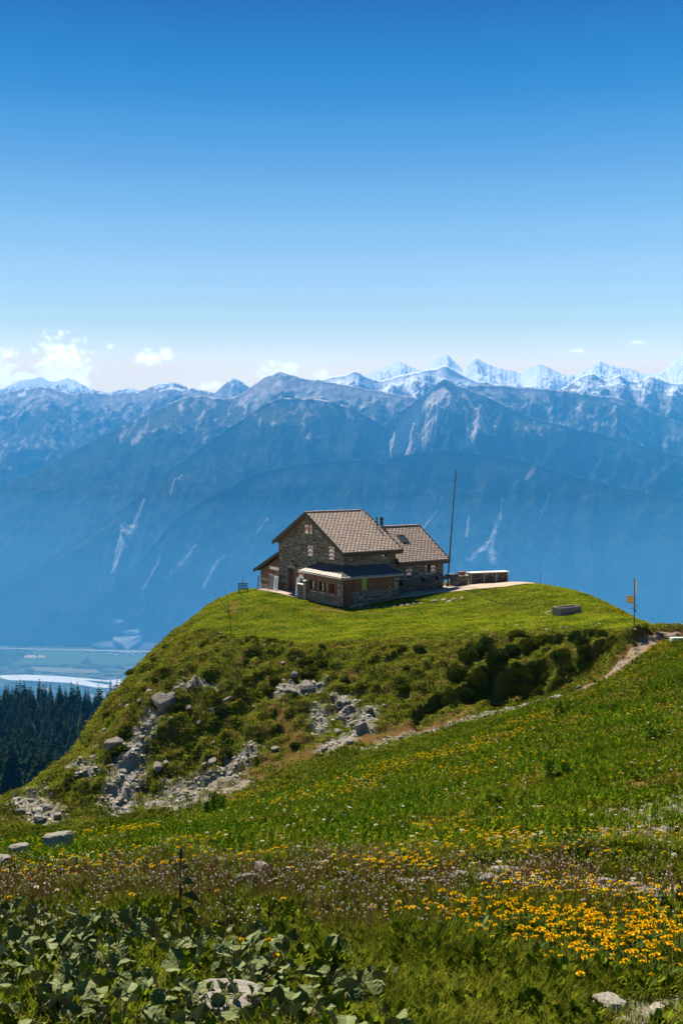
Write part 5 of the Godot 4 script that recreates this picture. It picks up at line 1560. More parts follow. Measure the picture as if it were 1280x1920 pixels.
func build_hut_yard() -> void:
	var wood: Material = M.old_wood
	# flagpole
	var f := thing("flagpole", "tall bare dark flagpole leaning slightly behind the wing", "flagpole", hut_point(11.75, 0.0, -0.5))
	var b := Build.new()
	b.tube([Vector3(0, -0.4, 0), Vector3(0.02, 1.0, 0), Vector3(0.72, 11.2, 0)], [0.085, 0.085, 0.05], 8)
	obj("pole", b, mat(0.05, 0.035, 0.03, 0.6), f)
	var k := Build.new()
	k.tube([Vector3(0.72, 11.18, 0), Vector3(0.725, 11.28, 0)], [0.075, 0.03], 8)
	obj("knob", k, M.gutter, f)
	obj("bracket", local([[Vector3(0, 0.3, 0), Vector3(0.3, 0.9, 0.26)]]), M.black, f)
	# the long outdoor bar
	var bar := thing("bar_counter", "long masonry bar counter with pale slab on the terrace", "counter", hut_point(15.9, 0.35, 0.45), HUT_TURN - 0.235)
	bar.position.y = ground(bar.position.x, bar.position.z) + 0.02
	var body := Build.new()
	body.box(Vector3(0, 0.5, -0.3), Vector3(3.9, 1.1, 0.75))
	obj("body", body, mat(0.05, 0.042, 0.035), bar)
	var rr := RandomNumberGenerator.new()
	rr.seed = 9
	var face := Build.new()
	for j in 7:
		var x := -1.93
		while x < 1.9:
			var w := rr.randf_range(0.1, 0.34)
			var g := rr.randf_range(0.25, 1.3)
			var warm := rr.randf()
			face.tint = Color(0.2 * g, lerpf(0.19, 0.13, warm) * g, lerpf(0.18, 0.08, warm) * g)
			face.box(Vector3(minf(x + w * 0.5, 1.9), 0.08 + j * 0.15, 0.085), Vector3(w - 0.03, rr.randf_range(0.09, 0.14), rr.randf_range(0.03, 0.07)), Basis(), 0.012)
			x += w
	obj("stone_facing", face, M.stone, bar).set_meta("kind", "stuff")
	for x in [-1.9, -0.55, 0.72, 1.9]:
		obj("post", local([[Vector3(x, 0.52, 0.1), Vector3(0.1, 1.06, 0.12)]]), mat(0.3, 0.25, 0.19, 0.8), bar)
	obj("side_panel", local([[Vector3(-1.99, 0.5, -0.3), Vector3(0.05, 1.05, 0.7)]]), mat(0.26, 0.2, 0.13, 0.8), bar)
	obj("slab", local([[Vector3(0, 1.1, -0.27), Vector3(4.1, 0.09, 0.95)]]), mat(0.5, 0.47, 0.42, 0.8), bar)
	# the short one next to it
	var sc := thing("bar_counter", "short stone counter beside the flagpole", "counter", hut_point(12.75, 0.3, 0.1), HUT_TURN - 0.2)
	sc.position.y = ground(sc.position.x, sc.position.z) + 0.02
	obj("body", local([[Vector3(0, 0.45, -0.3), Vector3(1.5, 1.0, 0.7)]]), mat(0.12, 0.1, 0.08), sc)
	var f2 := Build.new()
	for j in 6:
		var x := -0.74
		while x < 0.7:
			var w := rr.randf_range(0.12, 0.3)
			var g := rr.randf_range(0.4, 1.5)
			f2.tint = Color(0.24 * g, 0.2 * g, 0.15 * g)
			f2.box(Vector3(minf(x + w * 0.5, 0.66), 0.06 + j * 0.15, 0.07), Vector3(w - 0.03, 0.12, rr.randf_range(0.03, 0.07)), Basis(), 0.012)
			x += w
	obj("stone_facing", f2, M.stone, sc).set_meta("kind", "stuff")
	obj("slab", local([[Vector3(0, 0.98, -0.28), Vector3(1.65, 0.08, 0.85)]]), mat(0.5, 0.46, 0.4, 0.8), sc)
	var cr := thing("crate", "small brown crate on top of the short counter", "crate", sc.to_global(Vector3(0.3, 1.02, -0.3)), HUT_TURN)
	obj("box", local([[Vector3(0, 0.14, 0), Vector3(0.62, 0.28, 0.4)]]), mat(0.16, 0.06, 0.03, 0.8), cr)
	obj("lid", local([[Vector3(0, 0.3, 0), Vector3(0.66, 0.04, 0.44)]]), mat(0.2, 0.09, 0.05, 0.8), cr)
	var st := thing("marker_stake", "thin grey pole between the two stone counters", "pole", hut_point(13.65, 0.3, 0.3))
	var sb := Build.new()
	sb.tube([Vector3(0, -0.3, 0), Vector3(0, 1.65, 0)], [0.025, 0.02], 6)
	obj("pole", sb, M.gutter, st)
	var lw := thing("low_wall", "low white wall end behind the long bar counter", "wall", hut_point(14.5, 0.3, -1.9), HUT_TURN)
	obj("wall", local([[Vector3(0, 0.25, 0), Vector3(1.6, 1.1, 0.3)]]), M.white, lw)
	obj("cap", local([[Vector3(0, 0.83, 0), Vector3(1.7, 0.06, 0.4)]]), M.concrete, lw)
	# high tables with dark covers along the wing
	var names := ["dark covered high table near the porch corner", "dark covered high table under the red shutter", "dark covered high table beside the wing's end wall", "dark covered high table at the foot of the flagpole"]
	var spots := [[5.7, 1.3, 0.1], [8.3, 1.2, -0.05], [9.75, 1.1, 0.1], [11.35, 0.7, 0.0]]
	for i in 4:
		var p := hut_point(spots[i][0], 0.0, spots[i][1])
		var t := thing("high_table", names[i], "table", Vector3(p.x, ground(p.x, p.z) + 0.05, p.z), HUT_TURN + spots[i][2], "high tables along the wing")
		obj("table_top", local([[Vector3(0, 1.2, 0), Vector3(1.15, 0.05, 0.6)]]), mat(0.03, 0.035, 0.04, 0.5), t)
		var cov := Build.new()
		for e in [[Vector3(0, 1.03, 0.3), Vector3(1.14, 0.3, 0.02)], [Vector3(0, 1.03, -0.3), Vector3(1.14, 0.3, 0.02)], [Vector3(0.57, 1.03, 0), Vector3(0.02, 0.3, 0.58)], [Vector3(-0.57, 1.03, 0), Vector3(0.02, 0.3, 0.58)]]:
			cov.box(e[0], e[1])
		obj("cover", cov, mat(0.012, 0.03, 0.035, 0.8), t)
		for s in [-1.0, 1.0]:
			for e in [-1.0, 1.0]:
				var lg := Build.new()
				lg.tube([Vector3(0.45 * s, -0.03, 0.25 * e), Vector3(-0.4 * s, 1.18, 0.25 * e)], [0.018, 0.018], 6)
				obj("leg", lg, M.black, t)
	# rack and boards in front of the shed
	var rk := thing("rack", "weathered wooden rack standing before the shed", "rack", hut_point(-1.0, 0.0, -12.6), HUT_TURN + 0.1)
	rk.position.y = ground(rk.position.x, rk.position.z) + 0.03
	for s in [-1.0, 1.0]:
		for e in [-1.0, 1.0]:
			obj("leg", local([[Vector3(0.25 * s, 0.6, 0.85 * e), Vector3(0.09, 1.3, 0.09), 0.0, 0.1 * s]]), wood, rk)
	for y in [0.35, 0.95]:
		for x in [-0.26, 0.26]:
			obj("rail", local([[Vector3(x, y, 0), Vector3(0.05, 0.1, 1.9)]]), wood, rk)
	var gb := thing("board", "grey panel leaning on the rack by the shed", "board", hut_point(-0.75, 0.0, -11.7), HUT_TURN)
	gb.position.y = ground(gb.position.x, gb.position.z) + 0.02
	obj("panel", local([[Vector3(0, 0.75, 0), Vector3(0.05, 1.45, 0.95), 0.0, -0.12]]), mat(0.2, 0.19, 0.2, 0.8), gb)
	obj("edge_strip", local([[Vector3(-0.12, 1.49, 0), Vector3(0.07, 0.05, 0.97), 0.0, -0.12]]), mat(0.3, 0.28, 0.27, 0.8), gb)
	for w in [["white and blue board propped between shed and door", -0.85, -10.75, 0.75, 1.4], ["tall white and blue board standing behind the low wall", -1.0, -6.35, 0.55, 1.75]]:
		var wb := thing("board", w[0], "board", hut_point(w[1], 0.0, w[2]), HUT_TURN)
		wb.position.y = ground(wb.position.x, wb.position.z) + 0.03
		obj("panel", local([[Vector3(0, w[4] * 0.5, 0), Vector3(0.04, w[4], w[3]), 0.0, -0.1]]), mat(0.62, 0.68, 0.74, 0.6), wb)
		obj("stripe", local([[Vector3(-0.026, w[4] * 0.52, 0.05), Vector3(0.01, w[4] * 0.7, w[3] * 0.3), 0.0, -0.1]]), mat(0.2, 0.3, 0.4, 0.6), wb)
	# slatted bench at the left rim
	var sbn := thing("bench", "dark slatted wooden bench on the rim left of the shed", "bench", on_ground(Vector2(-9.41, -108.46), 0.0), HUT_TURN - 0.35)
	for y in [0.42, 0.58, 0.74, 0.9]:
		obj("slat", local([[Vector3(0, y, -0.2 - (y - 0.42) * 0.15), Vector3(0.95, 0.1, 0.035)]]), M.dark_wood, sbn)
	for z in [0.0, 0.14, -0.14]:
		obj("seat_slat", local([[Vector3(0, 0.4, z + 0.03), Vector3(0.95, 0.035, 0.11)]]), M.dark_wood, sbn)
	for x in [-0.42, 0.42]:
		obj("leg", local([[Vector3(x, 0.1, -0.2), Vector3(0.07, 0.95, 0.07)]]), M.dark_wood, sbn)
		obj("leg", local([[Vector3(x, 0.1, 0.15), Vector3(0.07, 0.55, 0.07)]]), M.dark_wood, sbn)
	var stick := Build.new()
	stick.tube([Vector3(0.0, 0.8, -0.24), Vector3(0.03, 1.6, -0.28)], [0.03, 0.02], 5)
	obj("stick", stick, M.dark_wood, sbn)
	# a dark hose across the lawn
	var h := Build.new()
	var line := Curve2D.new()
	for q in [Vector2(10.91, -101.45), Vector2(11.53, -99.75), Vector2(11.98, -97.73), Vector2(12.19, -93.98), Vector2(12.61, -90.60), Vector2(13.25, -89.12)]: line.add_point(q)
	var pts := []
	var rad := []
	for i in 40:
		var q := line.sample_baked(line.get_baked_length() * i / 39.0)
		pts.append(Vector3(q.x + 0.08 * noise_a.get_noise_1d(i * 0.3), ground(q.x, q.y) + 0.05, q.y))
		rad.append(0.035)
	h.tube(pts, rad, 6)
	tag(obj("hose", h, mat(0.03, 0.045, 0.02, 0.9)), "dark garden hose snaking over the lawn from the terrace", "hose")

func build_rocks() -> void:
	rock([Vector2(-5.82, -22.89), 0.69, 0.45], "large grey boulder lying in the flowery meadow", "", 0.4)
	rock([Vector2(-6.01, -21.00), 0.37, 0.24], "dark-sided boulder beside the large grey boulder")
	rock([Vector2(-4.39, -14.47), 0.27, 0.19], "pale split boulder sunk in the grass near the dark-sided boulder")
	rock([Vector2(-4.33, -16.91), 0.19, 0.10], "small pale stone at the foot of the large grey boulder")
	rock([Vector2(-0.94, -13.15), 0.21, 0.15], "reddish dark stone among brown stalks")
	rock([Vector2(-1.06, -12.47), 0.19, 0.12], "pale stone touching the reddish dark stone")
	rock([Vector2(1.37, -12.64), 0.26, 0.11], "pale square block in the stony strip of the meadow", "", 0.1)
	rock([Vector2(1.41, -5.83), 0.20, 0.09], "grey stone lying in the short grass below the yellow flowers", "", 0.2, true)
	rock([Vector2(-0.57, -5.49), 0.41, 0.10], "broad grey slab between the butterbur leaves", "", 0.0, true)
	var strip := "pale stone in the stony strip of the meadow"
	for r in [[Vector2(0.93, -12.14), 0.15, 0.06], [Vector2(1.10, -11.93), 0.12, 0.05], [Vector2(0.69, -11.98), 0.11, 0.04], [Vector2(1.54, -12.13), 0.11, 0.05], [Vector2(1.92, -13.14), 0.26, 0.06], [Vector2(2.05, -12.80), 0.14, 0.05], [Vector2(1.90, -11.25), 0.16, 0.07], [Vector2(2.52, -11.42), 0.14, 0.05], [Vector2(2.80, -11.88), 0.17, 0.05], [Vector2(2.76, -11.06), 0.16, 0.06], [Vector2(3.00, -11.42), 0.18, 0.06], [Vector2(2.98, -10.88), 0.22, 0.07], [Vector2(2.55, -10.45), 0.12, 0.05], [Vector2(2.87, -10.07), 0.10, 0.05], [Vector2(2.34, -11.66), 0.11, 0.04], [Vector2(0.34, -11.73), 0.12, 0.04], [Vector2(1.54, -11.68), 0.19, 0.09], [Vector2(2.13, -11.99), 0.11, 0.05], [Vector2(2.43, -16.70), 0.14, 0.06], [Vector2(2.78, -17.92), 0.13, 0.06], [Vector2(0.00, -12.05), 0.09, 0.05]]:
		rock(r, strip, "stones of the stony strip")
	for r in [[Vector2(-2.08, -16.40), 0.17, 0.07], [Vector2(-1.72, -15.63), 0.19, 0.07], [Vector2(-2.05, -17.50), 0.11, 0.05], [Vector2(-5.28, -27.28), 0.23, 0.10], [Vector2(-2.90, -12.36), 0.10, 0.05], [Vector2(-3.30, -11.90), 0.11, 0.06], [Vector2(-2.03, -11.02), 0.11, 0.05], [Vector2(-0.49, -13.18), 0.12, 0.05]]:
		rock(r, "small pale stone half hidden in the flowery meadow", "small stones in the meadow")
	# on the face of the spur
	rock([Vector2(-13.73, -68.09), 1.28, 0.83], "big angular block with a dark side above the scree", "", 1.2)
	rock([Vector2(-11.32, -71.22), 1.80, 1.00], "large tilted rock slab high on the spur's face", "", 2.4, true)
	rock([Vector2(-7.55, -66.17), 0.81, 0.43], "flat grey slab beside the small round stone on the spur", "", 0.3, true)
	rock([Vector2(-8.05, -65.81), 0.49, 0.34], "small round stone below the flat grey slab")
	rock([Vector2(-10.87, -66.22), 0.93, 0.43], "pale slab at the edge of the left scree", "", 0.2, true)
	rock([Vector2(-3.01, -72.26), 0.68, 0.47], "pinkish block under the turf edge of the spur", "", 0.5)
	rock([Vector2(-0.94, -63.78), 0.54, 0.30], "blue-grey slab at the bottom of the right scree", "", 0.3, true)
	rock([Vector2(4.77, -62.70), 0.41, 0.26], "white stone beside the bare soil below the ledge")
	rock([Vector2(4.16, -73.28), 0.48, 0.27], "white stone on the grass left of the ledge")
	var slab := "pale flat slab lying on the turf of the spur"
	for r in [[Vector2(-3.17, -70.46), 0.92, 0.30], [Vector2(-2.19, -70.93), 1.00, 0.27], [Vector2(-7.87, -70.25), 1.05, 0.26], [Vector2(-7.14, -71.02), 0.73, 0.30], [Vector2(-9.51, -70.31), 0.46, 0.26], [Vector2(-8.77, -69.21), 0.42, 0.19], [Vector2(-3.86, -65.55), 0.55, 0.28], [Vector2(-0.22, -65.49), 0.61, 0.25], [Vector2(0.16, -68.72), 0.84, 0.45], [Vector2(1.59, -66.90), 0.69, 0.44], [Vector2(0.79, -66.48), 0.75, 0.37], [Vector2(1.11, -65.05), 0.79, 0.49], [Vector2(0.00, -67.20), 0.57, 0.32], [Vector2(0.46, -63.89), 0.60, 0.24], [Vector2(-1.62, -68.22), 0.38, 0.26], [Vector2(-1.33, -66.87), 0.38, 0.25], [Vector2(-13.59, -71.63), 0.47, 0.27], [Vector2(-12.87, -71.78), 0.40, 0.24], [Vector2(-14.28, -72.52), 0.41, 0.20], [Vector2(-12.36, -72.40), 0.54, 0.24], [Vector2(-10.60, -72.11), 0.54, 0.27], [Vector2(-10.84, -71.46), 0.60, 0.23], [Vector2(-10.21, -73.06), 0.41, 0.17], [Vector2(-15.13, -69.21), 0.52, 0.29], [Vector2(-14.85, -70.43), 0.40, 0.23], [Vector2(-15.04, -68.02), 0.51, 0.19], [Vector2(-16.32, -67.25), 0.57, 0.22], [Vector2(-17.69, -63.99), 0.60, 0.30], [Vector2(-16.45, -62.73), 0.76, 0.41], [Vector2(-17.85, -62.37), 0.64, 0.35], [Vector2(-16.48, -61.15), 0.75, 0.34], [Vector2(-15.60, -61.68), 0.58, 0.35], [Vector2(-12.65, -63.95), 0.72, 0.30], [Vector2(-12.24, -65.55), 0.68, 0.28], [Vector2(-12.73, -66.91), 0.63, 0.25], [Vector2(-12.23, -68.04), 0.57, 0.26], [Vector2(-12.03, -69.63), 0.65, 0.26], [Vector2(-13.29, -64.85), 0.61, 0.27], [Vector2(-12.87, -66.27), 0.68, 0.31], [Vector2(-12.13, -68.63), 0.45, 0.23], [Vector2(-10.45, -66.58), 0.50, 0.25], [Vector2(-8.62, -64.62), 0.61, 0.21], [Vector2(-9.50, -64.32), 0.48, 0.21], [Vector2(-7.73, -64.98), 0.49, 0.21], [Vector2(-6.49, -64.93), 0.55, 0.21], [Vector2(-6.28, -66.01), 0.31, 0.28], [Vector2(-5.02, -65.92), 0.37, 0.19], [Vector2(-5.40, -66.82), 0.38, 0.19], [Vector2(-4.56, -68.58), 0.32, 0.16], [Vector2(2.55, -67.12), 0.38, 0.22], [Vector2(-4.24, -87.15), 0.49, 0.16], [Vector2(-5.23, -77.85), 0.33, 0.22], [Vector2(-9.18, -85.20), 0.40, 0.20], [Vector2(-2.84, -75.11), 0.49, 0.21], [Vector2(-3.87, -74.30), 0.35, 0.17]]:
		rock(r, slab, "rocks on the face of the spur", -1.0, true)
	var stone := "small pale stone in the gravel below the ledge"
	for r in [[Vector2(12.04, -58.37), 0.38, 0.16], [Vector2(11.07, -59.10), 0.33, 0.17], [Vector2(10.44, -59.49), 0.39, 0.17], [Vector2(9.80, -59.89), 0.34, 0.17], [Vector2(9.01, -60.30), 0.34, 0.17], [Vector2(8.36, -60.75), 0.40, 0.17], [Vector2(7.65, -60.84), 0.40, 0.20], [Vector2(6.73, -61.68), 0.35, 0.17], [Vector2(5.88, -61.89), 0.41, 0.17], [Vector2(5.31, -63.86), 0.36, 0.18], [Vector2(4.16, -62.57), 0.35, 0.18], [Vector2(3.28, -62.68), 0.35, 0.18], [Vector2(11.08, -61.50), 0.46, 0.20], [Vector2(12.60, -59.77), 0.39, 0.17]]:
		rock(r, stone, "stones in the gravel below the ledge")
	# flat stones edging the lawn before the hut
	var kerb := "flat edging stone in the lawn before the porch"
	for r in [[Vector2(1.63, -95.70), 0.54, 0.13], [Vector2(2.26, -95.84), 0.63, 0.13], [Vector2(2.94, -95.74), 0.63, 0.13], [Vector2(3.71, -95.94), 0.67, 0.13], [Vector2(4.45, -96.17), 0.63, 0.11], [Vector2(5.10, -96.41), 0.54, 0.14], [Vector2(5.65, -96.63), 0.63, 0.14], [Vector2(6.23, -97.06), 0.46, 0.16], [Vector2(6.80, -97.39), 0.46, 0.11]]:
		rock(r, kerb, "edging stones in the lawn", 0.1, true)
	var pile := "flat stone in the low pile on the lawn"
	for r in [[Vector2(8.08, -97.86), 0.69, 0.17], [Vector2(8.87, -97.97), 0.87, 0.19], [Vector2(9.66, -97.51), 0.69, 0.16], [Vector2(10.42, -97.78), 0.69, 0.19], [Vector2(9.24, -96.96), 0.77, 0.11]]:
		rock(r, pile, "flat stones piled on the lawn", 0.1, true)
	for r in [[Vector2(15.20, -82.54), 0.54, 0.15], [Vector2(14.79, -81.59), 0.46, 0.11], [Vector2(15.95, -84.52), 0.40, 0.12]]:
		rock(r, "flat pale stone set in the grass beside the trough", "flat stones beside the trough", 0.1, true)

# bare crooked stems leaning over the slope
func build_saplings() -> void:
	var m := mat(0.035, 0.03, 0.022, 0.8)
	var t := thing("sapling", "bare forked sapling bending left at the lawn's edge", "sapling", on_ground(Vector2(-8.16, -83.78), -0.05))
	var b := Build.new()
	b.tube([Vector3(0, -0.1, 0), Vector3(-0.08, 1.2, 0), Vector3(-0.2, 2.0, 0), Vector3(-0.75, 2.75, 0), Vector3(-1.25, 3.3, 0.1)], [0.035, 0.03, 0.026, 0.02, 0.012], 6)
	obj("stem", b, m, t)
	var c := Build.new()
	c.tube([Vector3(-0.15, 1.75, 0), Vector3(-0.6, 2.2, 0.1), Vector3(-1.2, 2.5, 0.15), Vector3(-1.75, 2.5, 0.2)], [0.022, 0.018, 0.014, 0.008], 5)
	obj("branch", c, m, t)
	var d := Build.new()
	d.tube([Vector3(-0.2, 2.0, 0), Vector3(-0.3, 2.9, -0.3), Vector3(-0.55, 3.5, -0.4), Vector3(-1.0, 3.75, -0.4)], [0.022, 0.018, 0.012, 0.008], 5)
	obj("branch", d, m, t)
	var t2 := thing("sapling", "bare wavy sapling growing from the spur's face", "sapling", on_ground(Vector2(-6.60, -71.75), -0.05))
	var e := Build.new()
	e.tube([Vector3(0, -0.1, 0), Vector3(0.02, 0.9, 0), Vector3(-0.15, 1.6, 0), Vector3(-0.4, 2.3, 0.1), Vector3(-0.6, 2.65, 0.1), Vector3(-0.95, 2.8, 0.15)], [0.035, 0.03, 0.026, 0.02, 0.014, 0.008], 6)
	obj("stem", e, m, t2)
	var g := Build.new()
	g.tube([Vector3(-0.35, 2.2, 0.1), Vector3(-0.42, 2.7, 0.0), Vector3(-0.65, 3.0, 0)], [0.016, 0.012, 0.006], 5)
	obj("branch", g, m, t2)

# ------------------------------------------------------------------ grass, herbs and flowers
func swarm(called: String, label: String, category: String, mesh: Mesh, m: Material, rows: PackedFloat32Array) -> void:
	var mm := MultiMesh.new()
	mm.transform_format = MultiMesh.TRANSFORM_3D
	mm.use_colors = true
	mm.mesh = mesh
	mm.instance_count = rows.size() / 16
	mm.buffer = rows
	var o := MultiMeshInstance3D.new()
	o.multimesh = mm
	o.material_override = m
	o.name = numbered(called)
	add_child(o)
	tag(o, label, category, "", "stuff")

func place(rows: PackedFloat32Array, at: Vector3, turn: float, wide: float, tall: float, lean: Vector3, c: Color) -> void:
	var up := (Vector3.UP + lean).normalized() * tall
	var sx := Vector3(cos(turn), 0, -sin(turn)) * wide
	var sz := Vector3(sin(turn), 0, cos(turn)) * wide
	rows.append_array(PackedFloat32Array([sx.x, up.x, sz.x, at.x, sx.y, up.y, sz.y, at.y, sx.z, up.z, sz.z, at.z, c.r, c.g, c.b, 1.0]))

# a tuft of bent blades, one metre tall before scaling
func tuft(seed_: int, blades: int, spread: float, wide: float, bend := 0.5) -> ArrayMesh:
	var r := RandomNumberGenerator.new()
	r.seed = seed_
	var b := Build.new()
	for k in blades:
		var a := r.randf() * TAU
		var root := Vector3(r.randf_range(-spread, spread), -0.05, r.randf_range(-spread, spread))
		var tall := r.randf_range(0.45, 1.0)
		var out := Vector3(cos(a), 0, sin(a)) * r.randf_range(0.1, bend) * tall
		var side := Vector3(-sin(a + r.randf_range(-1.0, 1.0)), 0, cos(a)).normalized() * wide * r.randf_range(0.6, 1.1)
		var mid := root + out * 0.35 + Vector3(0, tall * 0.6, 0)
		var tip := root + out + Vector3(0, tall * r.randf_range(0.85, 1.0), 0)
		var g := r.randf_range(0.7, 1.3)
		b.tint = Color(g * r.randf_range(0.85, 1.25), g, g * r.randf_range(0.7, 1.1))
		b.quad(root - side, root + side, mid + side * 0.8, mid - side * 0.8)
		b.tri(mid - side * 0.8, mid + side * 0.8, tip)
	return b.mesh()

# a low herb: little leaves on short stalks, in a dome
func herb(seed_: int, leaves: int, size: float, lobes := 1) -> ArrayMesh:
	var r := RandomNumberGenerator.new()
	r.seed = seed_
	var b := Build.new()
	for k in leaves:
		var a := r.randf() * TAU
		var e := r.randf_range(0.1, 1.45)
		var d := Vector3(cos(a) * cos(e), sin(e), sin(a) * cos(e))
		var lobe: int = k * lobes / leaves
		var hub := Vector3(sin(lobe * 2.4 + seed_), 0, cos(lobe * 2.4 + seed_)) * (0.42 if lobes > 1 else 0.0)
		var grow: float = 1.0 if lobes == 1 else [0.85, 0.55, 0.7, 0.45, 0.6][lobe % 5]
		var at := hub + Vector3(d.x * 0.55, d.y, d.z * 0.55) * r.randf_range(0.35, 1.0) * grow
		var dir := (d + Vector3(r.randf_range(-0.6, 0.6), r.randf_range(-0.5, 0.5), r.randf_range(-0.6, 0.6))).normalized()
		var side := dir.cross(Vector3.UP + Vector3(0.1, 0, 0.2)).normalized() * size * r.randf_range(0.3, 0.5)
		var l := size * r.randf_range(0.7, 1.4)
		var g := r.randf_range(0.65, 1.35)
		b.tint = Color(g * r.randf_range(0.85, 1.15), g, g * r.randf_range(0.7, 1.1))
		b.tri(at, at + dir * l * 0.5 + side, at + dir * l)
		b.tri(at, at + dir * l, at + dir * l * 0.5 - side)
	return b.mesh()

# a thin stalk with a small head
func stalks(seed_: int, n: int, heads: Color, head: float) -> ArrayMesh:
	var r := RandomNumberGenerator.new()
	r.seed = seed_
	var b := Build.new()
	for k in n:
		var root := Vector3(r.randf_range(-0.35, 0.35), -0.05, r.randf_range(-0.35, 0.35))
		var top := root + Vector3(r.randf_range(-0.12, 0.12), r.randf_range(0.65, 1.0), r.randf_range(-0.12, 0.12))
		var g := r.randf_range(0.7, 1.3)
		b.tint = Color(0.3 * g, 0.165 * g, 0.065 * g)
		b.tube([root, top], [0.011, 0.008], 3, false)
		if r.randf() < 0.62:
			b.tint = heads * r.randf_range(0.7, 1.15)
			b.tube([top - Vector3(0, head * 0.4, 0), top + Vector3(0, head * 0.4, 0), top + Vector3(0, head * 1.3, 0)], [head * 0.5, head, head * 0.2], 5)
	return b.mesh()

# flower head: rays round a small dome, one unit across
func flower_head(seed_: int, petals: int, ray: Color, eye: Color) -> Build:
	var r := RandomNumberGenerator.new()
	r.seed = seed_
	var b := Build.new()
	for ring in 2:
		for k in petals:
			var a := TAU * (k + 0.5 * ring) / petals + r.randf_range(-0.1, 0.1)
			var d := Vector3(cos(a), 0, sin(a))
			var s := Vector3(-sin(a), 0, cos(a)) * (0.11 if ring == 0 else 0.09)
			var l := (0.5 if ring == 0 else 0.36) * r.randf_range(0.85, 1.1)
			var lift := Vector3(0, 0.04 + 0.22 * ring + r.randf_range(-0.1, 0.1), 0)
			b.tint = ray * r.randf_range(0.8, 1.15)
			b.tri(d * 0.1, d * l * 0.75 + s + lift * 0.8, d * l + lift)
			b.tri(d * 0.1, d * l + lift, d * l * 0.75 - s + lift * 0.8)
	b.tint = eye
	b.tube([Vector3(0, -0.12, 0), Vector3(0, 0.1, 0), Vector3(0, 0.26, 0)], [0.12, 0.22, 0.1], 7)
	return b

# a broad butterbur leaf: round, notched at the stalk, folded along the midrib; green above and felted below
func big_leaf(seed_: int) -> ArrayMesh:
	var r := RandomNumberGenerator.new()
	r.seed = seed_
	var b := Build.new()
	var fold := r.randf_range(0.25, 0.75)
	var curl := r.randf_range(0.1, 0.5)
	var n := 9
	var grid := []
	for side in [-1.0, 1.0]:
		var half := []
		for j in 4:
			var row := []
			for i in n:
				var f := i / float(n - 1)
				var w := sin(PI * pow(f * 0.93 + 0.05, 0.75)) * 0.5 * (1.0 + 0.05 * sin(f * 25.0 + seed_))
				var k := j / 3.0
				var x: float = side * w * k
				var z: float = f - (0.16 * k if f < 0.2 else 0.0)
				var y: float = absf(x) * fold - curl * f * f * 0.5 + 0.035 * sin(f * 17.0 + k * 5.0 + seed_) * k
				row.append(Vector3(x, y, z))
			half.append(row)
		grid.append(half)
	for face in 2:
		for s in 2:
			for j in 3:
				for i in n - 1:
					var a: Vector3 = grid[s][j][i]
					var c: Vector3 = grid[s][j][i + 1]
					var d: Vector3 = grid[s][j + 1][i + 1]
					var e: Vector3 = grid[s][j + 1][i]
					var g := r.randf_range(0.88, 1.12)
					b.tint = Color(0.085 * g, 0.11 * g, 0.012 * g) if face == 0 else Color(0.185 * g, 0.195 * g, 0.075 * g)
					var low := Vector3(0, -0.012 * face, 0)
					if (s == 0) == (face == 0): b.quad(a + low, e + low, d + low, c + low)
					else: b.quad(a + low, c + low, d + low, e + low)
	return b.mesh()

var grass_mat: StandardMaterial3D
var leaf_mat: StandardMaterial3D
var petal_mat: StandardMaterial3D

func in_hut(x: float, z: float) -> bool:
	var p := Basis(Vector3.UP, -HUT_TURN) * Vector3(x - HUT.x, 0, z - HUT.z)
	if p.x > -0.2 and p.x < 11.2 and p.z > -16.2 and p.z < 0.3: return true
	if p.x > -1.7 and p.x < 4.6 and p.z > -5.8 and p.z < 2.5: return true
	return false

var walk_edge := [Vector2(-8.26, -109.43), Vector2(-7.08, -107.31), Vector2(-5.45, -105.00), Vector2(-3.89, -102.95), Vector2(-1.87, -99.04), Vector2(0.14, -96.21), Vector2(0.68, -95.64), Vector2(2.77, -97.71), Vector2(5.65, -99.77), Vector2(7.60, -100.69), Vector2(9.79, -101.29), Vector2(12.35, -100.75), Vector2(14.57, -99.71), Vector2(17.20, -100.52)]

func on_paving(x: float, z: float) -> bool:
	if z > -90.0 or x < walk_edge[0].x or x > walk_edge[-1].x: return false
	return z < along(walk_edge, x) and z > along(walk_edge, x) - 7.0

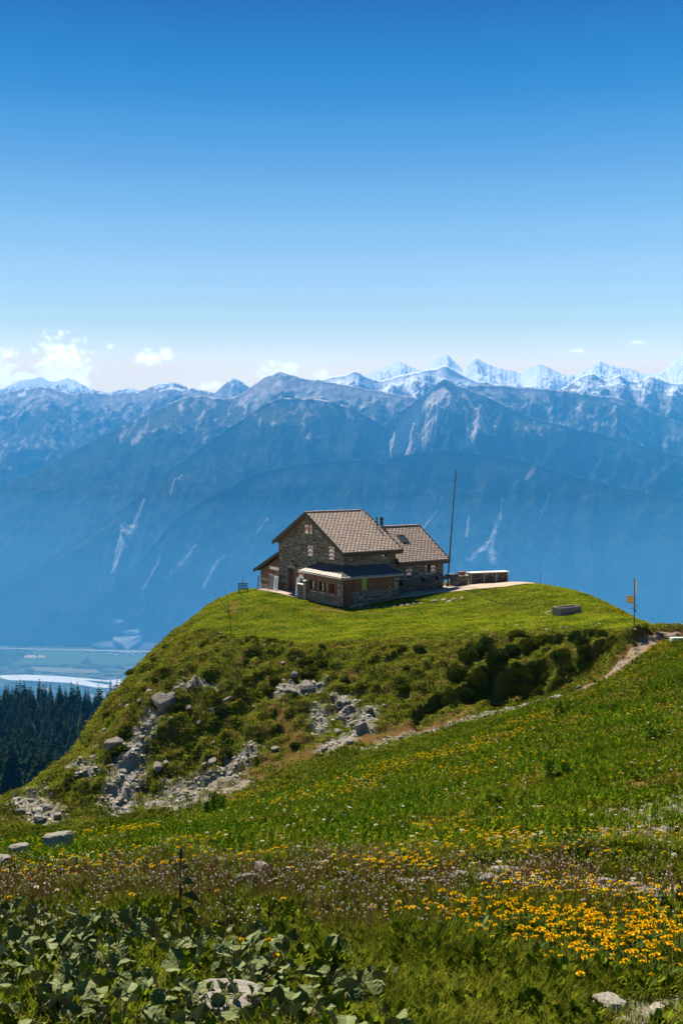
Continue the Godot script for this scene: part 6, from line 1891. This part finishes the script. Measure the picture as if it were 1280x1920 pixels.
func build_grass() -> void:
	var r := RandomNumberGenerator.new()
	r.seed = 31
	# rings of tufts, coarser with distance
	var rings := [
		{"from": 3.4, "to": 9.0, "step": 0.062, "mesh": [tuft(1, 22, 0.26, 0.011, 0.7), tuft(2, 20, 0.24, 0.014, 0.9)], "tall": 0.15, "wide": 0.17},
		{"from": 9.0, "to": 18.0, "step": 0.085, "mesh": [tuft(3, 18, 0.28, 0.016, 0.7), tuft(4, 16, 0.28, 0.021, 0.9)], "tall": 0.16, "wide": 0.2},
		{"from": 18.0, "to": 36.0, "step": 0.13, "mesh": [tuft(5, 14, 0.32, 0.03, 0.7), tuft(6, 13, 0.32, 0.036, 0.9)], "tall": 0.2, "wide": 0.26},
		{"from": 36.0, "to": 64.0, "step": 0.2, "mesh": [tuft(7, 14, 0.42, 0.04, 0.7), tuft(8, 13, 0.42, 0.05, 0.9)], "tall": 0.2, "wide": 0.34},
		{"from": 64.0, "to": 116.0, "step": 0.25, "mesh": [tuft(9, 14, 0.45, 0.05, 0.8), tuft(10, 13, 0.45, 0.06, 1.0)], "tall": 0.17, "wide": 0.4}]
	for ring in rings:
		var rows := [PackedFloat32Array(), PackedFloat32Array()]
		var z: float = -ring.from
		while z > -ring.to:
			var reach := minf(0.335 * -z + 1.3, 36.0)
			var x := -reach
			while x < reach:
				var px: float = x + r.randf_range(-0.5, 0.5) * ring.step
				var pz: float = z + r.randf_range(-0.5, 0.5) * ring.step
				x += ring.step
				var bar := mask(bare, px, pz)
				var di := mask(dirt, px, pz)
				if r.randf() < bar * 1.15 or r.randf() < di * 0.9: continue
				if pz < -80.0 and (in_hut(px, pz) or on_paving(px, pz)): continue
				var t := noise_b.get_noise_2d(px * 0.33, pz * 0.33)
				var u := noise_b.get_noise_2d(px * 1.3 + 60.0, pz * 1.3)
				var c := Color(0.165, 0.2, 0.011)
				var tall: float = ring.tall * r.randf_range(0.6, 1.3)
				if pz < -55.0:
					var f := face(px, pz)
					var lawn: float = 1.0 - f if pz < along(gully, px) else 0.0
					c = c.lerp(Color(0.135, 0.16, 0.009), f)
					c = c.lerp(Color(0.172, 0.2, 0.008), lawn)
					c = c.lerp(Color(0.16, 0.115, 0.024), clampf(f * (u * 1.6 + 0.05), 0.0, 0.8))
					c = c.lerp(Color(0.09, 0.15, 0.008), lawn * clampf(t * 2.6 + u * 0.8, 0.0, 0.7))
					tall *= lerpf(1.0, 0.55, lawn) * lerpf(1.0, 0.85, f)
				else:
					c = c.lerp(Color(0.15, 0.225, 0.009), clampf(0.4 + t * 2.2, 0.0, 1.0) * smoothstep(-16.0, -21.0, pz))
					c = c.lerp(Color(0.152, 0.128, 0.024), clampf(0.1 - t * 1.2 + u * 0.6, 0.0, 0.75))
				if pz > -16.0: c = c.lerp(Color(0.135, 0.15, 0.014), 0.6)
				if pz > -8.8 and px < -0.25 * -pz + 1.6 + 0.3 * u: tall *= 0.5
				tall *= 1.0 + 0.8 * t + 0.5 * u
				var g := r.randf_range(0.7, 1.25) * (1.0 + 0.55 * u)
				place(rows[r.randi() % 2], Vector3(px, ground(px, pz), pz), r.randf() * TAU, ring.wide * r.randf_range(0.8, 1.2), maxf(tall, 0.04), slope_up(px, pz) * 0.25, Color(c.r * g, c.g * g, c.b * g))
			z -= ring.step
		for k in 2:
			swarm("grass", ["fine green grass blades covering meadow and spur", "broader grass blades mixed through meadow and spur"][k], "grass", ring.mesh[k], grass_mat, rows[k])

func build_herbs() -> void:
	var r := RandomNumberGenerator.new()
	r.seed = 32
	var rows := PackedFloat32Array()
	for k in 30000:
		var z := -lerpf(15.0, 58.0, pow(r.randf(), 0.75))
		var x := r.randf_range(-1.0, 1.0) * (0.32 * -z + 1.0)
		if z < along(gully, x) + 1.5 or path_dist(Vector2(x, z)) < 0.9: continue
		var t := noise_b.get_noise_2d(x * 0.28 + 13.0, z * 0.28)
		if t < r.randf_range(-0.25, 0.35) or r.randf() < mask(bare, x, z) + mask(dirt, x, z): continue
		var g := r.randf_range(0.7, 1.25)
		var s := r.randf_range(0.1, 0.2) * (1.0 + 0.6 * t)
		place(rows, Vector3(x, ground(x, z), z), r.randf() * TAU, s, s * 1.1, Vector3.ZERO, Color(0.14 * g, 0.215 * g, 0.010 * g))
	swarm("meadow_herbs", "lush green leafy herbs in the middle of the meadow", "herbs", herb(3, 60, 0.2), grass_mat, rows)
	rows = PackedFloat32Array()
	for k in 9000:        # low leaves among the near grass
		var z := -lerpf(3.6, 15.0, sqrt(r.randf()))
		var x := r.randf_range(-1.0, 1.0) * (0.33 * -z + 0.8)
		if r.randf() < mask(bare, x, z): continue
		var g := r.randf_range(0.6, 1.25)
		var s := r.randf_range(0.05, 0.11)
		place(rows, Vector3(x, ground(x, z), z), r.randf() * TAU, s, s, Vector3.ZERO, Color(0.13 * g, 0.165 * g, 0.012 * g))
	swarm("meadow_herbs", "small leafy herbs low in the grass of the near meadow", "herbs", herb(4, 26, 0.5), grass_mat, rows)
	# brown spent stalks
	rows = PackedFloat32Array()
	for k in 2600:
		var z := -lerpf(7.6, 17.5, pow(r.randf(), 0.8))
		var x := r.randf_range(-1.0, 1.0) * (0.33 * -z + 0.8)
		var t := noise_b.get_noise_2d(x * 0.5 + 3.0, z * 0.5)
		var mid := 1.0 - absf(-z - 11.5) / 5.0 - 0.25 * smoothstep(1.0, 3.5, x)
		if t + mid * 0.9 < r.randf_range(0.1, 0.75): continue
		place(rows, Vector3(x, ground(x, z), z), r.randf() * TAU, r.randf_range(0.2, 0.34), r.randf_range(0.2, 0.36), Vector3(r.randf_range(-0.1, 0.1), 0, r.randf_range(-0.1, 0.1)), Color(1, 1, 1))
	swarm("dry_stalks", "brown spent flower stalks with pale seed heads", "stalks", stalks(5, 6, Color(0.72, 0.64, 0.52), 0.028), vmat(0.9), rows)
	# white blossoms strewn through the meadow
	rows = PackedFloat32Array()
	for k in 900:
		var z := -lerpf(9.0, 48.0, pow(r.randf(), 0.8))
		var x := r.randf_range(-1.0, 1.0) * (0.32 * -z + 0.6)
		if z < along(gully, x) + 1.0: continue
		if noise_b.get_noise_2d(x * 0.4 + 77.0, z * 0.4) < r.randf_range(-0.3, 0.3): continue
		var s := r.randf_range(0.03, 0.06) * (1.0 + -z / 60.0)
		place(rows, Vector3(x, ground(x, z) + r.randf_range(0.08, 0.26), z), r.randf() * TAU, s, s, Vector3(r.randf_range(-0.4, 0.4), 0, r.randf_range(-0.4, 0.4)), Color(1, 1, 1))
	swarm("white_blossoms", "tiny white blossoms strewn through the meadow", "blossoms", flower_head(6, 7, Color(0.62, 0.6, 0.55), Color(0.5, 0.4, 0.15)).mesh(), vmat(0.8), rows)

var patches := []

func build_flowers() -> void:
	var r := RandomNumberGenerator.new()
	r.seed = 33
	var heads := []
	for k in 3:
		heads.append(flower_head(60 + k, 11, Color(0.62, 0.385, 0.008), Color(0.5, 0.24, 0.004)).mesh())
	var stem := Build.new()
	stem.tint = Color(0.05, 0.08, 0.02)
	stem.tube([Vector3(0, -0.08, 0), Vector3(0.01, 0.55, 0.01), Vector3(0.0, 1.0, 0)], [0.013, 0.011, 0.01], 4, false)
	for k in 3:
		var a := k * 2.1
		var d := Vector3(cos(a), 0.5, sin(a))
		var s := Vector3(-sin(a), 0, cos(a)) * 0.05
		var o := Vector3(0, 0.15 + 0.2 * k, 0)
		stem.tri(o, o + d * 0.18 + s, o + d * 0.4)
		stem.tri(o, o + d * 0.4, o + d * 0.18 - s)
	var stem_mesh := stem.mesh()
	# the near patch: every flower a thing of its own
	var n := 0
	var where := [[Vector2(1.06, -8.48), 0.75, 30], [Vector2(1.40, -8.33), 0.7, 36], [Vector2(1.70, -8.06), 0.7, 36], [Vector2(1.98, -7.92), 0.6, 36], [Vector2(2.31, -7.89), 0.6, 40], [Vector2(1.99, -7.39), 0.5, 32], [Vector2(1.24, -7.36), 0.4, 16], [Vector2(1.41, -6.99), 0.4, 16], [Vector2(1.51, -6.65), 0.3, 12], [Vector2(1.78, -6.84), 0.3, 12], [Vector2(0.95, -8.96), 0.5, 10], [Vector2(2.06, -6.85), 0.2, 6], [Vector2(0.83, -13.38), 0.6, 14]]
	for w in where:
		for k in w[2]:
			if n >= 290: break
			var a := r.randf() * TAU
			var q: Vector2 = w[0] + Vector2(cos(a) * 1.1, sin(a) * 0.8) * w[1] * sqrt(r.randf())
			for tries in 6:
				if noise_a.get_noise_2d(q.x * 2.6, q.y * 2.6) > 0.0: break
				q += Vector2(r.randf_range(-0.25, 0.25), r.randf_range(-0.3, 0.3))
			one_flower(q, r, heads, stem_mesh, "yellow daisy-like flower in the dense patch above the grey stone", "yellow flowers of the dense patch")
			n += 1
	for w in [[Vector2(-0.58, -6.21), "single yellow flower among the butterbur leaves"], [Vector2(-0.41, -6.26), "yellow flower beside its twin next to the broad slab"], [Vector2(-0.35, -6.24), "brightest yellow flower of the twin pair near the broad slab"], [Vector2(-0.21, -8.55), "lone yellow flower on a tall stem between butterbur and grass"], [Vector2(-1.71, -9.13), "lone yellow flower over the upper butterbur leaves"], [Vector2(-3.54, -11.68), "yellow flower at the meadow's edge near the pale split boulder"]]:
		one_flower(w[0], r, heads, stem_mesh, w[1], "")
	# the farther patches
	var rows := PackedFloat32Array()
	var far := [[Vector2(0.40, -42.37), 2.6, 110], [Vector2(2.13, -44.78), 3.2, 130], [Vector2(4.02, -44.43), 3.0, 140], [Vector2(5.60, -45.29), 2.2, 80], [Vector2(7.98, -48.71), 2.4, 90], [Vector2(8.93, -50.83), 1.6, 50], [Vector2(5.18, -35.11), 2.2, 80], [Vector2(4.35, -38.08), 2.0, 60], [Vector2(10.74, -44.35), 2.2, 60], [Vector2(16.01, -57.32), 2.5, 60], [Vector2(16.44, -60.45), 1.2, 50], [Vector2(11.98, -52.64), 1.8, 40], [Vector2(-0.73, -38.07), 2.0, 80], [Vector2(-4.56, -59.85), 2.0, 90], [Vector2(-6.48, -61.80), 1.6, 60], [Vector2(-5.26, -32.40), 1.5, 90], [Vector2(-6.87, -34.23), 1.5, 80], [Vector2(-7.54, -32.20), 1.5, 60], [Vector2(-8.05, -28.54), 1.5, 50], [Vector2(-3.32, -22.41), 1.2, 60], [Vector2(-3.62, -17.20), 0.9, 40], [Vector2(-2.59, -13.53), 0.8, 40], [Vector2(-7.16, -24.56), 0.8, 30], [Vector2(1.58, -15.77), 1.2, 40], [Vector2(2.54, -14.78), 1.2, 40], [Vector2(3.17, -17.04), 1.2, 40], [Vector2(3.53, -16.07), 1.5, 40], [Vector2(2.57, -19.23), 1.5, 40], [Vector2(0.39, -13.47), 0.8, 40], [Vector2(0.80, -12.85), 0.5, 30], [Vector2(1.92, -10.83), 0.5, 40], [Vector2(2.18, -10.33), 0.5, 40], [Vector2(2.54, -9.80), 0.5, 40], [Vector2(1.61, -10.49), 0.4, 25], [Vector2(6.98, -28.75), 3.0, 60], [Vector2(12.58, -44.94), 2.0, 40], [Vector2(2.13, -75.11), 3.0, 60], [Vector2(6.94, -77.30), 3.0, 50], [Vector2(19.91, -81.09), 1.5, 40], [Vector2(-10.67, -77.75), 1.5, 30], [Vector2(-1.40, -15.45), 1.0, 30], [Vector2(-3.59, -13.88), 0.8, 25], [Vector2(-3.67, -12.37), 0.4, 25]]
	for w in far:
		for k in w[2]:
			var a := r.randf() * TAU
			var q: Vector2 = w[0] + Vector2(cos(a), sin(a)) * w[1] * sqrt(r.randf())
			var d := -q.y
			var s := r.randf_range(0.03, 0.046) * (1.0 + d / 45.0)
			var tint := Color(1, 1, 1) if r.randf() < 0.7 else Color(1.0, 1.35, 1.2)
			place(rows, Vector3(q.x, ground(q.x, q.y) + r.randf_range(0.12, 0.26), q.y), r.randf() * TAU, s, s, Vector3(r.randf_range(-0.5, 0.5), 0, r.randf_range(-0.2, 0.6)), tint)
	for k in 900:
		var z := -lerpf(9.0, 60.0, pow(r.randf(), 0.8))
		var x := r.randf_range(-1.0, 1.0) * (0.32 * -z + 0.6)
		if z < along(gully, x) + 1.0: continue
		var s := r.randf_range(0.028, 0.042) * (1.0 + -z / 45.0)
		place(rows, Vector3(x, ground(x, z) + r.randf_range(0.1, 0.22), z), r.randf() * TAU, s, s, Vector3(r.randf_range(-0.5, 0.5), 0, r.randf_range(-0.2, 0.6)), Color(1, 1, 1))
	for w in where:
		for k in w[2]:
			var a := r.randf() * TAU
			var q: Vector2 = w[0] + Vector2(cos(a) * 1.15, sin(a) * 0.85) * w[1] * sqrt(r.randf())
			var s := r.randf_range(0.026, 0.042)
			place(rows, Vector3(q.x, ground(q.x, q.y) + r.randf_range(0.1, 0.24), q.y), r.randf() * TAU, s, s, Vector3(r.randf_range(-0.5, 0.5), 0, r.randf_range(-0.2, 0.6)), Color(1, 1, 1))
	swarm("yellow_flowers", "yellow flowers dotted over meadow and spur in drifts", "flowers", heads[0], petal_mat, rows)

func one_flower(q: Vector2, r: RandomNumberGenerator, heads: Array, stem_mesh: Mesh, label: String, group: String) -> void:
	var tall := r.randf_range(0.14, 0.27)
	var t := thing("yellow_flower", label, "flower", on_ground(q), r.randf() * TAU, group)
	t.rotation.x = r.randf_range(-0.15, 0.15)
	var s := obj("stem", stem_mesh, grass_plain, t)
	s.scale = Vector3(0.2, tall, 0.2)
	var h := obj("flower_head", heads[r.randi() % 3], petal_mat, t)
	h.position.y = tall
	h.scale = Vector3.ONE * r.randf_range(0.04, 0.058)
	h.rotation = Vector3(r.randf_range(-0.5, 0.5), 0, r.randf_range(-0.5, 0.5))

var grass_plain: StandardMaterial3D

func build_butterbur() -> void:
	var r := RandomNumberGenerator.new()
	r.seed = 34
	var leaves := []
	for k in 6: leaves.append(big_leaf(70 + k))
	var stalk := Build.new()
	stalk.tint = Color(0.13, 0.1, 0.06)
	stalk.tube([Vector3(0, -0.1, 0), Vector3(0, 1, 0)], [0.05, 0.035], 5, false)
	var stalk_mesh := stalk.mesh()
	var spots := []
	for k in 165:
		var z := -lerpf(4.7, 8.6, r.randf())
		var left := -0.32 * -z
		var x := left + pow(r.randf(), 1.25) * (0.335 * -z) * smoothstep(9.6, 6.6, -z) * 1.1
		spots.append([Vector2(x, z), "grey-green butterbur plant in the leafy bed around the broad slab", "butterbur plants of the leafy bed"])
	for q in [Vector2(0.93, -8.05), Vector2(1.38, -7.37), Vector2(1.60, -7.38), Vector2(0.84, -8.32)]:
		spots.append([q, "grey-green butterbur plant among the dense yellow flowers", "butterbur plants among the yellow flowers"])
	for s in spots:
		var p: Vector2 = s[0]
		var t := thing("butterbur_plant", s[1], "plant", on_ground(p), r.randf() * TAU, s[2])
		for k in r.randi_range(4, 7):
			var size := r.randf_range(0.035, 0.1)
			var tall := r.randf_range(0.04, 0.14)
			var a := r.randf() * TAU
			var out := Vector3(cos(a), 0, sin(a)) * r.randf_range(0.03, 0.15)
			var lf := obj("leaf", leaves[r.randi() % 6], leaf_mat, t)
			lf.position = out + Vector3(0, tall, 0)
			lf.rotation = Vector3(r.randf_range(-1.5, 1.0), -a + PI / 2.0 + r.randf_range(-0.5, 0.5), r.randf_range(-0.5, 0.5))
			lf.scale = Vector3(size * r.randf_range(0.9, 1.2), size, size)
			var sk := obj("stalk", stalk_mesh, grass_plain, t)
			var up := out + Vector3(0, tall, 0)
			var sx := up.cross(Vector3(0.2, 0.1, 1)).normalized()
			sk.transform = Transform3D(Basis(sx * 0.1, up, sx.cross(up).normalized() * 0.1), Vector3.ZERO)

func cushion(seed_: int, leaves: int, size: float) -> ArrayMesh:
	var r := RandomNumberGenerator.new()
	r.seed = seed_
	var b := Build.new()
	# a lumpy core, hidden by the sprigs, keeps light from passing through
	for j in 6:
		for i in 12:
			var q := []
			for k in [[0, 0], [1, 0], [1, 1], [0, 1]]:
				var e: float = (j + k[1]) / 6.0 * PI * 0.55 - 0.1
				var a: float = TAU * (i + k[0]) / 12.0
				var l := 0.82 + 0.16 * noise_a.get_noise_3d(cos(a) * 1.7 + seed_, e * 1.5, sin(a) * 1.7)
				q.append(Vector3(cos(a) * cos(e), sin(e) * 0.75, sin(a) * cos(e)) * l)
			b.tint = Color(0.5, 0.5, 0.5)
			b.quad(q[0], q[3], q[2], q[1])
	for k in leaves:
		var a := r.randf() * TAU
		var e := asin(r.randf_range(-0.1, 1.0))
		var d := Vector3(cos(a) * cos(e), sin(e) * 0.75, sin(a) * cos(e))
		var l := 0.82 + 0.16 * noise_a.get_noise_3d(cos(a) * 1.7 + seed_, e * 1.5, sin(a) * 1.7)
		var at := d * l * r.randf_range(0.92, 1.04)
		var dir := (d + Vector3(r.randf_range(-0.7, 0.7), r.randf_range(-0.2, 0.8), r.randf_range(-0.7, 0.7))).normalized()
		var side := dir.cross(Vector3(r.randfn(), r.randfn(), r.randfn())).normalized() * size * 0.35
		var g := r.randf_range(0.6, 1.4)
		b.tint = Color(g, g * r.randf_range(0.9, 1.1), g * 0.9)
		b.tri(at - side, at + side, at + dir * size * r.randf_range(0.8, 1.5))
	return b.mesh()

func build_bushes() -> void:
	var r := RandomNumberGenerator.new()
	r.seed = 35
	var shapes := [cushion(80, 900, 0.12), cushion(81, 900, 0.12), cushion(82, 900, 0.13)]
	var dark := vmat(0.9, 0.062, 0.09, 0.015)
	var olive := vmat(0.9, 0.11, 0.123, 0.012)
	var brow := "rounded juniper cushion on the brow of the grassy ledge"
	for q in [[Vector2(7.02, -68.96), 1.42, 0.97], [Vector2(7.99, -70.39), 1.65, 0.99], [Vector2(8.89, -70.89), 1.53, 0.86], [Vector2(7.25, -67.08), 1.38, 0.94], [Vector2(9.46, -68.92), 1.62, 0.97], [Vector2(10.58, -69.46), 1.43, 0.78], [Vector2(11.48, -69.34), 1.63, 0.85], [Vector2(12.38, -68.92), 1.42, 0.78], [Vector2(13.23, -68.27), 1.47, 0.77], [Vector2(13.96, -67.12), 1.26, 0.69], [Vector2(14.53, -66.11), 1.12, 0.62], [Vector2(11.39, -66.84), 1.25, 0.75], [Vector2(9.50, -66.84), 1.13, 0.81], [Vector2(6.48, -66.66), 1.25, 0.81], [Vector2(8.21, -68.00), 1.53, 0.96], [Vector2(13.07, -65.77), 1.11, 0.62], [Vector2(13.90, -65.29), 1.10, 0.55], [Vector2(15.06, -65.29), 0.92, 0.49], [Vector2(9.39, -72.26), 1.36, 0.61], [Vector2(11.17, -71.59), 1.34, 0.54]]:
		bush(q, brow, "juniper cushions on the ledge", shapes, olive if r.randf() < 0.55 else dark, r)
	for q in [[Vector2(9.72, -65.14), 0.92, 0.73], [Vector2(10.36, -64.70), 0.85, 0.79], [Vector2(11.15, -63.63), 1.01, 0.66], [Vector2(11.92, -62.93), 0.89, 0.59], [Vector2(8.42, -64.59), 0.79, 0.61], [Vector2(10.39, -62.63), 1.00, 0.47], [Vector2(12.79, -62.85), 0.83, 0.47], [Vector2(11.40, -61.67), 0.75, 0.35]]:
		bush(q, "rounded green cushion plant growing in the shaded hollow", "cushion plants in the hollow", shapes, olive if r.randf() < 0.5 else dark, r)
	for k in 46:
		var f := r.randf() * (ledge.size() - 1.01)
		var i := int(f)
		var a: Vector2 = ledge[i].lerp(ledge[i + 1], f - i)
		var d: Vector2 = (ledge[i + 1] - ledge[i]).normalized()
		var q := a + Vector2(-d.y, d.x) * r.randf_range(-0.5, 1.2) * signf(d.cross(Vector2(-d.y, d.x)))
		var w := r.randf_range(0.4, 1.1)
		bush([q, w, w * 0.5], "mossy tuft hanging on the steep bank under the ledge", "mossy tufts on the bank", shapes, olive if r.randf() < 0.5 else dark, r)
	# cushions along the face
	for k in 110:
		var x := r.randf_range(-24.0, 6.0)
		var g := along(gully, x)
		var z := lerpf(g - 1.0, along(rim, x) + 1.0, r.randf())
		if mask(bare, x, z) > 0.25 or face(x, z) < 0.5: continue
		var w := r.randf_range(0.4, 1.3)
		bush([Vector2(x, z), w, w * 0.32], "low mossy cushion on the face of the spur", "mossy cushions on the face", shapes, olive if r.randf() < 0.75 else dark, r)
	var herbs := [[[Vector2(5.62, -29.15), 0.90, 0.63], "big dark green leafy clump alone in the meadow"], [[Vector2(-4.70, -41.04), 1.08, 0.96], "dark upright leafy clump at the meadow's lower edge"], [[Vector2(3.32, -24.42), 0.50, 0.41], "dark green clump below the big leafy clump"], [[Vector2(9.84, -34.80), 0.98, 0.49], "broad green clump on the slope below the footpath"], [[Vector2(9.85, -50.03), 0.94, 0.66], "green clump beside the lower end of the footpath"], [[Vector2(11.27, -46.10), 0.65, 0.52], "small dark green clump on the meadow under the footpath"], [[Vector2(7.20, -26.75), 0.75, 0.35], "dark green clump beside the bare soil of the meadow"], [[Vector2(1.42, -24.85), 0.82, 0.40], "spreading green clump in the lush meadow"], [[Vector2(0.00, -24.71), 0.81, 0.39], "spreading green clump at the left of the lush meadow"], [[Vector2(15.30, -58.25), 0.49, 0.33], "tiny round dark clump just below the footpath"]]
	var leafy := vmat(0.9, 0.085, 0.145, 0.012)
	leafy.backlight = Color(0.45, 0.5, 0.2)
	var herb_shapes := [herb(90, 1500, 0.1, 5), herb(91, 1500, 0.1, 5), herb(92, 1500, 0.1, 5)]
	for h in herbs:
		bush([h[0][0], h[0][1] * 1.5, h[0][2] * 0.85], h[1], "", herb_shapes, leafy, r)

func bush(q: Array, label: String, group: String, shapes: Array, m: Material, r: RandomNumberGenerator) -> void:
	var o := obj("bush", shapes[r.randi() % shapes.size()], m)
	tag(o, label, "bush", group)
	var p: Vector2 = q[0]
	var w: float = q[1] * 0.5
	o.position = on_ground(p, -0.04)
	o.rotation.y = r.randf() * TAU
	o.scale = Vector3(w * r.randf_range(0.9, 1.15), maxf(q[2], 0.15) * 1.15, w * r.randf_range(0.85, 1.1))

func build_tall_herb() -> void:
	var t := thing("tall_herb", "tall brown-stemmed herb with long narrow leaves above the butterbur", "plant", on_ground(Vector2(-1.29, -8.97)))
	var b := Build.new()
	b.tint = Color(0.13, 0.055, 0.03)
	b.tube([Vector3(0, -0.05, 0), Vector3(-0.01, 0.3, 0), Vector3(0.0, 0.56, 0)], [0.008, 0.007, 0.005], 6)
	obj("stem", b, grass_plain, t)
	var r := RandomNumberGenerator.new()
	r.seed = 36
	for k in 11:
		var y := 0.12 + k * 0.042
		var a := k * 2.3 + r.randf_range(-0.6, 0.6)
		var l := lerpf(0.24, 0.08, k / 11.0) * r.randf_range(0.6, 1.2)
		var d := Vector3(cos(a), 0, sin(a))
		var s := Vector3(-sin(a), 0, cos(a)) * 0.016
		var lf := Build.new()
		lf.tint = Color(0.075, 0.1, 0.05) * r.randf_range(0.7, 1.2)
		var o := Vector3(0, y, 0)
		var p1 := o + d * l * 0.5 + Vector3(0, l * 0.28, 0)
		var p2 := o + d * l + Vector3(0, l * r.randf_range(-0.3, 0.45), 0)
		lf.quad(o, p1 - s, p2, p1 + s)
		obj("leaf", lf, grass_plain, t)
	var bud := Build.new()
	bud.tint = Color(0.05, 0.06, 0.04)
	bud.tube([Vector3(0, 0.54, 0), Vector3(0, 0.59, 0), Vector3(0.005, 0.64, 0)], [0.01, 0.018, 0.004], 6)
	obj("bud", bud, grass_plain, t)

func build_scree() -> void:
	var r := RandomNumberGenerator.new()
	r.seed = 37
	var rows := PackedFloat32Array()
	for k in 90000:
		var z := -lerpf(4.0, 78.0, pow(r.randf(), 0.6))
		var x := r.randf_range(-1.0, 1.0) * (0.33 * -z + 0.6)
		var b := mask(bare, x, z)
		if r.randf() > b * 1.1 and r.randf() > 0.004 + (0.05 if path_dist(Vector2(x, z)) < 0.7 else 0.0): continue
		var s := pow(r.randf(), 2.0) * 0.09 * (0.6 + -z / 75.0) + 0.025
		var g := r.randf_range(0.7, 1.35)
		place(rows, Vector3(x, ground(x, z) + s * 0.1, z), r.randf() * TAU, s, s * r.randf_range(0.3, 0.7), Vector3(r.randf_range(-0.3, 0.3), 0, r.randf_range(-0.3, 0.3)), Color(g, g * 0.98, g * 0.95))
	var b := Build.new()
	b.tint = Color(0.35, 0.32, 0.28)
	var p := [Vector3(-1, 0, -0.5), Vector3(0.1, 0.1, -0.9), Vector3(1, 0, -0.2), Vector3(0.7, -0.1, 0.7), Vector3(-0.5, 0, 0.8)]
	var top := [Vector3(-0.6, 0.55, -0.25), Vector3(0.15, 0.65, -0.5), Vector3(0.6, 0.5, 0.0), Vector3(0.3, 0.45, 0.45), Vector3(-0.35, 0.5, 0.4)]
	for k in 5:
		var m := (k + 1) % 5
		b.quad(p[k], top[k], top[m], p[m])
		b.quad(p[m] - Vector3(0, 0.5, 0), p[k] - Vector3(0, 0.5, 0), p[k], p[m])
	for k in [1, 2, 3]:
		b.tri(top[0], top[k + 1], top[k])
	swarm("scree", "pale broken scree stones on spur and meadow", "scree", b.mesh(), rock_vmat(), rows)

func rock_vmat() -> StandardMaterial3D:
	return grained(vmat(0.9), 0.06, 0.7, 1.2, 2.0, true, 4, 52)

func build_plants() -> void:
	grass_mat = vmat(0.9)
	grass_mat.backlight = Color(0.55, 0.55, 0.3)
	grass_plain = vmat(0.9)
	leaf_mat = vmat(0.8)
	leaf_mat.backlight = Color(0.25, 0.28, 0.12)
	petal_mat = vmat(0.9)
	petal_mat.backlight = Color(0.5, 0.4, 0.1)
	build_grass()
	build_herbs()
	build_flowers()
	build_butterbur()
	build_bushes()
	build_tall_herb()
	build_scree()
